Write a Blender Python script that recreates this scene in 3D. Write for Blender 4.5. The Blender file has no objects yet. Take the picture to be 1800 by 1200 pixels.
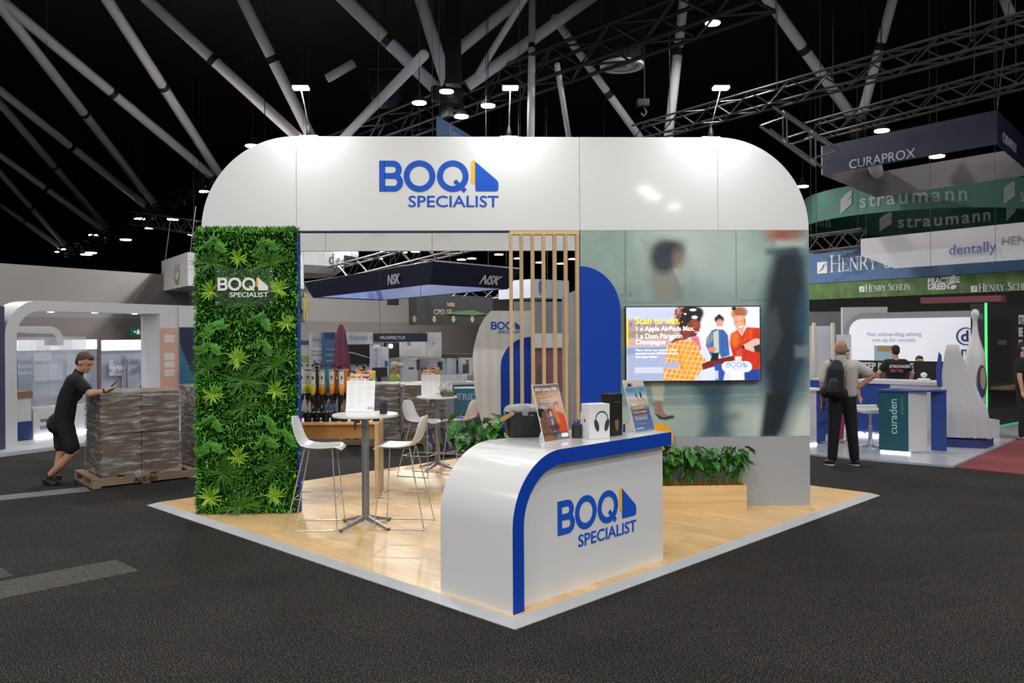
import bpy, bmesh, math, random
import numpy as np
from mathutils import Vector, Matrix
random.seed(7); RNG = np.random.default_rng(7)
SC = bpy.context.scene; C = SC.collection
PI = math.pi
# ------------------------------------------------------------------ camera
F, H0, ROLL, HC = 1475.0, 587.0, 0.006, 1.93
cam = bpy.data.cameras.new('camera'); camo = bpy.data.objects.new('camera', cam); C.objects.link(camo)
cam.sensor_width = 36.0; cam.lens = F/1800*36.0; cam.shift_y = -(600-H0)/1800
camo.matrix_world = Matrix.Translation((0,0,HC)) @ Matrix.Rotation(PI/2,4,'X') @ Matrix.Rotation(-ROLL,4,'Z')
cam.clip_end = 300; cam.dof.use_dof = True; cam.dof.focus_distance = 7.6; cam.dof.aperture_fstop = 3.5
SC.camera = camo
# ------------------------------------------------------------------ world and exposure
w = bpy.data.worlds.new('hall_air'); SC.world = w; w.use_nodes = True
w.node_tree.nodes['Background'].inputs[0].default_value = (.93,.96,1,1)
w.node_tree.nodes['Background'].inputs[1].default_value = .50
SC.view_settings.view_transform = 'Standard'; SC.view_settings.look = 'None'
SC.view_settings.gamma = 1.0; SC.view_settings.use_curve_mapping = False
SC.view_settings.exposure = 0.15
LAMP_W, ARM_W = 225.0, 9.0
# ------------------------------------------------------------------ measuring helpers
def ray(u, v):
    a, b = u-900, v-H0
    return (a-ROLL*b)/F, (b+ROLL*a)/F
def G(u, v, z=0.0):                       # where a sight line meets height z
    x, t = ray(u, v); Y = (HC-z)/t
    return Vector((x*Y, Y, z))
def P(u, v, Y):                           # a point at depth Y
    x, t = ray(u, v)
    return Vector((x*Y, Y, HC-t*Y))
WA = math.atan(.038); WEX = Vector((math.cos(WA), math.sin(WA), 0)); WEY = Vector((-math.sin(WA), math.cos(WA), 0)); WO = Vector((0,9.088,0))
def WL(u, v, d=0.0):                      # booth wall frame: (s along wall, height)
    x, t = ray(u, v)
    o = WO+WEY*d                          # plane y = o.y + tan(WA)(x-o.x)
    Y = (o.y-math.tan(WA)*o.x)/(1-math.tan(WA)*x)
    p = Vector((x*Y, Y, HC-t*Y))
    return (p-o).dot(WEX), p.z
BA = math.radians(45.6); BX = Vector((math.cos(BA), math.sin(BA), 0)); BY = Vector((-math.sin(BA), math.cos(BA), 0))
PT = .037                                 # platform top
# ------------------------------------------------------------------ materials
def lin(c):
    if isinstance(c, str):
        c = [int(c[i:i+2],16)/255 for i in (0,2,4)]
        return tuple((x/12.92 if x <= .04045 else ((x+.055)/1.055)**2.4) for x in c)
    return tuple(c)
MATS = {}
def M(name, col='808080', rough=.5, metal=0, coat=0, emit=None, es=0, noise=None, bump=None, alpha=1, trans=0, spec=.5, attr=None, stretch=None):
    if name in MATS: return MATS[name]
    m = bpy.data.materials.new(name); m.use_nodes = True; nt = m.node_tree; b = nt.nodes['Principled BSDF']
    c = lin(col)
    b.inputs['Base Color'].default_value = (*c,1); b.inputs['Roughness'].default_value = rough
    b.inputs['Metallic'].default_value = metal; b.inputs['Coat Weight'].default_value = coat; b.inputs['Coat Roughness'].default_value = .06
    b.inputs['Specular IOR Level'].default_value = spec
    b.inputs['Alpha'].default_value = alpha; b.inputs['Transmission Weight'].default_value = trans
    if emit is not None:
        b.inputs['Emission Color'].default_value = (*lin(emit),1); b.inputs['Emission Strength'].default_value = es
    def coords():
        tc = nt.nodes.new('ShaderNodeTexCoord'); mp = nt.nodes.new('ShaderNodeMapping')
        nt.links.new(tc.outputs['Object'], mp.inputs[0])
        if stretch: mp.inputs['Scale'].default_value = stretch
        return mp
    if noise:                             # (scale, second colour, lo, hi)
        sc, c2, lo, hi = noise
        n = nt.nodes.new('ShaderNodeTexNoise'); n.inputs['Scale'].default_value = sc; n.inputs['Detail'].default_value = 4
        nt.links.new(coords().outputs[0], n.inputs[0])
        r = nt.nodes.new('ShaderNodeValToRGB'); r.color_ramp.elements[0].position = lo; r.color_ramp.elements[1].position = hi
        r.color_ramp.elements[0].color = (*c,1); r.color_ramp.elements[1].color = (*lin(c2),1)
        nt.links.new(n.outputs[0], r.inputs[0]); nt.links.new(r.outputs[0], b.inputs['Base Color'])
    if bump:
        n = nt.nodes.new('ShaderNodeTexNoise'); n.inputs['Scale'].default_value = bump[0]; n.inputs['Detail'].default_value = 3
        nt.links.new(coords().outputs[0], n.inputs[0])
        bp = nt.nodes.new('ShaderNodeBump'); bp.inputs['Strength'].default_value = bump[1]; bp.inputs['Distance'].default_value = bump[2] if len(bump) > 2 else .01
        nt.links.new(n.outputs[0], bp.inputs['Height']); nt.links.new(bp.outputs[0], b.inputs['Normal'])
    if attr:
        a = nt.nodes.new('ShaderNodeVertexColor'); a.layer_name = 'print'
        if attr == 'emit':
            nt.links.new(a.outputs[0], b.inputs['Emission Color']); b.inputs['Emission Strength'].default_value = es
            b.inputs['Base Color'].default_value = (.01,.01,.01,1)
        else: nt.links.new(a.outputs[0], b.inputs['Base Color'])
    MATS[name] = m
    return m
def leafmat(name, c1, c2, rough=.45, tr=.25):   # each object or leaf patch takes its own green
    m = M(name, c1, rough, noise=(9, c2, .3, .72))
    m.node_tree.nodes['Principled BSDF'].inputs['Subsurface Weight'].default_value = 0
    return m
def woodmat(name, c1, c2, c3, axis=1, rough=.45):
    if name in MATS: return MATS[name]
    m = bpy.data.materials.new(name); m.use_nodes = True; nt = m.node_tree; b = nt.nodes['Principled BSDF']; N = nt.nodes.new; L = nt.links.new
    tc = N('ShaderNodeTexCoord'); oi = N('ShaderNodeObjectInfo'); mp = N('ShaderNodeMapping')
    s = [14,14,14]; s[axis] = .9; mp.inputs['Scale'].default_value = s
    ad = N('ShaderNodeVectorMath'); ad.operation = 'ADD'; sc = N('ShaderNodeVectorMath'); sc.operation = 'SCALE'; sc.inputs[3].default_value = 37
    cb = N('ShaderNodeCombineXYZ')
    for i in range(3): L(oi.outputs['Random'], cb.inputs[i])
    L(cb.outputs[0], sc.inputs[0]); L(tc.outputs['Object'], mp.inputs[0]); L(mp.outputs[0], ad.inputs[0]); L(sc.outputs[0], ad.inputs[1])
    n = N('ShaderNodeTexNoise'); n.inputs['Scale'].default_value = 1.6; n.inputs['Detail'].default_value = 5; n.inputs['Distortion'].default_value = .4; L(ad.outputs[0], n.inputs[0])
    r = N('ShaderNodeValToRGB'); e = r.color_ramp.elements; e[0].position = .25; e[0].color = (*lin(c1),1); e[1].position = .75; e[1].color = (*lin(c2),1)
    k = e.new(.5); k.color = (*lin(c3),1); L(n.outputs[0], r.inputs[0])
    hs = N('ShaderNodeHueSaturation'); mr = N('ShaderNodeMapRange'); mr.inputs[3].default_value = .9; mr.inputs[4].default_value = 1.1
    L(oi.outputs['Random'], mr.inputs[0]); L(mr.outputs[0], hs.inputs['Value']); L(r.outputs[0], hs.inputs['Color']); L(hs.outputs[0], b.inputs['Base Color'])
    b.inputs['Roughness'].default_value = rough
    MATS[name] = m; return m
# ------------------------------------------------------------------ mesh helpers
class MB:
    def __init__(s): s.v, s.f = [], []
    def add(s, vs, fs):
        k = len(s.v); s.v += [tuple(v) for v in vs]; s.f += [tuple(i+k for i in f) for f in fs]; return s
    def box(s, x0, x1, y0, y1, z0, z1, mat=None):
        vs = [Vector(p) for p in ((x0,y0,z0),(x1,y0,z0),(x1,y1,z0),(x0,y1,z0),(x0,y0,z1),(x1,y0,z1),(x1,y1,z1),(x0,y1,z1))]
        if mat: vs = [mat @ v for v in vs]
        return s.add(vs, [(3,2,1,0),(4,5,6,7),(0,1,5,4),(1,2,6,5),(2,3,7,6),(3,0,4,7)])
    def beam(s, p, q, w, h=None, up=(0,0,1)):
        h = h or w; p, q = Vector(p), Vector(q); d = (q-p).normalized(); up = Vector(up)
        if abs(d.dot(up)) > .98: up = Vector((1,0,0))
        a = d.cross(up).normalized()*w/2; b = a.cross(d).normalized()*h/2
        return s.add([p-a-b,p+a-b,p+a+b,p-a+b,q-a-b,q+a-b,q+a+b,q-a+b], [(0,1,2,3),(7,6,5,4),(0,4,5,1),(1,5,6,2),(2,6,7,3),(3,7,4,0)])
    def tube(s, pts, r, n=8, caps=True):
        pts = [Vector(p) for p in pts]; rs = r if isinstance(r, (list,tuple)) else [r]*len(pts); k = len(s.v); a = None
        for i, p in enumerate(pts):
            d = ((pts[min(i+1,len(pts)-1)]-p).normalized()+(p-pts[max(i-1,0)]).normalized())
            d = d.normalized() if d.length > 1e-6 else Vector((0,0,1))
            if a is None:
                up = Vector((0,0,1)) if abs(d.z) < .9 else Vector((1,0,0)); a = d.cross(up).normalized()
            else:
                a = (a-d*a.dot(d)).normalized()
            b = d.cross(a)
            for j in range(n):
                t = 2*PI*j/n; s.v.append(tuple(p+(a*math.cos(t)+b*math.sin(t))*rs[i]))
        for i in range(len(pts)-1):
            for j in range(n):
                s.f.append((k+i*n+j, k+i*n+(j+1)%n, k+(i+1)*n+(j+1)%n, k+(i+1)*n+j))
        if caps:
            s.f.append(tuple(k+j for j in reversed(range(n)))); e = k+(len(pts)-1)*n; s.f.append(tuple(e+j for j in range(n)))
        return s
    def lathe(s, prof, n=20, c=(0,0,0), mat=None):
        k = len(s.v)
        for r, z in prof:
            for j in range(n):
                t = 2*PI*j/n; p = Vector((c[0]+r*math.cos(t), c[1]+r*math.sin(t), c[2]+z)); s.v.append(tuple(mat @ p if mat else p))
        for i in range(len(prof)-1):
            for j in range(n): s.f.append((k+i*n+j, k+i*n+(j+1)%n, k+(i+1)*n+(j+1)%n, k+(i+1)*n+j))
        s.f.append(tuple(k+j for j in reversed(range(n)))); e = k+(len(prof)-1)*n; s.f.append(tuple(e+j for j in range(n)))
        return s
    def prism(s, poly, a0, a1, fn=None):          # poly 2D (x,z) extruded along y a0..a1 ; fn maps (x,y,z)
        fn = fn or (lambda x,y,z: (x,y,z)); n = len(poly); k = len(s.v)
        ar = sum(poly[i][0]*poly[(i+1)%n][1]-poly[(i+1)%n][0]*poly[i][1] for i in range(n))
        if ar < 0: poly = poly[::-1]
        for y in (a0, a1):
            for x, z in poly: s.v.append(tuple(fn(x,y,z)))
        s.f.append(tuple(k+i for i in range(n))); s.f.append(tuple(k+n+i for i in reversed(range(n))))
        for i in range(n): s.f.append((k+(i+1)%n, k+i, k+n+i, k+n+(i+1)%n))
        return s
    def ball(s, c, r, n=10, m=7, mat=None):
        r = r if isinstance(r, (list,tuple)) else (r,r,r); c = Vector(c); k = len(s.v)
        for i in range(1, m):
            ph = PI*i/m
            for j in range(n):
                t = 2*PI*j/n; p = Vector((r[0]*math.sin(ph)*math.cos(t), r[1]*math.sin(ph)*math.sin(t), -r[2]*math.cos(ph)))
                s.v.append(tuple(c+(mat @ p if mat else p)))
        lo, hi = Vector((0,0,-r[2])), Vector((0,0,r[2]))
        s.v.append(tuple(c+(mat @ lo if mat else lo))); s.v.append(tuple(c+(mat @ hi if mat else hi)))
        for i in range(m-2):
            for j in range(n): s.f.append((k+i*n+j, k+i*n+(j+1)%n, k+(i+1)*n+(j+1)%n, k+(i+1)*n+j))
        b = k+(m-1)*n
        for j in range(n): s.f.append((b, k+(j+1)%n, k+j)); s.f.append((b+1, k+(m-2)*n+j, k+(m-2)*n+(j+1)%n))
        return s
    def cap(s, p, q, r1, r2=None, n=10, sq=1.0, side=None):   # tapered capsule, optionally flattened along side
        r2 = r2 if r2 is not None else r1; p, q = Vector(p), Vector(q); d = q-p; L = d.length
        if L < 1e-5: return s.ball(p, r1, n)
        d /= L
        if side is not None: a = Vector(side); a = (a-d*a.dot(d)).normalized()
        else:
            up = Vector((0,0,1)) if abs(d.z) < .9 else Vector((1,0,0)); a = d.cross(up).normalized()
        b = d.cross(a); k = len(s.v); rings = []
        for t in (-.92,-.65,-.25): rings.append((p+d*r1*t, r1*math.sqrt(1-t*t)))
        for i in range(4): u = i/3; rings.append((p.lerp(q,u), r1+(r2-r1)*u))
        for t in (.25,.65,.92): rings.append((q+d*r2*t, r2*math.sqrt(1-t*t)))
        for c, r in rings:
            for j in range(n):
                t = 2*PI*j/n; s.v.append(tuple(c+a*r*sq*math.cos(t)+b*r*math.sin(t)))
        for i in range(len(rings)-1):
            for j in range(n): s.f.append((k+i*n+j, k+i*n+(j+1)%n, k+(i+1)*n+(j+1)%n, k+(i+1)*n+j))
        s.f.append(tuple(k+j for j in reversed(range(n)))); e = k+(len(rings)-1)*n; s.f.append(tuple(e+j for j in range(n)))
        return s
    def build(s, name, mat, parent=None, smooth=False, bevel=0, seg=2, fix=False):
        me = bpy.data.meshes.new(name); me.from_pydata(s.v, [], s.f)
        if fix:
            bm = bmesh.new(); bm.from_mesh(me); bmesh.ops.recalc_face_normals(bm, faces=bm.faces); bm.to_mesh(me); bm.free()
        return mk(name, me, mat, parent, smooth, bevel, seg)
def mk(name, me, mat, parent=None, smooth=False, bevel=0, seg=2):
    if mat is not None and not me.materials: me.materials.append(mat)
    if smooth: me.polygons.foreach_set('use_smooth', [True]*len(me.polygons))
    me.update(); o = bpy.data.objects.new(name, me); C.objects.link(o)
    if parent is not None: o.parent = parent
    if bevel:
        b = o.modifiers.new('bevel','BEVEL'); b.width = bevel; b.segments = seg; b.limit_method = 'ANGLE'; b.angle_limit = .7
        b.harden_normals = False
        me.polygons.foreach_set('use_smooth', [True]*len(me.polygons)); 
        wn = o.modifiers.new('normals','WEIGHTED_NORMAL'); wn.keep_sharp = True
    return o
def thing(name, label, cat, loc=(0,0,0), rz=0, group=None, kind=None):
    o = bpy.data.objects.new(name, None); o.empty_display_size = .1; C.objects.link(o)
    o.location = loc; o.rotation_euler = (0,0,rz)
    tag(o, label, cat, group, kind); return o
def tag(o, label=None, cat=None, group=None, kind=None):
    if label: o['label'] = label
    if cat: o['category'] = cat
    if group: o['group'] = group
    if kind: o['kind'] = kind
    return o
def part(name, mb, mat, parent, **k): return mb.build(name, mat, parent, **k)
def dup(root, loc=None, rz=None, label=None, group=None):
    r = root.copy(); C.objects.link(r)
    if loc is not None: r.location = loc
    if rz is not None: r.rotation_euler = (0,0,rz)
    if label: r['label'] = label
    if group: r['group'] = group
    for ch in [o for o in root.children]:
        c = ch.copy(); C.objects.link(c); c.parent = r
        for g in [o for o in ch.children]:
            d = g.copy(); C.objects.link(d); d.parent = c
    return r
def text(name, s, size, mat, parent, M4, ext=.002, bold=0, xs=1.0, align='LEFT', shear=0, sp=1.0, lsp=1.0):
    cu = bpy.data.curves.new(name, 'FONT'); cu.body = s; cu.size = size; cu.extrude = ext; cu.offset = bold*size; cu.resolution_u = 3
    cu.align_x = align; cu.shear = shear; cu.space_character = sp; cu.space_line = lsp
    o = bpy.data.objects.new('t', cu); C.objects.link(o)
    dg = bpy.context.evaluated_depsgraph_get(); dg.update(); me = bpy.data.meshes.new_from_object(o.evaluated_get(dg)); me.name = name
    bpy.data.objects.remove(o); bpy.data.curves.remove(cu)
    me.transform(Matrix.Diagonal((xs,1,1,1))); me.transform(M4); me.materials.clear()
    return mk(name, me, mat, parent)
def face(o, ex, up=(0,0,1)):               # matrix: text x along ex, text y along up, facing ex x up
    ex = Vector(ex).normalized(); up = Vector(up).normalized(); n = ex.cross(up)
    m = Matrix((ex, up, n)).transposed().to_4x4(); m.translation = Vector(o); return m
FRONT = lambda x, y, z: face((x,y,z), (1,0,0))       # faces -y in a local frame
# printed pictures: a fine grid that carries the ink as a colour attribute
class Ink:
    def __init__(s, w, h, bg): s.w, s.h = w, h; s.a = np.ones((h,w,3))*np.array(lin(bg)); s.Y, s.X = np.mgrid[0:h,0:w]; s.X = (s.X+.5)/w; s.Y = (s.Y+.5)/h
    def mix(s, m, c): m = np.clip(m,0,1)[...,None]; s.a = s.a*(1-m)+np.array(lin(c))*m; return s
    def soft(s, d, b): return np.clip(.5-d/max(b,1e-4),0,1)
    def ell(s, x, y, rx, ry, c, b=.01, k=1, rot=0):
        X, Y = s.X-x, s.Y-y
        if rot: ca, sa = math.cos(rot), math.sin(rot); X, Y = X*ca+Y*sa, -X*sa+Y*ca
        d = (np.sqrt((X/rx)**2+(Y/ry)**2)-1)*min(rx,ry); return s.mix(s.soft(d,b)*k, c)
    def rect(s, x0, y0, x1, y1, c, b=.004, k=1):
        d = np.maximum(np.maximum(x0-s.X, s.X-x1), np.maximum(y0-s.Y, s.Y-y1)); return s.mix(s.soft(d,b)*k, c)
    def poly(s, pts, c, b=.006, k=1, ret=False):
        ins = np.zeros(s.X.shape, bool); dist = np.full(s.X.shape, 9.)
        for i in range(len(pts)):
            (x0,y0),(x1,y1) = pts[i], pts[(i+1)%len(pts)]
            cr = ((y0 > s.Y) != (y1 > s.Y)); 
            with np.errstate(divide='ignore', invalid='ignore'): xx = (x1-x0)*(s.Y-y0)/(y1-y0+1e-12)+x0
            ins ^= cr & (s.X < xx)
            dx, dy = x1-x0, y1-y0; t = np.clip(((s.X-x0)*dx+(s.Y-y0)*dy)/(dx*dx+dy*dy+1e-12),0,1)
            dist = np.minimum(dist, np.hypot(s.X-x0-t*dx, s.Y-y0-t*dy))
        m = s.soft(np.where(ins,-dist,dist), b)
        if ret: return m
        return s.mix(m*k, c)
    def line(s, pts, wd, c, b=.004, k=1):
        dist = np.full(s.X.shape, 9.)
        for (x0,y0),(x1,y1) in zip(pts, pts[1:]):
            dx, dy = x1-x0, y1-y0; t = np.clip(((s.X-x0)*dx+(s.Y-y0)*dy)/(dx*dx+dy*dy+1e-12),0,1)
            dist = np.minimum(dist, np.hypot(s.X-x0-t*dx, s.Y-y0-t*dy))
        return s.mix(s.soft(dist-wd/2,b)*k, c)
    def noise(s, n, amt, seed=1, sx=1):
        r = np.random.default_rng(seed).random((n+2, int(n*sx)+2))-.5
        yy, xx = s.Y*n, s.X*int(n*sx); y0, x0 = yy.astype(int), xx.astype(int); fy, fx = yy-y0, xx-x0
        fy, fx = fy*fy*(3-2*fy), fx*fx*(3-2*fx)
        v = (r[y0,x0]*(1-fx)+r[y0,x0+1]*fx)*(1-fy)+(r[y0+1,x0]*(1-fx)+r[y0+1,x0+1]*fx)*fy
        s.a = np.clip(s.a*(1+v[...,None]*amt),0,1); return s
    def blur(s, k):
        for ax in (0,1):
            a = s.a; o = a.copy(); 
            for i in range(1,k+1): o = o+np.concatenate([np.repeat(a.take([0],ax),i,ax), a.take(range(0,a.shape[ax]-i),ax)],ax)+np.concatenate([a.take(range(i,a.shape[ax]),ax), np.repeat(a.take([-1],ax),i,ax)],ax)
            s.a = o/(2*k+1)
        return s
    def sheet(s, name, mat, parent, fn):              # fn(x right 0..1, y up 0..1) -> local point
        w, h = s.w, s.h; vs = [fn(i/(w-1), 1-j/(h-1)) for j in range(h) for i in range(w)]
        fs = [(j*w+i, (j+1)*w+i, (j+1)*w+i+1, j*w+i+1) for j in range(h-1) for i in range(w-1)]
        me = bpy.data.meshes.new(name); me.from_pydata(vs, [], fs)
        ca = me.color_attributes.new('print','FLOAT_COLOR','POINT')
        ca.data.foreach_set('color', np.concatenate([s.a.reshape(-1,3), np.ones((w*h,1))],1).astype(np.float32).ravel())
        return mk(name, me, mat, parent)
# vertical panel seen from the camera side, defined by two plan points
class Wall:
    def __init__(s, a, b):
        s.a = Vector((a[0],a[1],0)); b = Vector((b[0],b[1],0)); s.L = (b-s.a).length; s.ex = (b-s.a)/s.L; s.n = Vector((s.ex.y,-s.ex.x,0))
    def p(s, x, z, d=0): return s.a+s.ex*x+s.n*d+Vector((0,0,z))          # d toward the camera
    def slab(s, x0, x1, z0, z1, t=.05, d=0, mb=None):
        mb = mb or MB(); q = [s.p(x0,z0,d),s.p(x1,z0,d),s.p(x1,z0,d-t),s.p(x0,z0,d-t)]; r = [v+Vector((0,0,z1-z0)) for v in q]
        return mb.add(q+r, [(3,2,1,0),(4,5,6,7),(0,1,5,4),(1,2,6,5),(2,3,7,6),(3,0,4,7)])
    def poly(s, pts, t=.01, d=0, mb=None): return (mb or MB()).prism(pts, d, d-t, lambda x,y,z: s.p(x,z,y))
    def hit(s, u, v, d=0):                                              # where a sight line meets this wall
        x, t = ray(u, v); D = Vector((x,1,-t)); o = Vector((0,0,HC)); A = s.a+s.n*d
        k = (A-o).dot(s.n)/D.dot(s.n); p = o+D*k; return (p-A).dot(s.ex), p.z
    def text(s, name, txt, x, z, size, mat, parent, d=.004, **k): return text(name, txt, size, mat, parent, face(s.p(x,z,d), s.ex), **k)
# the bank's mark: three letters, a yellow bar, a blue sail and the word beneath (width 1 = 685 units)
def arcp(cx, cy, r, a0, a1, n): return [(cx+r*math.cos(math.radians(a0+(a1-a0)*i/n)), cy+r*math.sin(math.radians(a0+(a1-a0)*i/n))) for i in range(n+1)]
def logo(parent, W, M4, blue, yellow, ext=.003, thick=.003):
    k = W/685.0
    def put(name, mb, mat, par):
        me = bpy.data.meshes.new(name); me.from_pydata(mb.v, [], mb.f); me.transform(Matrix.Diagonal((k,k,1,1))); me.transform(M4); return mk(name, me, mat, par)
    fl = lambda x,y,z: (x,z,-y)
    def ring(mb, outer, inner):               # two closed outlines of equal count -> a cut-out plate
        n = len(outer); b = len(mb.v)
        for z in (0, thick):
            for q in (outer, inner):
                for x, y in q: mb.v.append((x,y,z))
        for i in range(n):
            j = (i+1)%n
            mb.f += [(b+2*n+i,b+2*n+j,b+3*n+j,b+3*n+i),(b+i,b+j,b+2*n+j,b+2*n+i),(b+n+j,b+n+i,b+3*n+i,b+3*n+j),(b+n+i,b+n+j,b+j,b+i)]
    def rs(pts, n):                            # resample a closed outline
        q = pts+[pts[0]]; L = [0]
        for a, c in zip(q, q[1:]): L.append(L[-1]+math.dist(a,c))
        out = []
        for i in range(n):
            t = L[-1]*i/n
            for j in range(len(L)-1):
                if L[j] <= t <= L[j+1]: break
            f = (t-L[j])/max(L[j+1]-L[j],1e-9); out.append((q[j][0]+(q[j+1][0]-q[j][0])*f, q[j][1]+(q[j+1][1]-q[j][1])*f))
        return out
    # y up, zero at the bottom of the word (472 in the source)
    Y = lambda v: 472-v
    lb = MB()                                   # letter B from its stem, three bars and two bowls
    lb.prism([(0,Y(382)),(34,Y(382)),(34,Y(204)),(0,Y(204))], 0, -thick, fl)
    for (y0,y1,x1) in ((204,238,80),(275,308,84),(349,382,86)): lb.prism([(30,Y(y1)),(x1,Y(y1)),(x1,Y(y0)),(30,Y(y0))], 0, -thick, fl)
    def bowl(cx, cy, ro, ri, rx, tk):
        o = [(cx+ro*rx*math.cos(t), cy+ro*math.sin(t)) for t in [math.radians(-90+180*i/20) for i in range(21)]]
        i_ = [(cx+(ro*rx-34)*math.cos(t), cy+ri*math.sin(t)) for t in [math.radians(90-180*i/20) for i in range(21)]]
        for a in range(20): lb.prism([o[a],o[a+1],i_[19-a],i_[20-a]], 0, -thick*tk, fl)
    bowl(78, Y(256), 52, 18, .98, 1.06); bowl(84, Y(328.5), 53.5, 20.5, .98, 1.12)
    root = put('logo_lettering', lb, blue, parent)
    ob = MB(); ring(ob, arcp(231,Y(293),91,0,352.5,47), arcp(231,Y(293),57,0,352.5,47)); put('letter', ob, blue, root)
    qb = MB(); ring(qb, arcp(422,Y(293),91,0,352.5,47), arcp(422,Y(293),57,0,352.5,47))
    qb.prism([(424,Y(328)),(441,Y(311)),(502,Y(370)),(484,Y(389))], .0002, -thick-.0004, fl); put('letter', qb, blue, root)
    yb = MB().prism(arcp(541,Y(216),14,90,180,6)+arcp(541,Y(322),14,180,270,6)+[(550,Y(336)),(550,Y(202))], 0, -thick, fl); put('logo_bar', yb, yellow, root)
    sb = MB().prism([(551,Y(208))]+arcp(563,Y(368),12,180,270,6)+arcp(669,Y(364),16,270,360,6)+[(685,Y(335)),(681,Y(322)),(672,Y(312))], 0, -thick, fl); put('logo_sail', sb, blue, root)
    cu = text('logo_word', 'SPECIALIST', 93, blue, root, Matrix.Identity(4), ext=thick/2, bold=.012)
    me = cu.data; xs = [v.co.x for v in me.vertices]; ys = [v.co.y for v in me.vertices]; x0, x1, y0, y1 = min(xs), max(xs), min(ys), max(ys)
    me.transform(Matrix.Translation((166,0,thick/2)) @ Matrix.Diagonal((519/(x1-x0), 67/(y1-y0),1,1)) @ Matrix.Translation((-x0,-y0,0)))
    me.transform(Matrix.Diagonal((k,k,1,1))); me.transform(M4)
    return root
# ================================================================== common materials
white = M('white_laminate','dcdcdc',.28,coat=.35); whitem = M('white_matte','d6d6d6',.6); navy = M('navy_trim','141a36',.4)
blue = M('royal_blue_vinyl','023ca6',.6,spec=.25); blueL = M('logo_blue','1553bf',.55,spec=.3); yel = M('logo_yellow','f6b60e',.5); yelP = M('yellow_panel','f0a810',.5)
black = M('black_plastic','0c0c0d',.45); blackm = M('black_matte','101011',.8); chrome = M('chrome','d4d4d6',.2,metal=.75); alu = M('brushed_aluminium','8a8d92',.42,metal=.55)
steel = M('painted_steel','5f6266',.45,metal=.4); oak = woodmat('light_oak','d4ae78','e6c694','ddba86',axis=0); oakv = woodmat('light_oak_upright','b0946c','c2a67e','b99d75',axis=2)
greyw = M('grey_panel','a4a6aa',.6,noise=(60,'9a9b9e',.3,.7)); glass = M('clear_acrylic','ffffff',.03,alpha=.12); lampe = M('lamp_glow','ffffff',.4,emit='fff1dc',es=14)
signw = M('sign_white','d9d9d9',.5); shiny = M('white_plastic','dadbdc',.3,coat=.3)
# ================================================================== floor
def carpet():
    m = M('dark_carpet','1a1a1b',.95,spec=.15); nt = m.node_tree; b = nt.nodes['Principled BSDF']; N = nt.nodes.new; L = nt.links.new
    tc = N('ShaderNodeTexCoord'); n = N('ShaderNodeTexNoise'); n.inputs['Scale'].default_value = 110; n.inputs['Detail'].default_value = 2; L(tc.outputs['Object'], n.inputs[0])
    r = N('ShaderNodeValToRGB'); e = r.color_ramp.elements; e[0].position = .44; e[0].color = (*lin('121111'),1); e[1].position = .66; e[1].color = (*lin('68625d'),1); k = e.new(.55); k.color = (*lin('1c1b1b'),1); L(n.outputs[0], r.inputs[0])
    mp = N('ShaderNodeMapping'); mp.inputs['Rotation'].default_value = (0,0,-BA); mp.inputs['Scale'].default_value = (1,2,1); L(tc.outputs['Object'], mp.inputs[0])
    sn = N('ShaderNodeVectorMath'); sn.operation = 'FLOOR'; L(mp.outputs[0], sn.inputs[0]); wn = N('ShaderNodeTexWhiteNoise'); L(sn.outputs[0], wn.inputs[0])
    mr = N('ShaderNodeMapRange'); mr.inputs[3].default_value = .86; mr.inputs[4].default_value = 1.12; L(wn.outputs[0], mr.inputs[0])
    hs = N('ShaderNodeHueSaturation'); L(mr.outputs[0], hs.inputs['Value']); L(r.outputs[0], hs.inputs['Color']); L(hs.outputs[0], b.inputs['Base Color'])
    bp = N('ShaderNodeBump'); bp.inputs['Strength'].default_value = .5; bp.inputs['Distance'].default_value = .004; L(n.outputs[0], bp.inputs['Height']); L(bp.outputs[0], b.inputs['Normal'])
    return m
fl = tag(MB().box(-69,69,-48,104,-.1,0).build('floor', carpet()), kind='structure')
M('light_carpet','222221',.95,noise=(110,'6a6560',.46,.68)); M('dim_carpet','191918',.95,noise=(110,'5e5955',.46,.68))
def tile(q, mat):                          # one carpet tile laid in the booth grid, named by its near corner
    o = MB().box(0,q[2],0,q[3],0,.0025).build('carpet_tile', mat, fl); o.location = (q[0],q[1],0); o.rotation_euler = (0,0,BA); return o
g = G(245,1003); g0 = g-BX*2.0
tile((g0.x,g0.y,2.0,.5), MATS['light_carpet'])
g = G(120,1000)-BX*1.2; tile((g.x-.2,g.y-.05,1.0,.5), MATS['dim_carpet'])
red = M('red_carpet','6a2b30',.95,noise=(60,'7d373b',.35,.7))
# ================================================================== hall shell
ceil = tag(MB().box(-69,69,-48,104,15,15.3).build('ceiling', M('black_ceiling','0a0a0b',.9)), kind='structure')
lw = Wall((-15.2,25.0),(4.5,60.0)); gw = M('hall_wall_grey','7a7674',.75); 
wl = tag(lw.slab(-34,lw.L,0,4.13,.3).build('wall_left', gw), kind='structure')
lw_band = lw.slab(-34,lw.L,0,2.55,.02,.03).build('lower_panel', M('hall_wall_taupe','6c6562',.75), wl)
bw = Wall((4.5,60.0),(60,48.0)); tag(bw.slab(0,bw.L,0,6.2,.3).build('wall_back', M('hall_wall_far','77777a',.8)), kind='structure')
dr_ = M('black_drape','0b0b0c',.9)
tag(MB().box(-69,69,104,104.3,0,15).build('wall_far', dr_), kind='structure'); tag(MB().box(-69.3,-69,-25,104,0,15).build('wall_side', dr_), kind='structure'); tag(MB().box(69,69.3,-5,104,0,15).build('wall_right', dr_), kind='structure')
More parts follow.
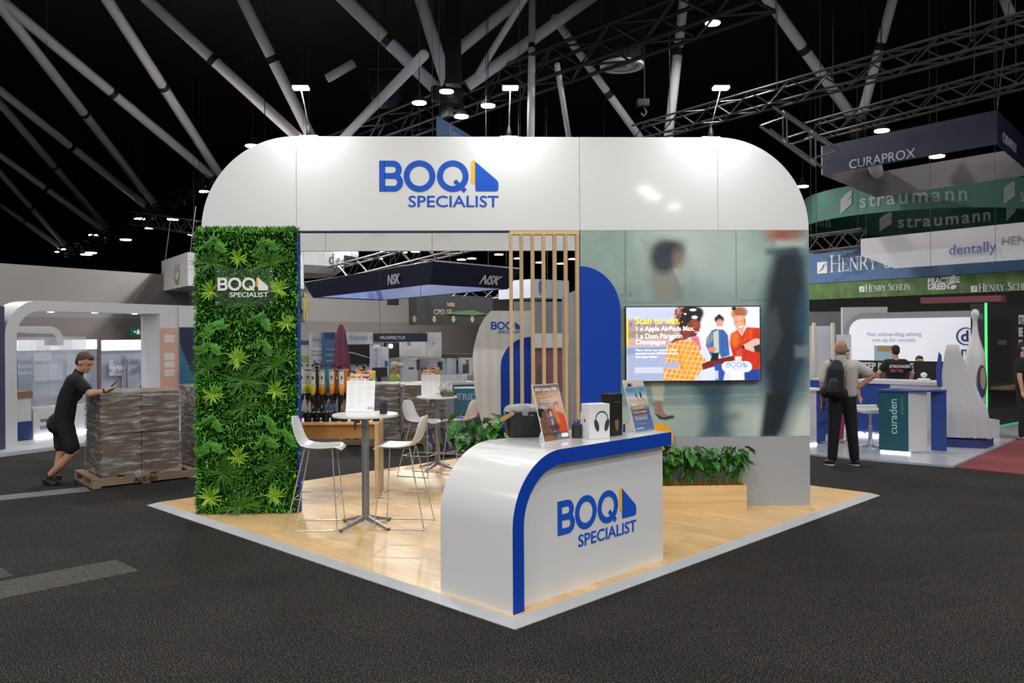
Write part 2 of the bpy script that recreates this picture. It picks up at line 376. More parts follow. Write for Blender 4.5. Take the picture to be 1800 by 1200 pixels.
# ================================================================== booth platform
A0 = G(905,1107); LX, LY, TW = 6.17, 5.85, .09
plat = thing('booth_platform','raised light oak exhibition platform with silver ramp edging','platform',(A0.x,A0.y,0),BA)
part('deck', MB().box(TW,LX-TW,TW,LY-TW,.0,PT-.012), M('deck_core','9a7a52',.7), plat)
plank = woodmat('oak_plank','d0a872','e6c694','dbb783',axis=1,rough=.36)
pw, gap = .192, .0015; nx = int((LX-2*TW)/pw)+1
cache = {}
for i in range(nx):
    x0 = TW+i*pw; x1 = min(x0+pw, LX-TW)
    if x1-x0 < .02: continue
    y = TW-random.random()*1.1
    while y < LY-TW-.01:
        y0, y1 = max(y,TW), min(y+1.28,LY-TW); y += 1.28
        if y1-y0 < .03: continue
        key = (round(x1-x0,3), round(y1-y0,3))
        if key not in cache:
            mb = MB().box(0,x1-x0-gap,0,y1-y0-gap,0,.012); me = bpy.data.meshes.new('plank'); me.from_pydata(mb.v,[],mb.f); me.materials.append(plank); cache[key] = me
        o = bpy.data.objects.new('plank', cache[key]); C.objects.link(o); o.parent = plat; o.location = (x0,y0,PT-.012)
# ramp edging: ridged aluminium profile, mitred at the corners
trimm = M('silver_edging','b6b7ba',.45,metal=.1)
prof = [(0,0),(0,.006)]
for i in range(5):
    a = .004+i*.0165; zz = .008+i*.0058
    prof += [(a,zz),(a+.0125,zz+.0042),(a+.0132,zz+.003),(a+.0160,zz+.0046)]
prof += [(TW,PT+.001),(TW,0)]
def edge(ax, L, flip, other):
    n = max(1, round(L/2.9)); 
    for i in range(n):
        t0, t1 = L*i/n, L*(i+1)/n-.003
        mb = MB(); k = len(prof)
        for e, t in enumerate((t0,t1)):
            for w_, z in prof:
                tt = t
                if i == 0 and e == 0: tt = w_
                if i == n-1 and e == 1: tt = L-w_
                q = (w_ if not flip else other-w_)
                mb.v.append((tt,q,z) if ax == 0 else (q,tt,z))
        for j in range(k): mb.f.append((j,(j+1)%k,k+(j+1)%k,k+j))
        mb.f += [tuple(range(k)), tuple(range(2*k-1,k-1,-1))]
        mb.build('edging', trimm, plat, fix=True)
edge(0,LX,False,LY); edge(0,LX,True,LY); edge(1,LY,False,LX); edge(1,LY,True,LX)
# ================================================================== front fascia of the portal
ZB, ZT = 3.052, 4.065
sL, s1, s2, s3, sR = WL(354,403)[0], WL(521,320)[0], WL(1019,320)[0], WL(1262,320)[0], WL(1421.5,403)[0]
fas = thing('portal_fascia','white arched portal fascia with rounded ends and blue bank lettering','fascia',WO,WA)
R = ZT-ZB; gp = .004
q = [(sL+R*0,ZB)]+[(s1-gp-(s1-gp-sL)*math.cos(t), ZB+R*math.sin(t)) for t in [PI/2*i/28 for i in range(29)]]+[(s1-gp,ZB)]
part('curved_panel', MB().prism(q,0,.1), white, fas)
part('panel', MB().box(s1,s2-gp,0,.1,ZB,ZT), white, fas)
part('panel', MB().box(s2,s3-gp,0,.1,ZB,ZT), white, fas)
q = [(s3,ZB),(s3,ZT)]+[(s3+(sR-s3)*math.sin(t), ZB+R*math.cos(t)) for t in [PI/2*i/28 for i in range(29)]]
part('curved_panel', MB().prism(q,0,.1), white, fas)
part('core_frame', MB().box(s1-.4,s3+.4,.1,.16,ZB+.02,ZT-.05), greyw, fas)
part('bottom_trim', MB().box(WL(527,407)[0],WL(896,407)[0],-.002,.1,ZB-.016,ZB-.001), navy, fas)
for s_ in (s1,s2,s3): part('seam', MB().box(s_-gp,s_,.012,.09,ZB+.002,ZT-.002), M('seam_grey','6c6c6c',.6), fas)
a, zz = WL(667,364.2); b, _ = WL(876.5,364.2)
logo(fas, b-a, FRONT(a,-.001,zz), blueL, yel)
# rear portal beam
rb = thing('rear_portal_beam','plain white beam seen beneath the portal fascia at the back','beam',WO+WEY*2.1,WA)
for (u0,u1) in ((430,573),(573,760),(760,1052)):
    a, b = WL(u0,430,2.1)[0], WL(u1,430,2.1)[0]; part('panel', MB().box(a,b-.005,0,.08,3.045,4.0), whitem, rb)
part('post', MB().box(WL(452,430,2.1)[0],WL(460,430,2.1)[0],.0,.08,PT,3.04), whitem, rb); part('post', MB().box(WL(1040,430,2.1)[0],WL(1050,430,2.1)[0],0,.08,PT,3.04), whitem, rb)
part('spine', MB().box(WL(430,430,2.1)[0],WL(1050,430,2.1)[0],.08,.12,3.1,3.9), greyw, rb)
# ================================================================== arm lights on the fascia
def armlight(u, hu, label):
    s_, _ = WL(u,241); X = WO+WEX*s_+WEY*.05; t = thing('arm_light', label, 'light', (X.x,X.y,ZT), WA, 'arm lights on top of the portal')
    part('clamp', MB().box(-.07,.07,-.05,.05,0,.012).box(-.1,-.05,-.02,.02,0,.02).box(.05,.1,-.02,.02,0,.02), chrome, t, bevel=.003)
    part('knuckle', MB().lathe([(.022,.012),(.03,.03),(.026,.07),(.014,.12),(.008,.14)],12), black, t, smooth=True)
    hd = P(hu,153.5,8.75)-Vector((X.x,X.y,ZT)); hd = Matrix.Rotation(-WA,3,'Z') @ hd
    part('arm', MB().tube([(0,0,.13),hd-Vector((0,0,.012))],.006,8), chrome, t, smooth=True)
    h = part('lamp_head', MB().box(hd.x-.085,hd.x+.085,hd.y-.05,hd.y+.05,hd.z-.004,hd.z+.012), M('lamp_housing','d5d8d6',.35), t, bevel=.008)
    part('led_lens', MB().box(hd.x-.08,hd.x+.08,hd.y-.056,hd.y+.045,hd.z-.022,hd.z-.0045), M('led_lens','ffffff',.4,emit='e8fff6',es=22), h, bevel=.006)
    ld = bpy.data.lights.new('arm_light_beam','AREA'); ld.shape = 'RECTANGLE'; ld.size = .16; ld.size_y = .09; ld.energy = ARM_W; ld.color = (.96,1,.98); ld.spread = math.radians(150)
    lo = bpy.data.objects.new('arm_light_beam', ld); C.objects.link(lo); lo.parent = t
    d = (Vector((0,-.05,-.25))-hd).normalized(); lo.location = hd-Vector((0,0,.03)); lo.rotation_euler = d.to_track_quat('-Z','Y').to_euler()
armlight(541,529,'slim arm light over the left curved end of the white portal')
armlight(895,897,'slim arm light at the middle of the white portal')
armlight(1252,1267,'slim arm light over the right curved end of the white portal')
# ================================================================== mural wall and its print
mw = thing('mural_wall','portal wall printed with blurred walking people above a grey base','wall panel',WO,WA)
zg = WL(1300,767)[1]
part('carcass', MB().box(s2,sR,.012,.1,PT,ZB-.002), M('wall_edge','8a8a8c',.5), mw)
part('base_panel', MB().box(s2,sR,.0,.012,PT,zg-.001), greyw, mw, bevel=.002)
I = Ink(210,190,'98aea6')
I.noise(7,.35,3).noise(24,.18,4)
def MX(u): return (u-1019)/402.5
def MY(v): return (v-404)/363.0
def mp(*q): return [(MX(a),MY(b)) for a,b in q]
I.ell(MX(1225),MY(470),.16,.28,'d2dcd6',.3,.8); I.ell(MX(1230),MY(600),.25,.18,'8ea8a8',.25,.8)
I.poly(mp((1019,520),(1421,510),(1421,620),(1019,620)),'7a908e',.25,.6)
I.rect(0,MY(612),1,1,'7a9494',.06,.85); I.rect(0,MY(715),1,1,'a6b6b0',.03,.9); I.ell(MX(1390),MY(745),.22,.1,'d4dcd2',.12,.8); I.ell(MX(1250),MY(745),.12,.09,'9aaaa6',.12,.7)
I.line(mp((1090,697),(1421,690)),.006,'a9b5b1',.01,.7); I.line(mp((1090,714),(1421,711)),.008,'b4beb8',.01,.7)
I.line(mp((1098,404),(1098,530)),.004,'4d5f5c',.004,.9); I.line(mp((1292,404),(1292,530)),.004,'4d5f5c',.005,.7); I.line(mp((1090,530),(1180,531)),.004,'4d5f5c',.004,.8); I.line(mp((1300,527),(1421,527)),.004,'3f5052',.006,.6)
for (a,b) in ((1092,518),(1106,517),(1092,543)): I.ell(MX(a),MY(b),.008,.009,'62736f',.004); I.ell(MX(a),MY(b),.005,.006,'879a94',.004)
for a,b in ((1125,420),(1045,425),(1108,455),(1075,445),(1070,500),(1095,480)): I.line([(MX(a),MY(b)),(MX(a)+.02,MY(b)+.015)],.004,'5d6f6a',.006,.5)
I.poly(mp((1140,430),(1165,420),(1200,424),(1200,450),(1190,470),(1196,520),(1150,520),(1140,500)),'7e857d',.06,.9)      # woman, beige jacket
I.poly(mp((1150,470),(1185,472),(1200,505),(1196,531),(1146,531)),'8f9286',.03,.9)
I.ell(MX(1165),MY(452),.055,.075,'2c3a42',.035,.95); I.ell(MX(1178),MY(438),.055,.04,'27323a',.03,.95); I.ell(MX(1190),MY(452),.022,.04,'8d7266',.03,.9); I.poly(mp((1182,472),(1192,470),(1200,498),(1196,503)),'b9bdb5',.01,.8)
I.poly(mp((1205,460),(1235,500),(1250,530),(1200,531)),'5d7779',.12,.6)
I.ell(MX(1250),MY(470),.05,.14,'a3b6b2',.14,.7); I.poly(mp((1240,500),(1280,515),(1300,531),(1230,531)),'9aaaa9',.05,.6)
I.poly(mp((1360,440),(1395,430),(1421,450),(1421,640),(1400,700),(1378,767),(1340,767),(1345,690),(1330,640),(1340,520)),'1f4257',.08,1)     # man in dark suit
I.poly(mp((1362,450),(1398,440),(1412,500),(1405,600),(1385,690),(1360,766),(1338,766),(1350,690),(1345,600),(1350,500)),'141f28',.05,.95)
I.poly(mp((1345,690),(1385,690),(1362,766),(1334,766)),'101820',.02,.95)
I.ell(MX(1372),MY(412),.06,.035,'a24a2b',.05,.95); I.rect(MX(1365),MY(424),MX(1412),MY(432),'c9d0c8',.03,.8); I.ell(MX(1395),MY(408),.04,.02,'8c5a45',.04,.8)
I.rect(MX(1345),MY(438),MX(1398),MY(447),'263b4c',.03,.8); I.ell(MX(1410),MY(560),.03,.1,'18506c',.05,.7); I.rect(MX(1395),MY(608),MX(1421),MY(628),'8f979c',.02,.55)
I.poly(mp((1340,560),(1362,540),(1372,590),(1355,630),(1335,640)),'4d565a',.03,.6)
for k_, (u0,u1) in enumerate(((1225,1262),(1238,1275))): I.poly(mp((u0-12,671),(u1+8,671),(u1,720),(u1+6,767),(u0+8,767),(u0+10,720)),'2a4c5c',.07,.85)
I.line(mp((1232,767),(1262,735),(1290,730)),.03,'36596b',.05,.7)
I.poly(mp((1141,671),(1166,671),(1163,702),(1146,702)),'bdbfb4',.01,.95); I.poly(mp((1147,702),(1160,702),(1163,722),(1172,729),(1160,731),(1150,722)),'9b705c',.008,.95)
I.poly(mp((1146,708),(1150,724),(1162,731),(1180,727),(1183,732),(1166,736),(1156,734),(1149,726)),'1b2126',.006,1)
I.sheet('printed_mural', M('mural_print',rough=.55,attr='base'), mw, lambda x,y: (s2+(sR-s2)*x, -.0015-.0003*x, zg+(ZB-.004-zg)*y))
part('mural_board', MB().box(s2,sR,.0,.012,zg,ZB-.003), M('wall_board','7d8f8b',.6), mw)
# blue arch and yellow rounded bar standing proud of the mural
aS, aZ = WL(1019,468); bS, _ = WL(1090,560); rr = bS-aS
q = [(aS+.002,PT),(aS+.002,aZ)]+[(aS+rr*math.sin(t), aZ-rr*1.12*(1-math.cos(t))) for t in [PI/2*i/20 for i in range(1,21)]]+[(bS,PT)]
o = MB().prism(q,-.022,-.002).build('blue_arch_panel', blue); o.location = WO; o.rotation_euler = (0,0,WA); tag(o,'flat royal blue arch panel on the mural beside the wood slats','panel')
yS, yZ = WL(1182,767); rr = .145
q = arcp(yS-rr,yZ,rr,-90,90,20)+[(yS-.9,yZ+rr),(yS-.9,yZ-rr)]
o = MB().prism(q,-.05,-.023).build('yellow_bar_panel', yelP); o.location = WO; o.rotation_euler = (0,0,WA); tag(o,'yellow panel with a round end behind the white counter','panel')
# return wall behind the slats
rw = thing('return_wall','grey side wall with a white switch behind the rightmost slat gap','wall panel',WO,WA)
part('wall_sheet', MB().box(s2+.005,s2+.06,.1,2.1,PT,2.43), greyw, rw); a = part('wall_switch', MB().box(s2-.006,s2+.005,1.18,1.27,1.78,1.92), whitem, rw, bevel=.003); part('rocker', MB().box(s2-.010,s2-.005,1.21,1.24,1.82,1.88), shiny, a)
# ================================================================== slatted timber screen
ss = thing('slat_screen','light timber screen of seven upright slats between opening and mural','screen',WO,WA)
us = [(895.5,901.5),(914,920),(933.5,939.7),(953,959),(972.5,978.8),(992,998),(1012.5,1018.6)]
zt = ZB-.004
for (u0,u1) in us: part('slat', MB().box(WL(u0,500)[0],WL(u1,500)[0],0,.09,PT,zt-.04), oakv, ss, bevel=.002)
part('top_rail', MB().box(WL(895.5,500)[0],WL(1018.6,500)[0],0,.09,zt-.0395,zt), oak, ss, bevel=.002)
part('bottom_rail', MB().box(WL(901.6,500)[0],WL(1012.4,500)[0],.01,.08,PT,PT+.04), oak, ss)
# ================================================================== curved screen at the back with the small logo
sd = 2.0
cs = thing('curved_back_screen','white curved back screen with blue arch and small bank lettering','screen',WO+WEY*sd,WA)
pts = [(933,546),(863,546),(852,558),(842.5,575),(836,597),(832.5,612),(830.8,628),(831,645),(832.5,662),(834.6,687),(839.5,715),(846.6,743),(852,760),(862,785),(878,815),(890,833)]
q = [WL(u,v,sd) for u,v in pts]; q = [(a,max(b,PT)) for a,b in q]; q.append((q[0][0],PT)); q[-2] = (q[-2][0],PT)
part('board', MB().prism(q,0,.05), whitem, cs)
a0, z0 = WL(933,592,sd); b0, _ = WL(880,640,sd); r0 = a0-b0
q = [(a0,PT),(a0,z0)]+[(a0-r0*math.sin(t), z0-r0*(1-math.cos(t))) for t in [PI/2*i/16 for i in range(1,17)]]+[(b0,PT)]
part('blue_arch', MB().prism(q,-.006,-.0005), blue, cs)
a, zz = WL(863,586,sd); b, _ = WL(916,586,sd); logo(cs, b-a, FRONT(a,-.001,zz), blueL, yel)
part('foot', MB().box(b0-.1,b0+.3,.05,.35,PT,PT+.03), whitem, cs)
# ================================================================== living green wall
gw_ = thing('living_wall','tall upright panel covered in dense artificial green foliage','green wall',WO,WA)
g0s, g1s = WL(351,600)[0], WL(525.5,600)[0]
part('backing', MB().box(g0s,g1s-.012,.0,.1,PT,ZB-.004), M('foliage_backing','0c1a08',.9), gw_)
part('side_panel', MB().box(g1s-.012,g1s,-.035,.1,PT,ZB-.004), blue, gw_)
def leafblade(L, W, droop=.25, fold=.25, n=4):        # a folded leaf along +x, lying in xy, z up; verts, faces
    vs, fs = [], []
    for i in range(n+1):
        t = i/n; w_ = W*math.sin(PI*min(t*.92+.08,1))**.8*.5 if i < n else .0006; z = -droop*L*t*t
        vs += [(L*t,-w_,z+fold*w_),(L*t,0,z),(L*t,w_,z+fold*w_)]
    for i in range(n):
        for j in (0,1): k = i*3+j; fs.append((k,k+3,k+4,k+1))
    return vs, fs
def addleaf(mb, pos, d, up, L, W, **k):
    d = Vector(d).normalized(); up = Vector(up); s_ = up.cross(d); s_ = s_.normalized() if s_.length > 1e-4 else Vector((1,0,0)); u2 = d.cross(s_)
    m = Matrix((d,s_,u2)).transposed(); vs, fs = leafblade(L,W,**k); p = Vector(pos)
    mb.add([p+m @ Vector(v) for v in vs], fs)
def foliage(name, n, mat, Lr, Wr, depth, seed, edge_=.02):
    r = random.Random(seed); mb = MB()
    for i in range(n):
        s_ = r.uniform(g0s-edge_,g1s-.01+edge_*.5); z = r.uniform(PT+.01,ZB+.0); y = -r.uniform(.0,depth)
        if r.random() < .12: s_ = g0s-r.uniform(0,.03); y = r.uniform(-.05,.08)
        d = Vector((r.gauss(0,.8), -abs(r.gauss(.7,.4)), r.gauss(.05,.8)))
        addleaf(mb, (s_,y,z), d, (r.gauss(0,.5),-.5,1), r.uniform(*Lr), r.uniform(*Wr), droop=r.uniform(.0,.5), fold=.4, n=2)
    for i in range(n//26):                                # ragged tips along the top edge
        addleaf(mb, (r.uniform(g0s,g1s), -r.uniform(0,.07), ZB-.02), (r.gauss(0,.35),-r.uniform(0,.4),1), (0,-1,0), r.uniform(*Lr)*1.3, r.uniform(*Wr), droop=.1, n=2)
    tag(mb.build(name, mat, gw_), kind='stuff')
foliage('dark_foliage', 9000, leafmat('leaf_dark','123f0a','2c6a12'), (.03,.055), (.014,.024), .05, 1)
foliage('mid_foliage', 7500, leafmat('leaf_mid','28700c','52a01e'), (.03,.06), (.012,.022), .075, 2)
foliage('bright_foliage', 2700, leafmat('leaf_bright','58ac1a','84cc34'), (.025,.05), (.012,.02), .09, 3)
lime, fern, grass = leafmat('leaf_lime','5fa01c','a4c83c'), leafmat('leaf_fern','2c7410','5aa428'), leafmat('leaf_grass','245c0c','4a8a1c')
def rosette(seed):
    r = random.Random(seed); mb = MB()
    for i in range(38):
        t = r.uniform(0,2*PI); e = r.uniform(.15,.9); d = (math.cos(t)*math.cos(e), -math.sin(e), math.sin(t)*math.cos(e))
        addleaf(mb, (r.gauss(0,.008),-.03,r.gauss(0,.008)), d, (0,-1,0), r.uniform(.09,.155), r.uniform(.017,.026), droop=r.uniform(.1,.4), fold=.5)
    return mb
def fernbush(seed):
    r = random.Random(seed); mb = MB()
    for i in range(9):
        t = r.uniform(-.35,PI+.35); d = Vector((math.cos(t), -r.uniform(.25,.7), math.sin(t)*.8)).normalized(); L = r.uniform(.12,.2)
        for k in range(5):
            f = (k+1)/5; p = d*L*f+Vector((0,-.03,-.06*f*f))
            for sg in (-1,1):
                sd_ = d.cross(Vector((0,-1,0))).normalized()*sg; addleaf(mb, p, d*.6+sd_*.8, (0,-1,0), .085*(1.1-f*.55), .034*(1.1-f*.5), droop=.5, fold=.3, n=3)
        addleaf(mb, d*L+Vector((0,-.03,-.06)), d, (0,-1,0), .07, .03, droop=.6, n=3)
    return mb
def tuft(seed):
    r = random.Random(seed); mb = MB()
    for i in range(60):
        t = r.uniform(0,2*PI); d = (math.cos(t), -r.uniform(.2,1.1), math.sin(t)*.8+.2); addleaf(mb, (r.gauss(0,.012),-.02,r.gauss(0,.012)), d, (0,-1,0), r.uniform(.14,.24), .007, droop=r.uniform(.25,.8), n=5)
    return mb
gpos = dict(rosette=[(210,165),(100,295),(365,285),(110,690),(350,680),(205,555),(205,935),(95,1090),(350,1085),(395,420)], fern_bush=[(110,120),(315,125),(115,440),(290,410),(300,510),(95,520),(100,805),(310,805),(100,905),(310,885),(380,860)],
            grass_tuft=[(100,190),(330,185),(230,345),(230,745),(345,580),(340,970),(220,1125),(85,590),(150,1000),(230,640)])
for nm, fn, mt in (('rosette',rosette,lime),('fern_bush',fernbush,fern),('grass_tuft',tuft,grass)):
    var = []
    for sd_ in range(3):
        mb = fn(sd_+11); me = bpy.data.meshes.new(nm); me.from_pydata(mb.v,[],mb.f); me.materials.append(mt); var.append(me)
    for i, (a,b) in enumerate(gpos[nm]):
        s_, z = WL(330+a/2.222, 380+b/2.222); o = bpy.data.objects.new(nm, var[i%3]); C.objects.link(o); o.parent = gw_; o.location = (s_,-.055,z); o.rotation_euler = (0,random.uniform(-.4,.4) if nm != 'rosette' else random.uniform(0,6),0)
        k = random.uniform(.85,1.1)*(.72 if nm == 'fern_bush' else .92 if nm == 'rosette' else 1); o.scale = (k,k,k)
# acrylic sign on the green wall
a, zz = WL(391.5,523.5); b, _ = WL(478.3,523.5)
sg = thing('acrylic_sign','clear acrylic sign with white bank lettering on the green wall','sign',WO+WEY*(-.16),WA)
x0, z0 = WL(386,538); x1, z1 = WL(487,474)
part('acrylic_sheet', MB().box(x0,x1,0,.006,z0,z1), M('acrylic_sheet','dfffe8',.02,alpha=.02,spec=.1), sg)
for (xx,z_) in ((x0+.03,z0+.03),(x1-.03,z0+.03),(x0+.03,z1-.03),(x1-.03,z1-.03)): part('standoff', MB().tube([(xx,-.008,z_),(xx,.16,z_)],.007,10), chrome, sg, smooth=True)
logo(sg, (b-a), FRONT(a,-.001,zz), M('sign_letter_white','e8e8e6',.45), yel, thick=.012)
# ================================================================== television
tv = thing('television','large wall television showing a scan-to-win prize advert','television',WO+WEY*(-.075),WA)
x0, zl = WL(1099.5,671.5,-.075); x1, zh = WL(1337,537,-.075)
part('case', MB().box(x0,x1,0,.045,zl,zh), black, tv, bevel=.004); part('wall_bracket', MB().box((x0+x1)/2-.25,(x0+x1)/2+.25,.045,.07,(zl+zh)/2-.15,(zl+zh)/2+.15), blackm, tv)
I = Ink(300,171,'dfe3f4')
def T(*q): return [((a-72)/1630.0,(b-82)/922.0) for a,b in q]
def tx(a): return (a-72)/1630.0
def ty(b): return (b-82)/922.0
I.poly(T((72,82),(800,82),(700,330),(72,240)),'c9d2f2',.2,.9)
I.poly(T((72,240),(330,230),(700,300),(700,460),(72,470)),'b08a80',.04,.8); I.poly(T((72,380),(640,370),(640,450),(72,480)),'a39078',.03,.8); I.poly(T((72,480),(600,460),(600,560),(72,575)),'d59c8e',.03,.8)
for k in range(6): I.rect(tx(110+k*90),ty(270+8*k),tx(150+k*90),ty(330),'7a6a72',.01,.5)
I.poly(T((72,575),(620,560),(620,1004),(72,1004)),'a9b4d8',.03,.95); I.poly(T((72,590),(600,580),(600,620),(72,680)),'7f8db8',.03,.6); I.rect(tx(175),ty(830),tx(520),ty(905),'dfe2ee',.006,.8)
I.poly(T((950,82),(1702,82),(1702,420),(1560,300),(1000,560)),'f4f5fb',.08,1); I.ell(tx(1580),ty(190),.035,.07,'e9ecf4',.02,.8)
I.poly(T((850,470),(950,450),(985,600),(960,640),(900,560)),'e8718f',.01,1)
I.ell(tx(745),ty(230),.055,.17,'c97a58',.03,.9)
I.ell(tx(850),ty(210),.085,.17,'17161a',.02,1); I.ell(tx(760),ty(330),.045,.1,'241b20',.02,1); I.ell(tx(950),ty(160),.04,.08,'1d191c',.02,1)
rt = random.Random(4)
for k in range(120):
    a_, q_ = rt.uniform(650,980), rt.uniform(90,420)
    if ((a_-800)/190)**2+((q_-250)/190)**2 < 1: I.ell(tx(a_),ty(q_),.008,.012,('c8764a' if a_ < 770 and rt.random() < .6 else '120f12'),.006,.8)
I.poly(T((860,240),(930,230),(975,300),(960,350),(965,380),(935,410),(920,450),(840,460),(740,540),(600,530),(720,430),(790,330)),'8c3a22',.008,1)
I.poly(T((890,250),(950,280),(945,330),(900,340)),'b85a36',.02,.8); I.ell(tx(925),ty(398),.012,.008,'fff3ee',.004,1); I.line(T((900,300),(940,296)),.006,'2a120c',.004); I.line(T((895,272),(940,262)),.005,'2a120c',.004); I.poly(T((955,300),(978,350),(950,362)),'a04a2c',.006,.9); I.poly(T((850,420),(930,415),(900,455),(840,462)),'5e2416',.02,.8)
I.ell(tx(885),ty(120),.025,.017,'ffffff',.004,1); I.ell(tx(905),ty(212),.023,.022,'ffffff',.004,1); I.ell(tx(790),ty(170),.01,.012,'ffffff',.004,1)
sh = I.poly(T((560,570),(700,500),(860,490),(950,560),(960,650),(1040,740),(980,880),(900,980),(870,1004),(520,1004),(540,800)),'',.006,ret=True)
I.mix(sh,'f39a12')
ck = np.maximum((np.abs(((I.X*1.0+I.Y*.25)*26)%1-.5) < .12), (np.abs(((I.Y*1.0-I.X*.2)*15)%1-.5) < .12)); I.mix(sh*ck*.8,'f6e4c4')
for k in range(7): I.line(T((600+50*k,560-8*k),(585+62*k,1000)),.012,'cf7206',.03,.35)
I.ell(tx(800),ty(760),.07,.2,'ffb62a',.1,.5); I.poly(T((545,770),(715,760),(700,850),(530,850)),'aeb4da',.01,.9); I.line(T((715,600),(730,760),(760,870)),.01,'b8660a',.02,.6)
I.poly(T((990,800),(1040,770),(1240,720),(1390,690),(1400,750),(1240,800),(1000,870)),'7b1f14',.008,1)
I.ell(tx(1205),ty(240),.036,.055,'3a2a2c',.01,1); I.ell(tx(1205),ty(195),.014,.02,'241b1e',.006,1); I.ell(tx(1210),ty(290),.028,.055,'e7a58c',.01,1); I.ell(tx(1215),ty(335),.014,.012,'ffe8e0',.005,.9)
I.poly(T((1110,380),(1160,360),(1260,370),(1310,440),(1330,690),(1230,720),(1200,660),(1100,700),(1040,560),(1050,480)),'3d66b0',.008,1); I.poly(T((1130,400),(1195,370),(1200,650),(1140,660)),'c9d0bc',.008,1); I.poly(T((1040,480),(1110,390),(1130,480),(1070,580)),'8f9a9a',.012,.9)
for q_ in ((1240,400,1260,680),(1290,430,1300,600),(1100,420,1080,560)): I.line(T(q_[:2],q_[2:]),.005,'24468a',.012,.7)
I.line(T((1200,262),(1222,258)),.004,'3a1c18',.004); I.ell(tx(1115),ty(615),.03,.035,'e8836a',.01,1); I.poly(T((1120,660),(1200,660),(1190,750),(1090,760)),'16181c',.008,1); I.poly(T((1140,800),(1210,790),(1280,860),(1250,1004),(1160,1004)),'2b50b4',.008,1); I.poly(T((1140,880),(1190,880),(1190,1004),(1150,960)),'cfd8ee',.006,1)
I.ell(tx(1435),ty(170),.052,.085,'d28a4a',.015,1); I.ell(tx(1470),ty(150),.05,.07,'a55f34',.02,.9); I.ell(tx(1385),ty(105),.018,.025,'1c191b',.008,1); I.poly(T((1380,200),(1500,190),(1525,260),(1520,330),(1480,380),(1420,370),(1385,300)),'eeb090',.012,1); I.poly(T((1500,200),(1530,240),(1525,320),(1505,300)),'c06f3a',.01,.9)
I.poly(T((1385,210),(1420,200),(1415,330),(1390,300)),'d8906a',.02,.6); I.poly(T((1470,345),(1500,340),(1470,400),(1440,380)),'c07c5c',.02,.6); I.poly(T((1440,330),(1500,320),(1480,345),(1450,350)),'fff0ec',.005,1); I.line(T((1410,280),(1430,275)),.005,'5a2a22',.004); I.line(T((1460,272),(1490,265)),.005,'5a2a22',.004)
I.poly(T((1350,420),(1430,370),(1480,450),(1540,340),(1702,350),(1702,870),(1590,880),(1400,800),(1370,700),(1330,540)),'d22a10',.008,1); I.poly(T((1350,420),(1430,390),(1470,520),(1400,600),(1340,540)),'f0701c',.03,.9); I.poly(T((1550,370),(1640,350),(1600,480),(1500,520)),'ee5a14',.03,.8); I.poly(T((1430,380),(1480,440),(1500,400),(1510,340),(1450,360)),'eeb090',.01,.9)
for q_ in ((1560,400,1520,700),(1620,380,1650,620),(1440,480,1470,780),(1680,420,1690,800)): I.line(T(q_[:2],q_[2:]),.008,'a01a0c',.02,.6)
I.poly(T((1500,560),(1640,480),(1702,490),(1702,560),(1620,650),(1520,610)),'eebda8',.01,1); I.poly(T((1620,580),(1702,550),(1702,660),(1640,640)),'26301c',.008,1); I.ell(tx(1495),ty(590),.012,.02,'1a1a18',.005,1)
I.poly(T((1410,640),(1480,600),(1480,720),(1410,740)),'c65a3c',.01,.9); I.rect(tx(1395),ty(705),tx(1475),ty(765),'f4ece4',.006,.9); I.poly(T((1510,880),(1702,860),(1702,1004),(1500,1004)),'1d3f9c',.008,1); I.poly(T((1340,890),(1500,890),(1510,1000),(1345,1004)),'f3eeee',.01,1)
pil = np.maximum(np.abs(I.X-tx(1418))-(tx(1535)-tx(1418)),0); d_ = np.hypot(pil*1.77, (I.Y-ty(833)))-.072; I.mix(I.soft(d_,.012),'fdfdfe')
I.rect(0,ty(205),tx(98),ty(570),'ffe21a',.004)
I.sheet('screen_picture', M('tv_screen','000000',.3,attr='emit',es=1.0), tv, lambda x,y: (x0+.012+(x1-x0-.024)*x, -.001, zl+.012+(zh-zl-.024)*y))
def SX(a): return x0+.012+(x1-x0-.024)*tx(a)
def SZ(b): return zh-.012-(zh-zl-.024)*ty(b)
es_w = M('screen_text_white','ffffff',.5,emit='ffffff',es=1.05); es_y = M('screen_text_yellow','ffee22',.5,emit='fff01a',es=1.0); es_b = M('screen_text_blue','8c9be0',.5,emit='7e8fdc',es=.9)
for (s_,a,b,sz,mt,bo,xs) in (('Scan to win.',180,290,.107,es_y,.01,.93),('1 x Apple AirPods Max.',180,378,.073,es_w,.007,.92),('1 x Dom Pérignon',180,470,.073,es_w,.007,.94),('Champagne',180,545,.073,es_w,.007,.95),('There will be two winners, prizes\nawarded to two individual winners.',180,632,.033,es_w,.0,1.0),('One prize winner.',180,715,.033,es_w,0,1.0)):
    text('screen_text', s_, sz, mt, tv, FRONT(SX(a),-.0025,SZ(b)), ext=.0004, bold=bo, xs=xs)
logo(tv, SX(1550)-SX(1288), FRONT(SX(1288),-.0025,SZ(880)), es_b, es_b, thick=.0008)
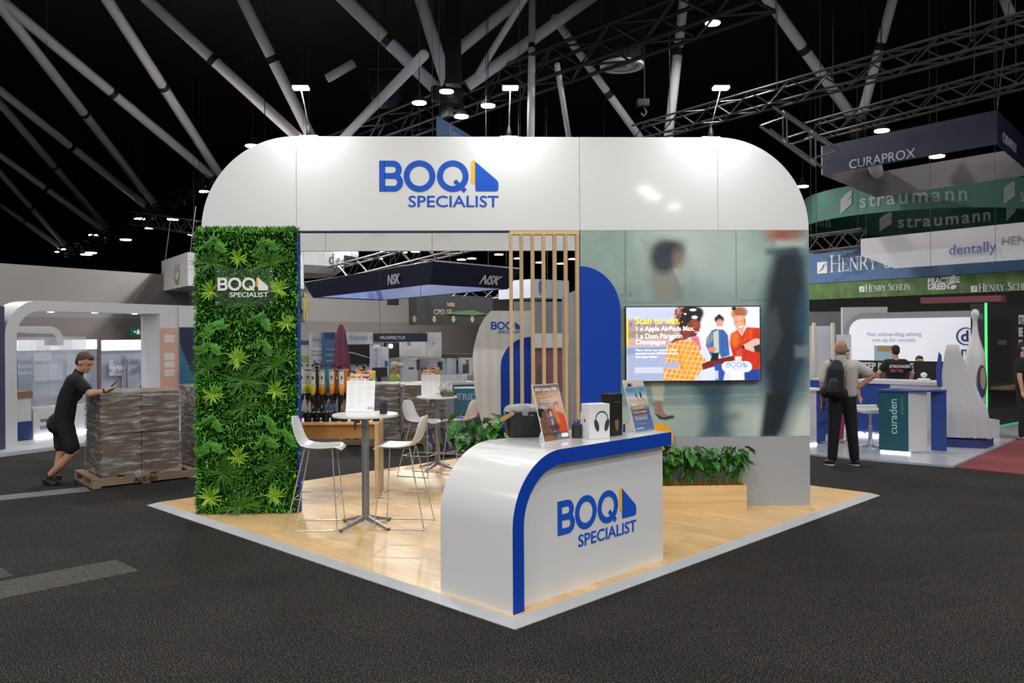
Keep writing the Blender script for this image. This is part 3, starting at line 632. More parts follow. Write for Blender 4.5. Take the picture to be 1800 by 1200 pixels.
# ================================================================== curved reception counter
cc = G(902.5,1081,PT); CL, CD, CT, RB = 1.898, .746, 1.105-PT, .50
ct = thing('reception_counter','glossy white curved reception counter with blue edge and bank lettering','counter',(cc.x,cc.y,PT),BA)
def cprof(off, x1):            # outline of the bent top, off inward
    return [(off,0)]+[(RB-(RB-off)*math.cos(t), CT-RB+(RB-off)*math.sin(t)) for t in [PI/2*i/24 for i in range(25)]]+[(x1,CT-off)]
def cshell(o0, o1, x1, y0, y1):
    a, b = cprof(o0,x1), cprof(o1,x1); mb = MB(); n = len(a)
    for y in (y0,y1):
        for q in (a,b):
            for x, z in q: mb.v.append((x,y,z))
    for i in range(n-1):
        mb.f += [(i,i+1,2*n+i+1,2*n+i),(n+i+1,n+i,3*n+i,3*n+i+1),(i+1,i,n+i,n+i+1),(2*n+i,2*n+i+1,3*n+i+1,3*n+i)]
    mb.f += [(0,2*n,3*n,n),(n-1,2*n-1,4*n-1,3*n-1)]
    return mb
o = part('bent_top', cshell(0,.018,CL,.004,CD), M('gloss_white_counter','dedede',.16,coat=.6), ct, smooth=True, fix=True); e_ = o.modifiers.new('edges','EDGE_SPLIT'); e_.split_angle = .6
o = part('blue_edge', cshell(.0,.108,CL,0,.0036), blue, ct, fix=True); part('edge_return', cshell(.0185,.107,CL-.001,.0042,.064), white, ct, fix=True)
q = [(.1,0)]+[(RB-(RB-.1)*math.cos(t), CT-RB+(RB-.1)*math.sin(t)) for t in [PI/2*i/24 for i in range(25)]]+[(1.86,CT-.1),(1.86,0)]
part('front_panel', MB().prism(q,.065,.085), M('satin_white','d9d9d9',.3,coat=.2), ct)
part('end_panel', MB().box(1.84,1.86,.086,CD-.02,0,CT-.02), whitem, ct); part('shelf', MB().box(.12,1.84,.3,CD-.04,.5,.52), whitem, ct)
# logo on the front panel: find its place on the panel plane
pw_ = Wall((cc+BY*.065).xy, (cc+BY*.065+BX).xy); a, za = pw_.hit(980,962.5); b, _ = pw_.hit(1118,930); 
xa, zb_ = pw_.hit(1016,962); xb, zc_ = pw_.hit(1118,935); xs0, zs0 = pw_.hit(980,941)
logo(ct, xb-xs0, FRONT(xs0,.064,zb_-PT), blueL, yel)
# ------------------------------------------------------------------ things on the counter
CZ = PT+CT+.001
cxy = lambda p: (p.x,p.y,CZ)
def easel(name, label, pl, w_, h_, paint, texts):
    t = thing(name, label, 'poster stand', (pl.x,pl.y,CZ), BA); k = .29; up = Vector((0,k,math.sqrt(1-k*k)))
    n_ = Vector((0,-up.z,up.y)); fr = lambda x,y,d=0: Vector((x*w_,0,.002))+up*(y*h_)+n_*d
    mb = MB(); q = [fr(0,0),fr(1,0),fr(1,1),fr(0,1)]; mb.add([v-n_*.006 for v in q]+q, [(3,2,1,0),(4,5,6,7),(0,1,5,4),(1,2,6,5),(2,3,7,6),(3,0,4,7)])
    part('board', mb, signw, t)
    I = Ink(70,100,'ffffff'); paint(I); I.sheet('printed_poster', M('poster_print',rough=.25,attr='base'), t, lambda x,y: fr(.012+.976*x,.008+.984*y,.0012))
    part('strut', MB().add([fr(.4,.0)-n_*.0065,fr(.6,.0)-n_*.0065,fr(.5,.62)-n_*.0065,Vector((.5*w_,.2,.001))], [(0,1,2),(0,2,3),(1,3,2),(0,3,1)]), signw, t)
    for (s_,x,y,sz,mt,bo) in texts: text('poster_text', s_, sz, mt, t, face(fr(x,y,.0022),(1,0,0),up), ext=.0003, bold=bo)
    return t
inkw, inky = M('ink_white','f2f2f2',.5), M('ink_yellow','f4a81a',.5)
def paint1(I):
    I.poly([(0,0),(1,0),(1,.45),(0,.45)],'6f625e',.2); I.ell(.75,.25,.5,.25,'c9aa9c',.3,.9); I.rect(0,0,1,.1,'2e2a2c',.12,.85); I.rect(0,.42,1,1,'6b4a40',.1,.9)
    I.ell(.9,.4,.3,.2,'d9b59c',.2,.7); I.ell(.12,.5,.14,.09,'20191a',.03); I.ell(.2,.55,.08,.07,'7d4632',.03); I.ell(.45,.5,.09,.06,'2c2020',.02); I.ell(.46,.53,.06,.06,'d79a7c',.02); I.poly([(.33,.6),(.5,.57),(.62,.62),(.66,.9),(.36,.9)],'4f5a74',.02); I.poly([(.42,.62),(.5,.6),(.5,.85),(.42,.85)],'b9aaa0',.02,.8)
    I.ell(.74,.38,.1,.07,'b4743c',.02); I.ell(.75,.43,.075,.07,'e2a07e',.02); I.poly([(.6,.55),(.75,.5),(.97,.55),(1,.85),(.66,.88)],'c4431c',.02); I.poly([(.62,.56),(.74,.52),(.76,.7),(.64,.72)],'e37030',.04,.8); I.poly([(0,.62),(.3,.58),(.34,.9),(0,.95)],'6d4a38',.04,.9)
    I.poly([(.3,.74),(.66,.7),(.7,.8),(.4,.84)],'5f2c20',.03,.9); I.rect(0,.86,1,1,'4a2e26',.05,.8); I.ell(.2,.95,.25,.06,'8f6c4a',.04,.8); I.ell(.6,.95,.1,.06,'7a8296',.04,.8); I.rect(0,.0,.03,.3,'f4a81a',.01)
    d_ = np.hypot(np.maximum(np.abs(I.X-.82)-.09,0),(I.Y-.92)*1.45)-.05; I.mix(I.soft(d_,.012),'f2f2f2')
p1 = easel('prize_poster_stand','tall poster stand with smiling people and dark top on the counter', G(957,778,CZ), .305, .45, paint1,
  [('ADX Sydney 2026',.07,.885,.034,inkw,.012),('Scan to win.',.1,.77,.036,inky,.02),('1 x Apple AirPods Max headphones\n1 x Dom Pérignon Champagne',.11,.715,.0165,inkw,.005),('There will\nbe two winners',.12,.605,.012,inkw,0)])
def paint2(I):
    I.rect(0,0,1,.14,'cfc4b4',.04); I.rect(0,.13,1,.3,'5d8fb0',.05); I.rect(0,.24,1,.34,'8fb3c6',.06,.8); I.rect(0,.34,1,.58,'c6b6a4',.08); I.rect(0,.52,1,1,'47618c',.12); I.rect(0,.75,1,1,'5a74a0',.1,.8)
    I.poly([(.12,.13),(.2,.06),(.4,.07),(.42,.12)],'3c3a3a',.02); I.line([(.35,.08),(.75,.27)],.012,'d8c890',.008)
    I.ell(.47,.3,.035,.05,'4a4a50',.015); I.ell(.7,.3,.045,.07,'33363c',.015); I.ell(.7,.24,.025,.02,'6a4a3a',.01); I.line([(.48,.34),(.62,.42)],.012,'6d6258',.01); I.line([(.72,.36),(.92,.45)],.012,'6d6258',.01)
    I.line([(.1,.695),(.93,.68)],.008,'d8b060',.006)
easel('holiday_poster_stand','blue beach poster stand at the right end of the counter', G(1117.5,762,CZ), .28, .45, paint2,
  [('Win a',.12,.505,.033,inkw,.01),('Queensland\nluxury escape',.12,.44,.034,inky,.015),('Enter the draw by scanning the code with\nyour phone or talking to one of our team\nto win a stay worth thousands of dollars',.13,.28,.0105,inkw,0),('Drawn at the end of the show',.13,.16,.011,inky,0),('BOQ SPECIALIST',.1,.07,.014,inkw,.01)])
# headphone box
def yawbox(name, label, cat, p, ang, w_, d_, h_, mat):
    t = thing(name, label, cat, (p.x,p.y,CZ), ang); part('carton', MB().box(0,w_,0,d_,0,h_), mat, t, bevel=.003); return t
hb = yawbox('headphone_box','white carton printed with dark headphones on the counter','box',G(1036,772,CZ),math.radians(24),.185,.13,.272,signw)
dk = M('headphone_graphite','36343a',.5); 
arc = [(.112+.058*math.cos(t), .155+.062*math.sin(t)) for t in [PI*i/18 for i in range(19)]]
ac2 = [(.112+.05*math.cos(t), .155+.05*math.sin(t)) for t in [PI*(18-i)/18 for i in range(19)]]
mb = MB(); 
for i in range(18): mb.prism([arc[i],arc[i+1],ac2[17-i],ac2[18-i]], -.0012,-.0004)
part('printed_headband', mb, dk, hb)
for sx, tilt in ((-1,.25),(1,-.25)):
    c_ = (.112+sx*.046,.105); q = [(c_[0]+.019*math.cos(t)*math.cos(tilt)-.05*math.sin(t)*math.sin(tilt), c_[1]+.019*math.cos(t)*math.sin(tilt)+.05*math.sin(t)*math.cos(tilt)) for t in [2*PI*i/20 for i in range(20)]]
    part('printed_earcup', MB().prism(q,-.0016,-.0004), dk, hb); part('printed_stem', MB().prism([(.112+sx*.056,.14),(.112+sx*.05,.14),(.112+sx*.05,.165),(.112+sx*.056,.165)],-.0014,-.0004), alu, hb)
part('side_mark', MB().ball((-.0004,.075,.14),(.0008,.012,.014),10,6), blackm, hb)
# champagne carton
cb = yawbox('champagne_carton','tall black gift carton with a gold shield on the counter','box',G(1074.4,766.7,CZ),math.radians(38),.128,.115,.338,M('black_carton','14130f',.5))
gold = M('gold_foil','9a824a',.4,metal=.5)
q = [(.064+.026*x,.085+.05*y) for x,y in ((-.85,.75),(-.5,.9),(-.25,.8),(0,1),(.25,.8),(.5,.9),(.85,.75),(.8,.0),(.45,-.6),(0,-1),(-.45,-.6),(-.8,0))]
part('gold_shield', MB().prism(q,-.0012,-.0003), gold, cb); text('carton_text','Dom Pérignon',.0135,gold,cb,FRONT(.035,-.0006,.268),ext=.0003,bold=.01)
# pen cups
def pencup(label, loc, h=.105, r=.042, n=8):
    t = thing('pen_cup', label, 'pen cup', loc, .2); cup = M('charcoal_cup','26241f',.6)
    part('cup', MB().lathe([(r*.9,0),(r,.004),(r*1.02,h),(r*.9,h),(r*.86,.008)],8), cup, t)
    bp = M('blue_pen','0d1e6e',.35)
    for i in range(n):
        a_ = 2*PI*i/n+.3; rr_ = r*.55; o = part('pen', MB().tube([(rr_*math.cos(a_)*.7,rr_*math.sin(a_)*.7,.01),(rr_*1.15*math.cos(a_),rr_*1.15*math.sin(a_),h+.03+.012*math.sin(i*2.1))],.0055,8), bp, t, smooth=True)
    return t
pencup('dark pen cup of blue pens beside the headphone carton', cxy(G(1014,769,CZ)))
# black goody basket wrapped in film
bk = thing('gift_basket','black fabric basket with tan leather handles wrapped in clear film','basket',cxy(G(921,766,CZ)),math.radians(8))
bm_ = M('black_basket','121214',.5,noise=(40,'26262a',.45,.7),bump=(55,.6,.01))
mb = MB()
for sc_, z in ((.82,0),(.9,.01),(.97,.09),(1,.19),(1.02,.2),(.96,.2),(.9,.1)):
    pass
def rrect(a, b, r, n=5): return arcp(a-r,b-r,r,0,90,n)+arcp(-a+r,b-r,r,90,180,n)+arcp(-a+r,-b+r,r,180,270,n)+arcp(a-r,-b+r,r,270,360,n)
def stack(levels, a, b, r):
    mb = MB(); rings = [[(x*k,y*k,z) for x,y in rrect(a,b,r)] for k,z in levels]; n = len(rings[0])
    for q in rings: mb.v += q
    for i in range(len(rings)-1):
        for j in range(n): mb.f.append((i*n+j,i*n+(j+1)%n,(i+1)*n+(j+1)%n,(i+1)*n+j))
    mb.f += [tuple(reversed(range(n))), tuple((len(rings)-1)*n+j for j in range(n))]
    return mb
part('basket_body', stack([(.84,0),(.9,.012),(.96,.1),(1,.195),(1.015,.205),(.97,.205),(.92,.15)],.155,.12,.05), bm_, bk, smooth=True)
for k, (x,y,sx,sy,h_) in enumerate(((-.06,-.02,.06,.05,.23),(.06,.0,.055,.07,.225),(0,.05,.05,.03,.24))): part('packed_item', MB().box(x-sx,x+sx,y-sy,y+sy,.14,h_), bm_ if k else blackm, bk, bevel=.01)
film = M('clear_film','eef0f2',.12,alpha=.35,bump=(22,1,.02)); mb = MB(); r_ = random.Random(3); n = 26
for j in range(6):
    for i in range(n):
        a_ = 2*PI*i/n; k = (1.03,1.05,.95,.75,.45,.1)[j]; z = (.17,.215,.238,.25,.252,.255)[j]+r_.uniform(-.008,.008); mb.v.append((.152*k*math.cos(a_)*1.03+r_.uniform(-.006,.006),.12*k*math.sin(a_)+r_.uniform(-.006,.006),z))
for j in range(5):
    for i in range(n): mb.f.append((j*n+i,j*n+(i+1)%n,(j+1)*n+(i+1)%n,(j+1)*n+i))
part('wrap_film', mb, film, bk)
tan = M('tan_leather','c58f5c',.55)
for sx in (-1,1):
    h_ = part('handle', MB().beam((sx*.2,-.085,.135),(sx*.10,-.125,.20),.012,.034,(0,-.5,1)), tan, bk, bevel=.005)
    part('rivet', MB().ball((sx*.112,-.131,.192),.007,8,6), chrome, h_)
# small cards behind the right poster
t = thing('card_holder','small white card holder with a blue card beside the black carton','card holder',cxy(G(1103,760,CZ)),BA+.1)
part('tray', MB().box(-.03,.03,0,.05,0,.004).box(-.03,.03,.046,.05,0,.05).box(-.03,.03,0,.003,0,.02), glass, t); part('card', MB().box(-.027,.027,.03,.044,.005,.062), signw, t); part('card', MB().box(-.027,.0,.02,.028,.005,.07), blue, t)
t = thing('tent_card','small white framed card leaning behind the headphone carton','card',cxy(G(1026,757,CZ)),BA+.3)
part('frame', MB().box(-.05,.05,0,.008,.0,.16), signw, t, bevel=.002); part('dark_print', MB().box(-.042,.042,-.001,-.0001,.008,.152), M('card_brown','5a4636',.6), t)
# ================================================================== planter with leafy plants
pl = G(1313,896.5,PT); sx1 = (pl-WO).dot(WEX); dpl = (pl-WO).dot(WEY)
pb = thing('planter_box','long light oak planter box at the foot of the mural','planter',WO+WEY*dpl,WA)
px0, pz = sx1-1.55, .305
for i_ in range(3): z_a = PT+(pz-PT)*i_/3; part('front_board', MB().box(px0,sx1,0,.0195,z_a,z_a+(pz-PT)/3-.0012), oak, pb)
part('trough', MB().box(px0,px0+.02,.02,.2,PT,pz).box(sx1-.02,sx1,.02,.2,PT,pz).box(px0,sx1,.2,-dpl-.03,PT,pz), oak, pb)
part('moss', MB().box(px0+.02,sx1-.02,.02,.2,pz-.09,pz-.012), M('moss_bed','6b4018',.95,noise=(60,'9c6a2a',.35,.7)), pb)
mb = MB(); r_ = random.Random(5)
for i in range(900):
    x, y = r_.uniform(px0+.03,sx1-.02), r_.uniform(.02,.19); a_ = r_.uniform(0,6.28); mb.tube([(x,y,pz-.02),(x+.012*math.cos(a_),y+.012*math.sin(a_),pz+r_.uniform(.0,.03)),(x+.03*math.cos(a_),y+.03*math.sin(a_),pz+r_.uniform(-.01,.04))],.0012,3,False)
tag(mb.build('coir_fibre', M('coir','a8641e',.9), pb), kind='stuff')
def lobed(L=.13, W=.085):                        # a lobed philodendron-like leaf with its own fold
    out = [(0,0),(-.12,.3),(.1,.42),(.16,.3),(.22,.5),(.36,.44),(.38,.26),(.46,.42),(.6,.34),(.6,.18),(.7,.28),(.82,.18),(1,0)]
    vs = [(x*L,y*W,-.25*L*x*x+.02*abs(y)) for x,y in out]; vs += [(x*L,-y*W,-.25*L*x*x+.02*abs(y)) for x,y in out]; sp = [(x*L,0,-.25*L*x*x-.006) for x,_ in out]; vs += sp; n = len(out); fs = []
    for i in range(n-1): fs += [(2*n+i,2*n+i+1,i+1,i),(2*n+i+1,2*n+i,n+i,n+i+1)]
    me = bpy.data.meshes.new('leaf'); me.from_pydata(vs,[],fs); return me
lm = [leafmat('planter_leaf_a','1c5a18','3d8c30',.35), leafmat('planter_leaf_b','0f3f14','2a6a24',.35), leafmat('planter_leaf_c','2c6a1c','5a9a3c',.35)]
leafme = []
for i in range(3): me = lobed(.15-.015*i,.1+.01*i); me.materials.append(lm[i]); leafme.append(me)
stemm = M('plant_stem','5a7a2a',.5)
def leafy(loc, label, seed, nst, hgt, spread, group, scale=1.0, lean=(0,0)):
    r = random.Random(seed); t = thing('leafy_plant', label, 'plant', loc, 0, group); mb = MB(); tips = []
    for i in range(nst):
        a_ = 2*PI*i/nst+r.uniform(-.4,.4); rr = spread*r.uniform(.35,1); h_ = hgt*r.uniform(.6,1)
        b_ = (r.uniform(-1,1)*spread*.8,r.uniform(-1,1)*spread*.25,0); tip = Vector((b_[0]*.5+rr*math.cos(a_)+lean[0],b_[1]+rr*math.sin(a_)*.7+lean[1],h_)); mid = Vector((b_[0]*.6+tip.x*.35,b_[1]*.6+tip.y*.35,h_*.6))
        mb.tube([b_,mid,tip],[.0035,.003,.002],5); tips.append((tip,a_,1.0))
        if r.random() < .75: tips.append((mid+Vector((0,0,.03)),a_+r.uniform(-1.5,1.5),.8))
        if r.random() < .45: tips.append((mid*.55+Vector((0,0,.01)),a_+r.uniform(-2,2),.65))
        if r.random() < .6: tips.append((mid*.6+tip*.4,a_+r.uniform(-2,2),.85))
    part('stem', mb, stemm, t)
    for i, (p_,a_,k) in enumerate(tips):
        o = bpy.data.objects.new('leaf', leafme[r.randrange(3)]); C.objects.link(o); o.parent = t; o.location = p_; o.rotation_euler = (r.uniform(-.6,.6), r.uniform(.1,.9), a_); k *= scale*r.uniform(.8,1.2); o.scale = (k,k,k)
gname = 'leafy plants in the oak planter'
lbl = {0:'leafy green plant at the right end of the oak planter',1:'second leafy plant from the right end of the oak planter',2:'third leafy plant from the right end of the oak planter',3:'leafy plant in the oak planter closest to the white counter'}
for i in range(5):
    xx = sx1-.13-.235*i; w0 = WO+WEX*xx+WEY*(dpl+.075); leafy((w0.x,w0.y,pz-.02), lbl.get(i,'leafy plant in the oak planter mostly hidden behind the counter end'), 40+i, 24, .43, .125, gname, .78, (.05 if i == 0 else 0,-.03))
# pot plant at the foot of the curved back screen
pp = P(862,775,9.6); pt_ = thing('plant_trough','small oak trough of greenery behind the counter by the back screen','planter',(pp.x,pp.y,PT),WA)
part('trough', MB().box(-.25,.25,-.12,.12,0,.36), oak, pt_, bevel=.003); part('moss', MB().box(-.23,.23,-.1,.1,.36,.37), MATS['moss_bed'], pt_)
for i, (dx,lb_) in enumerate(((-.14,'broad-leaved plant left of the counter basket'),(.1,'broad-leaved plant partly hidden by the counter basket'))): leafy((pp.x+dx,pp.y,PT+.365), lb_, 90+i, 15, .60, .22, 'plants in the rear trough', 1.35)
# ================================================================== bar tables
def bartable(label, loc, rz, k=1.0, D=.65, H=1.112, flap=True):
    t = thing('bar_table', label, 'table', loc, rz, 'round white bar tables')
    part('table_top', MB().lathe([(D/2-.006,H-.024),(D/2,H-.018),(D/2,H-.006),(D/2-.005,H)],40), shiny, t, smooth=False)
    part('under_plate', MB().box(-.06,.06,-.05,.05,H-.034,H-.0245), blackm, t)
    p_ = part('pole', MB().lathe([(.033,.07),(.033,H-.1),(.036,H-.1),(.036,H-.05),(.05,H-.035)],18), alu, t, smooth=False)
    for a_ in range(6): part('pole_rib', MB().box(.032,.037,-.004,.004,.1,H-.12,Matrix.Rotation(a_*PI/3,4,'Z')), alu, p_)
    part('fold_lever', MB().box(-.1,-.05,-.012,.012,H-.09,H-.04).box(-.11,-.085,-.01,.01,H-.16,H-.08), steel, t, bevel=.004)
    for i in range(4):
        m = Matrix.Rotation(PI/4+PI/2*i,4,'Z'); f = MB(); pr = [(.02,.06),(.02,.11),(.06,.1),(.3,.03),(.335,.03),(.335,.012),(.29,.012)]
        f.prism([(x*D/.65,z) for x,z in pr],-.018,.018,lambda x,y,z: m @ Vector((x,y,z))); ft = part('foot', f, alu, t, bevel=.004)
        part('foot_glide', MB().lathe([(.014,0),(.016,.012)],10,m @ Vector((.315*D/.65,0,0))), black, ft)
    t.scale = (1,1,1); return t
T1 = G(643,924,PT); T2 = G(769,824,PT)
bartable('round white bar table in front of the wooden dispenser bench', (T1.x,T1.y,PT), .12)
bartable('smaller round white bar table towards the curved back screen', (T2.x,T2.y,PT), .3, D=.58, H=1.025)
# menu stands and pen cup on the tables
def menu(label, loc, rz, w_, h_):
    t = thing('menu_stand', label, 'menu stand', loc, rz, 'white menus on the bar tables'); k = .17; up = Vector((0,k,math.sqrt(1-k*k))); n_ = Vector((0,-up.z,up.y)); fr = lambda x,y,d=0: Vector(((x-.5)*w_,-.03,.001))+up*(y*h_)+n_*d
    q = [fr(0,0),fr(1,0),fr(1,1),fr(0,1)]; part('board', MB().add([v-n_*.004 for v in q]+q, [(3,2,1,0),(4,5,6,7),(0,1,5,4),(1,2,6,5),(2,3,7,6),(3,0,4,7)]), signw, t)
    I = Ink(72,92,'f4f4f4'); I.rect(0,0,1,.25,'7a3a1e',.005); I.noise(3,.0); I.ell(.15,.05,.18,.1,'3a1c2e',.05); I.ell(.4,.06,.1,.08,'d9822a',.04); I.ell(.85,.03,.14,.06,'f0a81c',.04); I.ell(.95,.16,.1,.1,'8aa24a',.04); I.ell(.12,.2,.2,.05,'d88a24',.03); I.ell(.35,.2,.09,.06,'e8a422',.03)
    I.ell(.66,.13,.19,.115,'e7c9a8',.008); I.ell(.66,.12,.165,.095,'8e2a26',.01); I.rect(0,.25,1,.26,'5a2a1a',.004)
    for k_ in range(18): a_, r2 = k_*2.4, .13*math.sqrt(k_/18); I.ell(.66+r2*math.cos(a_),.12+r2*.58*math.sin(a_),.022,.014,('a83a34','6e1c1c')[k_%2],.01)
    I.rect(0,.252,1,1,'f2f2f2',.004); r = random.Random(2)
    for c_ in range(3):
        y = .31
        while y < (.93,.88,.7)[c_]:
            for l in range(2): I.line([(.12+.29*c_,y),(.12+.29*c_+r.uniform(.1,.2),y)],.004,'9b9b9b',.008,.75); y += .026
            y += .03
    I.sheet('printed_menu', M('menu_print',rough=.4,attr='base'), t, lambda x,y: fr(x,y,.001))
    text('menu_text','Shape your\nsmoothie',.036*w_/.3*1.3,inkw,t,face(fr(.1,.865,.002),(1,0,0),up),ext=.0003,bold=.02); text('menu_text','BOQ',.03*w_/.3,M('ink_dark','26262a',.5),t,face(fr(.76,.06,.002),(1,0,0),up),ext=.0003,bold=.01)
    part('strut', MB().add([fr(.4,0)-n_*.0045,fr(.6,0)-n_*.0045,fr(.5,.6)-n_*.0045,Vector((0,.11,.001))],[(0,1,2),(0,2,3),(1,3,2),(0,3,1)]), signw, t); return t
TZ = PT+1.112
p_ = G(634,723,TZ); menu('white menu stand with berry bowl picture on the nearer bar table', (p_.x,p_.y,TZ+.001), -.1, .295, .42)
p_ = G(674,727,TZ); pencup('dark octagonal cup of blue pens on the nearer bar table', (p_.x,p_.y,TZ+.001), .105, .038, 9)
TZ2 = PT+1.025
p_ = P(757,696,T2.y-.03); menu('white menu stand with berry bowl picture on the smaller bar table', (p_.x,p_.y,TZ2+.001), .12, .26, .41)
p_ = P(787,696,T2.y+.02); wb = thing('wire_basket','small wire basket filled with white wrapped sachets on the smaller table','basket',(p_.x,p_.y,TZ2+.001),.3)
wire = M('dark_wire','2a2620',.5,metal=.6); mb = MB()
for z, k in ((.003,.85),(.04,.93),(.085,1)): mb.tube([(x*k,y*k,z) for x,y in rrect(.1,.075,.02,3)]+[(rrect(.1,.075,.02,3)[0][0]*k,rrect(.1,.075,.02,3)[0][1]*k,z)],.0028,5,False)
for x,y in rrect(.1,.075,.02,3)[::2]: mb.tube([(x*.85,y*.85,.003),(x,y,.085)],.002,4)
part('wire_frame', mb, wire, wb); part('liner', stack([(.8,.004),(.93,.07),(.88,.07),(.75,.01)],.098,.073,.02), M('basket_liner','8c8468',.7), wb)
r_ = random.Random(9); sa = M('sachet_white','d4d4d2',.35,bump=(40,.5,.01))
for i in range(16):
    o = MB().box(-.007,.007,-.022,.022,0,.12).build('sachet', sa, None, bevel=.004); a_ = r_.uniform(-1,1); o.location = (p_.x+a_*.06,p_.y+r_.uniform(-.045,.045),TZ2+.07-.03*abs(a_)); o.rotation_euler = (r_.uniform(-.5,.2),a_*.8,r_.uniform(-.8,.8)+1.2); tag(o,'white wrapped sachet standing in the small wire basket','sachet','white sachets in the wire basket')
# ================================================================== stools
def stool_proto():
    t = thing('bar_stool','', 'stool', (0,0,0), 0, 'white shell bar stools')
    prof = [(-.225,1.095),(-.222,1.06),(-.205,.98),(-.18,.90),(-.15,.845),(-.10,.808),(-.03,.792),(.06,.786),(.15,.79),(.22,.797),(.265,.79),(.285,.768)]
    wd = [.10,.155,.19,.2,.205,.21,.215,.218,.218,.21,.19,.155]; mb = MB(); nW = 10; n = len(prof)
    for i, (x,z) in enumerate(prof):
        for j in range(nW+1):
            s_ = j/nW*2-1; c_ = s_*s_; back = i < 5
            mb.v.append((x+(.035*c_ if back else 0), wd[i]*s_, z+(.018*c_ if not back and i < 10 else 0)+(-.01*c_ if i == 0 else 0)))
    for i in range(n-1):
        for j in range(nW): k = i*(nW+1)+j; mb.f.append((k,k+nW+1,k+nW+2,k+1))
    o = part('seat_shell', mb, shiny, t, smooth=True); sd_ = o.modifiers.new('thick','SOLIDIFY'); sd_.thickness = .012; sd_.offset = -1; ss_ = o.modifiers.new('soft','SUBSURF'); ss_.levels = 1; ss_.render_levels = 2
    for sy in (-1,1):
        part('leg_frame', MB().tube([(-.08,sy*.13,.79),(-.085,sy*.13,.78),(-.245,sy*.235,.02),(-.25,sy*.237,.008),(-.235,sy*.237,.006),(.235,sy*.237,.006),(.25,sy*.237,.008),(.245,sy*.235,.02),(.185,sy*.13,.77),(.18,sy*.13,.785)],.0062,8), chrome, t, smooth=True)
    for sy in (-1,1): part('footrest_rail', MB().tube([(-.185,sy*.195,.30),(.222,sy*.198,.30)],.005,8), chrome, t, smooth=True)
    part('footrest', MB().tube([(.222,-.198,.30),(.222,.198,.30)],.006,8), chrome, t, smooth=True); part('back_rail', MB().tube([(-.185,-.195,.30),(-.185,.195,.30)],.005,8), chrome, t, smooth=True)
    part('seat_bracket', MB().box(-.09,.19,-.135,-.115,.772,.784).box(-.09,.19,.115,.135,.772,.784).box(-.02,.1,-.115,.115,.772,.78), alu, t)
    return t
st = stool_proto(); c1 = (G(500,935,PT)+G(592,935,PT)+G(523,914,PT)+G(607,913,PT))/4; st.location = c1; st.rotation_euler = (0,0,.04); st['label'] = 'white shell bar stool beside the green wall, facing the nearer table'
c2 = (G(655,933,PT)+G(744,935,PT)+G(764,912,PT)+G(683,909,PT))/4; dup(st, c2, PI-.12, 'white shell bar stool between the nearer table and the counter')
c3 = G(738,834,PT); s3_ = dup(st, c3, -.35, 'white shell bar stool at the left of the smaller bar table'); s3_.scale = (.92,.92,.92)
c4 = G(815,831,PT); s4_ = dup(st, c4, PI-.45, 'white shell bar stool by the curved back screen with a blue folder on it'); s4_.scale = (.92,.92,.92)
fd = thing('folder','flat blue folder with an orange edge lying on the stool seat','folder',(c4.x+.0,c4.y,PT+.75),PI-.3); part('cover', MB().box(-.11,.11,-.09,.09,0,.014), blue, fd, bevel=.002); part('orange_edge', MB().box(-.112,-.02,-.094,-.0905,.003,.017), M('orange_card','d86a2a',.5), fd)
# ================================================================== timber bench with dispensers
bf = G(661,875,PT); bx1 = bf.x+.03; by0 = bf.y; bh = .885; bl = 1.75
bn = thing('dispenser_bench','light oak bench carrying bottle dispensers behind the green wall','bench',(bx1,by0,PT),WA)
part('bench_top', MB().box(-bl,0,0,.52,bh-.03,bh), oak, bn, bevel=.002); part('side_panel', MB().box(-.045,0,.0,.52,0,bh-.031), oakv, bn, bevel=.002); part('side_panel', MB().box(-bl,-bl+.045,0,.52,0,bh-.031), oakv, bn, bevel=.002)
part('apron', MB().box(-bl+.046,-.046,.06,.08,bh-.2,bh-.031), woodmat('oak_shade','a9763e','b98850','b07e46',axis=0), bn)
BZ = PT+bh
bw2 = Wall((bx1-bl*math.cos(WA),by0-bl*math.sin(WA)),(bx1,by0))
def onb(u, d): s_, _ = bw2.hit(u,700,-d); q = bw2.p(s_,0,-d); return (q.x,q.y,BZ+.0005)
# mugs along the front edge
mg = None
for i, u in enumerate((523.5,541,556,572,588,604.5,623,661)):
    loc = onb(u,.09)
    if mg is None:
        mg = thing('black_pot','', 'pot', loc, WA, 'black pots along the oak bench'); part('pot_body', MB().lathe([(.036,0),(.043,.006),(.046,.1),(.047,.104),(.041,.104),(.038,.01)],18), M('black_pot','0e0e0f',.4), mg); part('spout', MB().tube([(.043,0,.05),(.066,0,.07),(.07,0,.095)],.007,8), black, mg, smooth=True); part('lid', MB().lathe([(.0445,.1045),(.045,.11),(.02,.117),(.012,.118),(.012,.128)],18), black, mg); t = mg
    else: t = dup(mg, loc, WA)
    t['label'] = 'black pot on the oak bench front, ' + ('leftmost of the row','second from the left','third from the left','fourth from the left','fifth from the left','sixth from the left','seventh from the left, under the table top','last on the right of the row')[i]
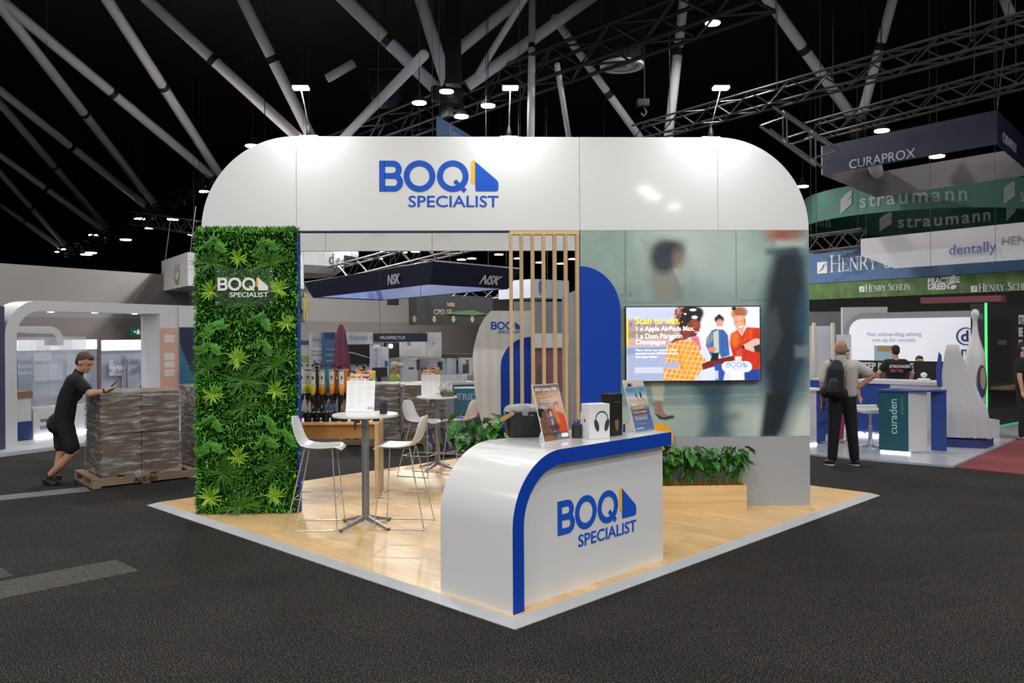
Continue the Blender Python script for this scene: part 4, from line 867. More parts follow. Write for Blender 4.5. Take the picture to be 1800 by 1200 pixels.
# rotary stands with inverted bottles
def bottle_proto():
    t = thing('dispenser_bottle','', 'bottle', (0,0,0), 0, 'inverted bottles on the dispenser stands')
    return t
gl = M('bottle_glass','e8ece6',.08,alpha=.25); lab = M('bottle_label','d8d6d0',.5)
def bottle(loc, rz, liq, labelled, label, i):
    t = thing('dispenser_bottle', label, 'bottle', loc, rz, 'inverted bottles on the dispenser stands')
    lq = M('syrup_'+liq, liq, .25, coat=.3)
    part('bottle_glass', MB().lathe([(.016,.0),(.02,.012),(.031,.035),(.035,.06),(.035,.285),(.03,.3)],14), lq if labelled == 0 else gl, t, smooth=True)
    part('liquid', MB().lathe([(.0165,.001),(.0205,.012),(.0315,.035),(.0353,.06),(.0354,.115 if labelled else .2),(.001,.116 if labelled else .202)],14), lq, t, smooth=True)
    if labelled:
        n = 11; mb = MB()
        for j in range(n):
            a_ = -PI/2-.95+1.9*j/(n-1)
            for z in (.125,.27): mb.v.append((.0358*math.cos(a_),.0358*math.sin(a_),z))
        for j in range(n-1): mb.f.append((2*j,2*j+2,2*j+3,2*j+1))
        lb_ = part('label', mb, lab, t); q = MB()
        for j in range(14):
            a_ = 2*PI*j/14; xx = .021*math.cos(a_); th = -PI/2+xx/.0365; q.v.append((.0366*math.cos(th),.0366*math.sin(th),.205+.021*math.sin(a_)))
        q.f.append(tuple(range(14))); part('label_badge', q, blackm, lb_)
    part('valve', MB().lathe([(.006,-.115),(.009,-.11),(.009,-.075),(.02,-.07),(.027,-.05),(.027,-.01),(.018,-.004)],12), black, t); part('spout_tip', MB().lathe([(.0065,-.155),(.0085,-.15),(.0085,-.1152)],10), chrome, t)
    return t
zb = BZ+.33; cols = ['d8cf9a','b8bf12','d6c416','e07a12','0c8a86','e08c1c','d98f24','c46a10','d2b43a']
def stand(u, d, label, bots):
    loc = Vector(onb(u,d)); t = thing('dispenser_stand', label, 'stand', loc, 0, 'black rotary bottle stands')
    part('base', MB().lathe([(.09,0),(.09,.012),(.02,.02)],20), black, t); part('post', MB().tube([(0,0,.02),(0,0,.62)],.016,10), black, t, smooth=True); part('cap', MB().lathe([(.02,.62),(.022,.635),(.008,.65)],12), black, t)
    for (du, dd, col, lb_, txt) in bots:
        q = Vector(onb(u+du,d+dd)); a = part('arm', MB().beam((0,0,.31),(q.x-loc.x,q.y-loc.y,.31),.014,.02).beam((0,0,.58),((q.x-loc.x)*.8,(q.y-loc.y)*.8,.6),.008,.012), black, t)
        part('holder_ring', MB().lathe([(.026,.255),(.03,.26),(.03,.295),(.022,.3)],12,(q.x-loc.x,q.y-loc.y,0)), black, a); part('top_clip', MB().ball((q.x-loc.x,q.y-loc.y,.652),(.018,.018,.014),8,5), black, a)
        bottle((q.x,q.y,BZ+.305), 0, col, lb_, txt, 0)
stand(557,.24,'black bottle stand nearest the green wall on the oak bench',[(-27,.0,cols[0],1,'inverted bottle of pale syrup against the green wall'),(-16,.05,cols[1],1,'inverted bottle of lime green syrup on the first stand'),(-7,-.1,cols[2],1,'inverted bottle of yellow syrup with a round badge'),(9,-.1,cols[3],1,'inverted bottle of orange syrup right of the first post'),(16.5,.02,cols[4],0,'inverted bottle of teal syrup on the first stand')])
stand(596.5,.24,'black bottle stand beside the menu on the oak bench',[(-13.5,-.05,cols[5],1,'inverted amber bottle left of the second post'),(-8,.06,cols[7],0,'tall dark orange bottle behind the amber one'),(4,-.12,cols[6],1,'inverted golden bottle half behind the white menu'),(12,.06,cols[3],0,'orange bottle hidden behind the white menu')])
stand(640,.24,'black bottle stand behind the white menu on the oak bench',[(-12,-.05,cols[8],1,'bottle tip left of the berry picture behind the menu'),(-3,.08,cols[5],0,'bottle tip at the middle behind the menu'),(7,-.05,cols[3],1,'bottle tip at the right behind the menu')])
# ================================================================== background, left of the booth
def wbox(name, mat, parent, p, ex, w_, d_, z0, z1, **k):      # box: p = near corner in plan, ex along its front, depth away from the camera
    ex = Vector((ex[0],ex[1],0)).normalized(); ey = Vector((-ex.y,ex.x,0)); q = [Vector((p[0],p[1],0))+ex*a+ey*b for a,b in ((0,0),(w_,0),(w_,d_),(0,d_))]
    return MB().add([v+Vector((0,0,z0)) for v in q]+[v+Vector((0,0,z1)) for v in q], [(3,2,1,0),(4,5,6,7),(0,1,5,4),(1,2,6,5),(2,3,7,6),(3,0,4,7)]).build(name, mat, parent, **k)
bgw = M('exhibit_white','c4c4c8',.5); bgl = M('exhibit_lightbox','f4f4f4',.5,emit='f4f4f6',es=.55); bgn = M('exhibit_navy','1d2342',.5); ledl = M('led_strip','ffffff',.5,emit='e9ecff',es=4)
# white arched exhibition stand
lb = Wall((-8.55,13.87),(-6.85,17.2)); 
bo = thing('arched_exhibit','pale arched exhibition stand with rounded corner behind the leaning man','stand')
xl, _ = lb.hit(9,650); xi, _ = lb.hit(30,650); zt_ = 2.56; zi = lb.hit(170,549)[1]; xr0, _ = lb.hit(281,600); xr1, _ = lb.hit(313,600)
Ro, Ri = .62, .42
q = [(xl,.06)]+[(xl+Ro-Ro*math.cos(t), zt_-Ro+Ro*math.sin(t)) for t in [PI/2*i/14 for i in range(15)]]+[(xr1,zt_),(xr1,zi)]+[(xi+Ri-Ri*math.sin(t), zi-Ri+Ri*math.cos(t)) for t in [PI/2*i/14 for i in range(15)]]+[(xi,.06)]
part('arch', lb.poly(q,.55), bgw, bo)
part('pillar', lb.slab(xr0,xr1,.06,zi-.002,.55), bgw, bo)
zp = lb.hit(297,576)[1]; pp_ = part('peach_print', lb.slab(xr0+.01,xr1-.01,.5,zp,.006,.008), M('peach_print','c79c88',.6), bo)
for v0,v1 in ((588,602),(620,633),(635,646),(649,661)): part('white_mark', lb.slab(lb.hit(288,600)[0],lb.hit(306,600)[0],lb.hit(297,v1)[1],lb.hit(297,v0)[1],.002,.011), M('print_white','d0c4c0',.6), pp_)
xr2 = lb.hit(352,600)[0]; part('side_panel', lb.slab(xr1+.01,xr2+.9,.06,zt_,.3,.01), bgw, bo); sp_ = part('navy_print', lb.slab(xr1+.02,xr2+.9,.5,lb.hit(330,575)[1],.006,.018), bgn, bo)
z_a, z_b = lb.hit(313,600)[1], lb.hit(346,688)[1]; part('teal_wave', lb.poly([(xr1+.02,.5),(xr1+.02,z_a),(xr1+.12,z_a-.25),(xr1+.3,z_a-.6),(xr2,z_b+.12),(xr2+.25,.5)],.003,.022), M('teal_wave','2c6280',.6), sp_)
lz = Wall((lb.p(xl,0).x-.35,lb.p(xl,0).y-.9),(lb.p(xl,0).x,lb.p(xl,0).y)); part('end_wall', lz.slab(-.9,lz.L-.005,.06,2.45,.3), M('exhibit_navy_side','3a3f5e',.5), bo)
lz.text('panel_text','el',lz.L-.33,1.72,.3,signw,bo)
for u in (105,182,252): s_, _ = lb.hit(u,550); part('downlight', MB().lathe([(.05,zi-.006),(.05,zi+.002)],12,(lb.p(s_,0,-.25).x,lb.p(s_,0,-.25).y,0)), lampe, bo)
part('plinth', lb.slab(-1.2,xr2+1.2,.0,.06,3.2,.45), M('exhibit_floor','b9bac0',.4), bo)
# rear shell of that stand
rbk = Wall(lb.p(-1.2,0,-2.6).xy, lb.p(6,0,-2.6).xy)
rr_ = thing('exhibit_back_wall','row of bright lightbox headers and poster panels inside the arched stand','wall panel')
def rbp(u0,u1,v0,v1,mat,name='panel',d=0,t=.05,par=None): a, _ = rbk.hit(u0,640,d); b, _ = rbk.hit(u1,640,d); z1_, z0_ = rbk.hit((u0+u1)/2,v0,d)[1], rbk.hit((u0+u1)/2,v1,d)[1]; return part(name, rbk.slab(a,b,max(z0_,.07),z1_,t,d), mat, par or rr_)
rbp(28,173,597,615,bgl,'lightbox'); rbp(180,296,597,615,bgl,'lightbox'); rbp(173.5,178,594,710,M('bronze_post','6a5a52',.5),'post',.05,.06); rbp(20,300,616,690,M('poster_pale','a9b0c0',.6),'back_panel',-.05)
tp = rbp(28,56,633,690,M('poster_teal','225a78',.6),'teal_poster',.02); rbk.text('poster_text','Behind beautiful\nExtrusions',rbk.hit(29,645)[0],rbk.hit(40,647)[1],.13,signw,tp,d=.03,bold=.01)
for i,(u0,u1,v0,v1,c) in enumerate(((192,214,632,660,'c2c4ce'),(214,222,625,690,'8f8f98'),(224,243,634,690,'9aa0b0'),(256,281,628,660,'c8cad4'),(60,90,620,634,'dcdce4'),(60,110,640,668,'c3c8d6'),(118,150,622,690,'b6bac8'))): rbp(u0,u1,v0,v1,M('poster_tone_%d'%i,c,.6),'poster',.03,.02)
for s_,u,v,sz in (('CLEFT ENDO',197,640,.14),('Kerr',201,655,.13),('SDS',228,655,.13),('NV',182,655,.12),('zen',238,645,.1)): rbk.text('poster_text',s_,rbk.hit(u,v)[0],rbk.hit(u,v)[1],sz,M('print_violet','6a6a8a',.6),rr_,d=.06,bold=.01)
rbp(172,298,702,712,bgw,'counter_top',.5,.5); rbp(172,298,712,800,bgw,'counter_front',.48,.4)
for i,(u,v,sz) in enumerate(((186,690,.09),(230,690,.12),(241,686,.16),(250,690,.12),(222,695,.07),(268,697,.06))): s_, z_ = rbk.hit(u,702,.3); part('small_device', rbk.slab(s_-sz/2,s_+sz/2,z_,z_+sz*1.5,.1,.3), M('device_dark','3a3a3e',.5) if i%2 else bgw, rr_, bevel=.01)
# second arch further in
a2 = Wall(rbk.p(0,0,.9).xy, rbk.p(1,0,.9).xy); qx0, qz = a2.hit(30,573); qx1, _ = a2.hit(112,600); R2 = .3
q = [(qx0,qz-.12),(qx0,qz)]+[(qx1-R2+R2*math.sin(t), qz-R2+R2*math.cos(t)) for t in [PI/2*i/10 for i in range(11)]]+[(qx1,qz-.38),(qx1-.14,qz-.38)]+[(qx1-R2+(R2-.14)*math.cos(t), qz-R2+(R2-.14)*math.sin(t)) for t in [PI/2*i/10 for i in range(11)]]
o = a2.poly(q,.4).build('inner_arch', bgw); tag(o,'small white rounded arch inside the left exhibition stand','arch')
# acrylic display case, wooden counter and white promo counter
dc = Wall(lb.p(.2,0,-.9).xy, lb.p(3,0,-.9).xy)
cs_ = thing('display_case','tall clear acrylic display case left of the leaning man','display case')
a, b = dc.hit(56,660)[0], dc.hit(152,660)[0]; z0_, z1_ = dc.hit(60,718)[1], dc.hit(60,592)[1]; acr = M('acrylic_case','dfe6f2',.05,alpha=.16)
part('glass_front', dc.slab(a,b,z0_,z1_,.01), acr, cs_); part('glass_back', dc.slab(a,b,z0_,z1_,.01,-.4), acr, cs_)
for x in (a,a+.35,b-.3,b-.01): part('glass_side', dc.slab(x,x+.01,z0_,z1_,.39,-.01), acr, cs_)
part('shelf', dc.slab(a,b,(z0_+z1_)/2-.2,(z0_+z1_)/2-.18,.38,-.01), acr, cs_); part('cabinet', dc.slab(a,b,.07,z0_-.002,.5,.03), bgw, cs_); part('led_base', dc.slab(a,b+.2,.062,.11,.04,.1), ledl, cs_)
dc.text('cabinet_text','water\ncomp',dc.hit(68,738)[0],dc.hit(68,742)[1],.13,M('print_slate','55566a',.6),cs_,d=.04,bold=.01); part('cabinet_print', dc.slab(dc.hit(70,775)[0],dc.hit(93,775)[0],dc.hit(80,795)[1],dc.hit(80,772)[1],.003,.036), M('print_grey','6a6c70',.6), cs_); part('cabinet_print', dc.slab(dc.hit(70,770)[0],dc.hit(93,770)[0],dc.hit(80,775)[1],dc.hit(80,771)[1],.003,.04), M('print_green','23443c',.6), cs_)
wc = thing('wood_top_counter','white counter with a timber top at the far left stand','counter'); a, b = dc.hit(29,700)[0], dc.hit(55,700)[0]; zc = dc.hit(40,688)[1]
part('counter_top', dc.slab(a,b,zc-.12,zc,.5,.05), M('counter_timber','8a6a52',.5), wc); part('counter_body', dc.slab(a,b-.02,.4,zc-.122,.45,.03), bgw, wc); part('blue_kick', dc.slab(a,b-.02,.07,.398,.45,.04), M('kick_blue','20386e',.5), wc)
# emergency exit sign on the hall wall
s_, z_ = lw.hit(242,583,.4); ex_ = thing('exit_sign','green and white running-man exit sign on the grey hall wall','sign')
w2 = .2; part('case', lw.slab(s_-w2,s_+w2,z_-.12,z_+.12,.15,.42), M('exit_green','155c46',.5,emit='155c46',es=.25), ex_); ew = M('exit_white','e8eee8',.5,emit='e8eee8',es=.4)
part('running_man', lw.poly([(s_-.3*.12,z_-.3*.3),(s_+.3*.0,z_-.3*.1),(s_+.3*.12,z_-.3*.3),(s_+.3*.22,z_-.3*.28),(s_+.3*.1,z_+.3*.02),(s_+.3*.16,z_+.3*.12),(s_-.3*.12,z_+.3*.14),(s_-.3*.22,z_-.3*.02),(s_-.3*.12,z_-.3*.04),(s_-.3*.22,z_-.3*.28)],.01,.435), ew, ex_); part('running_head', lw.poly(arcp(s_+.3*.02,z_+.3*.22,.024,0,340,12),.01,.435), ew, ex_); part('arrow', lw.poly([(s_+.3*.3,z_-.3*.06),(s_+.3*.42,z_-.3*.06),(s_+.3*.42,z_-.3*.16),(s_+.3*.56,z_),(s_+.3*.42,z_+.3*.16),(s_+.3*.42,z_+.3*.06),(s_+.3*.3,z_+.3*.06)],.01,.435), ew, ex_); part('arrow', lw.poly([(s_-.3*.3,z_-.3*.06),(s_-.3*.42,z_-.3*.06),(s_-.3*.42,z_-.3*.16),(s_-.3*.56,z_),(s_-.3*.42,z_+.3*.16),(s_-.3*.42,z_+.3*.06),(s_-.3*.3,z_+.3*.06)],.01,.435), ew, ex_)
# hanging white box sign
hz_ = 27.0; hp = P(330,475,hz_); hx = Wall(P(284,480,30.2).xy, hp.xy); hs = thing('hanging_box_sign','white hanging box sign with a green smile left of the green wall','sign')
zt2, zb2 = P(330,443,hz_).z, P(330,502,hz_).z; Lh = hx.L; part('sign_box', hx.slab(0,Lh,zb2,zt2,Lh), M('fabric_white','d6d4d6',.6), hs)
cx_ = Lh*.62; sm = [(cx_+.42*math.cos(t), (zt2+zb2)/2+.05+.5*math.sin(t)) for t in [PI+PI*i/16 for i in range(17)]]; si = [(cx_+.33*math.cos(t), (zt2+zb2)/2+.05+.32*math.sin(t)) for t in [2*PI-PI*i/16 for i in range(17)]]
mb = MB(); 
for i in range(16): hx.poly([sm[i],sm[i+1],si[15-i],si[16-i]],.01,.01,mb)
part('green_smile', mb, M('smile_green','8a9a4a',.6), hs); pk_ = M('print_rose','c08a90',.6); hx.text('sign_text','D K',cx_-.26,(zt2+zb2)/2-.02,.38,pk_,hs,d=.01,bold=.01); hx.text('sign_text','20\n26',.16,(zt2+zb2)/2+.0,.26,pk_,hs,d=.01,bold=.02)
hy = Wall(hx.p(Lh,0,0).xy, hx.p(Lh,0,-Lh).xy); hy.text('sign_text','ac',.3,(zt2+zb2)/2-.1,.5,M('print_red','a8485a',.6),hs,d=.01,bold=.03)
for x in (.1,Lh-.1): part('cable', MB().tube([hx.p(x,zt2,-.1),hx.p(x-.5,6.2,-.4)],.012,5), M('cable_grey','3c3c3e',.6), hs)
# pallet with shrink-wrapped cartons
pc = G(163,859.5); pex = Vector((.775,.632,0)); pey = Vector((-pex.y,pex.x,0)); timber = woodmat('pallet_timber','7a6450','96806a','88725c',axis=0,rough=.8); PA = math.atan2(pex.y,pex.x)
def pallet(label, loc, w_=1.15, d_=1.1, rz=PA, letters=None):
    t = thing('timber_pallet', label, 'pallet', loc, rz, 'timber pallets')
    for y in (0,d_/2-.05,d_-.1): part('bearer', MB().box(0,w_,y,y+.1,.022,.1), timber, t)
    for i in range(7): x = (w_-.1)*i/6; part('top_board', MB().box(x,x+.1,0,d_,.101,.122), timber, t)
    for i in range(3): x = (w_-.1)*i/2; part('bottom_board', MB().box(x,x+.1,0,d_,0,.0215), timber, t)
    if letters: text('stencil',letters,.085,M('stencil_ink','241d18',.8),t,FRONT(w_*.38,-.002,.03),ext=.001,bold=.03)
    return t
pallet('timber pallet under the wrapped cartons beside the leaning man', (pc.x,pc.y,0), 1.3, 1.0, letters='AUS 001')
p2 = pc+pex*1.36+pey*.12; pallet('timber pallet under the cartons partly behind the green wall', (p2.x,p2.y,0), 1.2, 1.0)
card = M('cardboard','64564a',.5,noise=(5,'706154',.35,.7)); film2 = M('stretch_film','d4d4d6',.16,alpha=.22,bump=(5,1,.05),stretch=(1,1,5)); filmw = M('bundled_film','9a969a',.2,coat=.6,noise=(14,'6e6a6e',.35,.65),bump=(12,1,.1))
nt = film2.node_tree; b_ = nt.nodes['Principled BSDF']; b_.inputs['Coat Weight'].default_value = .5      # pale alpha streaks stand in for reflections on the creased film
tc = nt.nodes.new('ShaderNodeTexCoord'); mp_ = nt.nodes.new('ShaderNodeMapping'); mp_.inputs['Scale'].default_value = (2.2,2.2,11); n_ = nt.nodes.new('ShaderNodeTexNoise'); n_.inputs['Scale'].default_value = 1.6; n_.inputs['Detail'].default_value = 6; n_.inputs['Distortion'].default_value = .8
rp = nt.nodes.new('ShaderNodeMapRange'); rp.inputs[1].default_value = .46; rp.inputs[2].default_value = .74; rp.inputs[3].default_value = .04; rp.inputs[4].default_value = .75
nt.links.new(tc.outputs['Object'],mp_.inputs[0]); nt.links.new(mp_.outputs[0],n_.inputs[0]); nt.links.new(n_.outputs[0],rp.inputs[0]); nt.links.new(rp.outputs[0],b_.inputs['Alpha'])
def wrapped(label, loc, w_, d_, h_, z0=.123, rz=PA, film=film2, group='shrink-wrapped cartons on pallets'):
    t = thing('wrapped_cartons', label, 'cartons', (loc[0],loc[1],z0), rz, group)
    for i in range(2):
        for j in range(2): part('carton', MB().box(w_*j/2+.004,w_*(j+1)/2-.004,.01,d_-.01,h_*i/2+.003,h_*(i+1)/2-.003), card, t, bevel=.01)
    mb = MB(); n = 24; r = random.Random(int(w_*100)); rows = 16           # crinkled film skin
    def ringp(k): f = k/n*4; s_, u = int(f)%4, f%1; return [(w_*u,0),(w_,d_*u),(w_*(1-u),d_),(0,d_*(1-u))][s_]
    for j in range(rows+1):
        for i in range(n):
            x, y = ringp(i); ox, oy = (x-w_/2)/w_*.03, (y-d_/2)/d_*.03; a_ = r.uniform(.8,1.2) if j not in (0,rows) else 1; mb.v.append((x+ox*a_,y+oy*a_,h_*1.008*j/rows-.05*(j == 0)))
    for j in range(rows):
        for i in range(n): mb.f.append((j*n+i,j*n+(i+1)%n,(j+1)*n+(i+1)%n,(j+1)*n+i))
    mb.f.append(tuple(rows*n+i for i in range(n))); part('stretch_film', mb, film, t); return t
q_ = pc+pex*.12+pey*.06; wrapped('large shrink-wrapped carton stack the man leans on', (q_.x,q_.y), .98, .85, 1.08)
q_ = pc+pex*1.42+pey*.18; wrapped('shrink-wrapped carton stack at the edge of the green wall', (q_.x,q_.y), 1.0, .9, 1.09)
# pale floor strip by the left stand
o = MB().add([G(0,866)-Vector((3,2.2,0)),G(0,852)-Vector((3,2.2,0)),G(140,849),G(150,858)],[(0,1,2,3)]); o = MB().box(0,4.4,0,.35,.0,.006).build('carpet_strip', M('pale_strip','6a6a6b',.9), fl); q_ = G(150,856); o.location = (q_.x,q_.y,0); o.rotation_euler = (0,0,PA+PI-.05)
# ================================================================== background seen through the booth opening
def pan(name, label, cat, u0, u1, v0, v1, Y0, Y1=None, mat=None, t=.05, group=None, extra=None):
    hung = cat in ('sign','banner')
    Y1 = Y1 or Y0; a, b = P(u0,v0,Y0), P(u1,v0,Y1); W_ = Wall(a.xy,b.xy); z1_, z0_ = a.z, max(P(u0,v1,Y0).z,.032)
    o = thing(name,label,cat,group=group); part('board', W_.slab(0,W_.L,z0_,z1_,t), mat, o)
    if hung:
        for x in (.15,W_.L-.15): q = W_.p(x,z1_,-t/2); part('cable', MB().tube([q,Vector((q.x,q.y,15))],.005,4), M('cable_grey','3c3c3e',.6), o)
    return o, W_, z0_, z1_
gold2 = M('figure_gold','8a8050',.6)
a, zt2 = lw.hit(537,514,.2); _, zb2 = lw.hit(537,561,.2); hh = zt2-zb2; rf = thing('restroom_figure','large gold male restroom figure on the far grey wall','sign')
part('figure_head', lw.poly(arcp(a,zt2-.085*hh,.085*hh,0,340,16),.05,.2), gold2, rf)
part('figure_body', lw.poly([(a+x*hh,zb2+y*hh) for x,y in ((-.11,0),(-.015,0),(-.01,.4),(.01,.4),(.015,0),(.11,0),(.11,.68),(.13,.68),(.13,.36),(.185,.36),(.185,.72),(.14,.8),(-.14,.8),(-.185,.72),(-.185,.36),(-.13,.36),(-.13,.68),(-.11,.68))],.05,.2), gold2, rf)
# round hanging sign
c_ = P(505,465,31); rs_ = thing('round_hanging_sign','white round hanging sign with grey lettering beside the green wall','sign')
zt2, zb2 = P(505,438,31).z, P(505,484,31).z; r1, r2 = 2.05, 1.7; part('drum', MB().lathe([(r2,zb2),(r1,zb2+.25),(r1,zt2+.6)],40,(c_.x,c_.y,0)), M('fabric_pale','c9c7c8',.6), rs_, smooth=False)
gt = M('print_charcoal','4a4a50',.6)
for s_,u in (('V',527),('S',536),('d',573),('e',581),('n',588)):
    pass
def arctext(s, cx, cy, r, a0, da, z, size, mat, par):
    for i, ch in enumerate(s):
        if ch == ' ': continue
        a_ = a0+da*i; p_ = Vector((cx+r*math.cos(a_),cy+r*math.sin(a_),z)); ex = Vector((-math.sin(a_),math.cos(a_),0)); text('sign_text',ch,size,mat,par,face(p_,ex),bold=.02,align='CENTER')
arctext('VS  dent',c_.x,c_.y,r1+.03,-1.36,.22,zb2+.33,.56,gt,rs_)
c2_ = P(545,450,36); o = MB().lathe([(2.0,0),(2.05,.1),(2.05,.6)],36).build('round_hanging_sign', MATS['fabric_pale']); o.location = (c2_.x,c2_.y,P(545,453,36).z); MB().tube([(0,0,.6),(0,0,15-o.location.z)],.01,5).build('cable', M('cable_grey','3c3c3e',.6), o); tag(o,'smaller white disc sign hanging behind the lettered round sign','sign')
# navy tapered hanging sign with light inner faces
NT = [P(762,459,18.3), P(534,496.5,25.4)]; NT.append(P(916,473,20.7)); zt2 = NT[0].z; A_, L_, R_ = [Vector((p.x,p.y,zt2)) for p in NT]; B_ = L_+R_-A_
ctr = (A_+L_+R_+B_)/4; hb_ = .48; ins = lambda p: ctr+(p-ctr)*.9-Vector((0,0,hb_))
nk = thing('navy_hanging_sign','dark navy tapered hanging sign with white letters inside the opening','sign')
nav = M('fabric_navy','161c36',.6); inn = M('fabric_lilac','4c5a8a',.6)
def quadslab(a, b, c, d, t=.05): n_ = (b-a).cross(d-a).normalized()*t; return MB().add([a,b,c,d,a-n_,b-n_,c-n_,d-n_],[(0,1,2,3),(7,6,5,4),(0,4,5,1),(1,5,6,2),(2,6,7,3),(3,7,4,0)])
for nm, a, b, m_ in (('near_face',L_,A_,nav),('near_face',A_,R_,nav),('far_face',L_,B_,inn),('far_face',B_,R_,inn)): part(nm, quadslab(ins(a),ins(b),b,a) if m_ is nav else quadslab(ins(a),a,b,ins(b)), m_, nk)
for a, b, f in ((L_,A_,.72),(A_,R_,.55)):
    p_ = ins(a).lerp(ins(b),f)*.75+a.lerp(b,f)*.25; upv = (a.lerp(b,f)-ins(a).lerp(ins(b),f)).normalized(); ex = (b-a).normalized(); n_ = ex.cross(upv); text('sign_text','NSK',.36 if f > .6 else .36,signw,nk,face(p_+n_*.06,ex,upv),bold=.03,shear=.25)
for p_ in (A_,L_,R_): part('cable', MB().tube([p_,Vector((p_.x,p_.y,15))],.005,4), M('cable_grey','3c3c3e',.6), nk)
# black directional banner
o, W_, z0_, z1_ = pan('black_banner','black hanging banner with gold arrows below the navy sign','banner',720,866,518,571,26,28,M('banner_black','232326',.7)); bg2 = M('banner_gold','8f8468',.6)
W_.text('banner_text','CPD SE',W_.hit(762,552)[0],W_.hit(762,552)[1],.22,bg2,o,bold=.02); W_.text('banner_text','NSK',W_.hit(786,538)[0],W_.hit(786,538)[1],.16,bg2,o,bold=.03)
for u in (728,763,797,830): s_, z_ = W_.hit(u,562); part('arrow', W_.poly([(s_,z_-.1),(s_+.1,z_+.02),(s_+.05,z_+.02),(s_+.05,z_+.12),(s_-.05,z_+.12),(s_-.05,z_+.02),(s_-.1,z_+.02)],.01,.01), bg2, o)
part('green_swoosh', W_.poly([W_.hit(785,552),W_.hit(800,547),W_.hit(830,545),W_.hit(858,552),W_.hit(830,554)],.01,.02), M('print_leaf','47603e',.6), o)
o = pan('black_wall_box','small black box sign on the grey wall beneath the navy sign','sign',682,701,520,536,30,30.4,blackm)[0]
# row of exhibits along the far wall
def ex_panel(nm, lb_, u0,u1,v0,v1, col, marks=(), Y=21, t=.12, cat='panel', txt=()):
    o, W_, z0_, z1_ = pan(nm, lb_, cat, u0,u1,v0,v1,Y,Y+.25,M('panel_'+col,col,.6),t)
    for (a,b,c,d,cc_) in marks: part('print', W_.slab(W_.hit(a,c)[0],W_.hit(b,c)[0],W_.hit((a+b)/2,d)[1],W_.hit((a+b)/2,c)[1],.004,.006), M('print_'+cc_,cc_,.6), o)
    for (s_,u,v,sz,cc_) in txt: W_.text('panel_text',s_,W_.hit(u,v)[0],W_.hit(u,v)[1],sz,M('print_'+cc_,cc_,.6),o,d=.012)
    return o, W_
ex_panel('poster_panel','white and lime poster panel beside the green wall',522,547,598,745,'b8bab4',((525,546,598,606,'3c4468'),(526,546,625,637,'8c9c5a')))
ex_panel('poster_panel','pale poster panel with a blue cloud mark',547.5,569,585,745,'b4b8bc',((549,567,612,632,'c6c8ca'),(551,555,634,648,'8a6a60'),(563,567,634,648,'8a6058')),txt=(('cloud',549,599,.14,'6a88b0'),('More care\nin minutes',549,619,.09,'6a6a6e')))
ex_panel('poster_panel','mid-blue list panel behind the closed umbrella',570,590,584,745,'46608a',((571,589,584,596,'2c3a66'),(572,588,612,616,'6a88ac'),(572,588,622,626,'6a88ac'),(572,588,632,636,'6a88ac')))
ex_panel('header_panel','pale header panel with a cloud mark above the black screen',606,655,584,605,'b9bec4',txt=(('dental cloud',612,597,.2,'7a92b4'),))
o, W_ = ex_panel('black_screen','wide black screen with a white curve behind the menu',607,655,605.5,641,'141416',Y=20.95)
q = [W_.hit(u,v) for u,v in ((608,617),(625,620),(640,625),(655,629))]; part('white_curve', W_.poly(q+[(x,z-.03) for x,z in reversed(q)],.004,.006), M('print_white2','a8a8a8',.6), o)
ex_panel('base_panel','pale cabinet front under the black screen',607,655,641.5,745,'a4a6ac')
o, W_, z0_, z1_ = pan('navy_canopy','small dark navy canopy sign over the far exhibits','sign',656,751,586,601,19.5,19.5,M('fabric_navy','161c36',.6)); W_.text('canopy_text','PROSPECTUS',W_.hit(668,595)[0],W_.hit(668,596)[1],.1,signw,o)
ex_panel('white_banner','narrow white banner left of the hi-vis worker',656.5,668,606,660,'c0c4d0',((658,667,612,616,'8a9ac0'),)); ex_panel('white_banner','white banner with a blue photo beside the hi-vis worker',669,683,610,660,'c6cad6',((676,682,634,644,'4a5a90'),))
o, W_ = ex_panel('black_square_panel','black square panel with a small bright lamp',679,703,602,629,'18191c',Y=21.3); s_, z_ = W_.hit(688,608,.06); part('lamp', W_.poly(arcp(s_,z_,.05,0,340,14),.02,.04), lampe, o)
ex_panel('white_wall_panel','white wall panel with a slanted blue stripe',704,750,594,627,'d4d4d4',((716,722,600,607,'7a98bc'),),cat='panel'); ex_panel('white_wall_panel','narrow white wall panel right of the slanted stripe',752,776,584,627,'d2d2d2',((760,764,602,606,'9aa4b8'),))
ex_panel('long_partition','grey partition running behind the far exhibits',655,860,629,745,'8e8e92',Y=22.5)
ex_panel('picture_cabinet','white cabinet with a dark device picture',708,734,631,672,'c2c4c6',((718,728,645,649,'4a4a50'),(732,738,632,650,'3a4266'))); ex_panel('picture_cabinet','pale cabinet with a navy device',757,782,632,672,'a8aab0',((769,778,636,650,'2c3456'),(770,774,640,646,'8a8e98')))
ex_panel('photo_panel','white photo panel with a navy strip near the back screen',786,810,629,663,'b9bec8',((802,809,632,656,'3c4468'),)); ex_panel('photo_panel','photo panel of a dark chair next to the back screen',811,830,629,660,'c4c4c4',((813,824,640,656,'4a4c50'),(819,824,632,640,'8a6058')))
ex_panel('dark_header','dark header strip beside the curved back screen',778,832,622,629,'3a3a3e')
mo = thing('far_monitor','dark monitor on the far counter behind the pen cup','monitor'); W_ = Wall(P(656,655,16.6).xy,P(681,655,16.8).xy); zc = P(656,663,16.6).z; part('screen', W_.slab(0,W_.L,zc,P(656,646,16.6).z,.04), M('monitor_dark','232426',.4), mo); part('stand', W_.slab(W_.L/2-.03,W_.L/2+.03,zc-.12,zc,.03,-.04), blackm, mo); part('foot', W_.slab(W_.L/2-.1,W_.L/2+.1,zc-.13,zc-.12,.16,.04), blackm, mo)
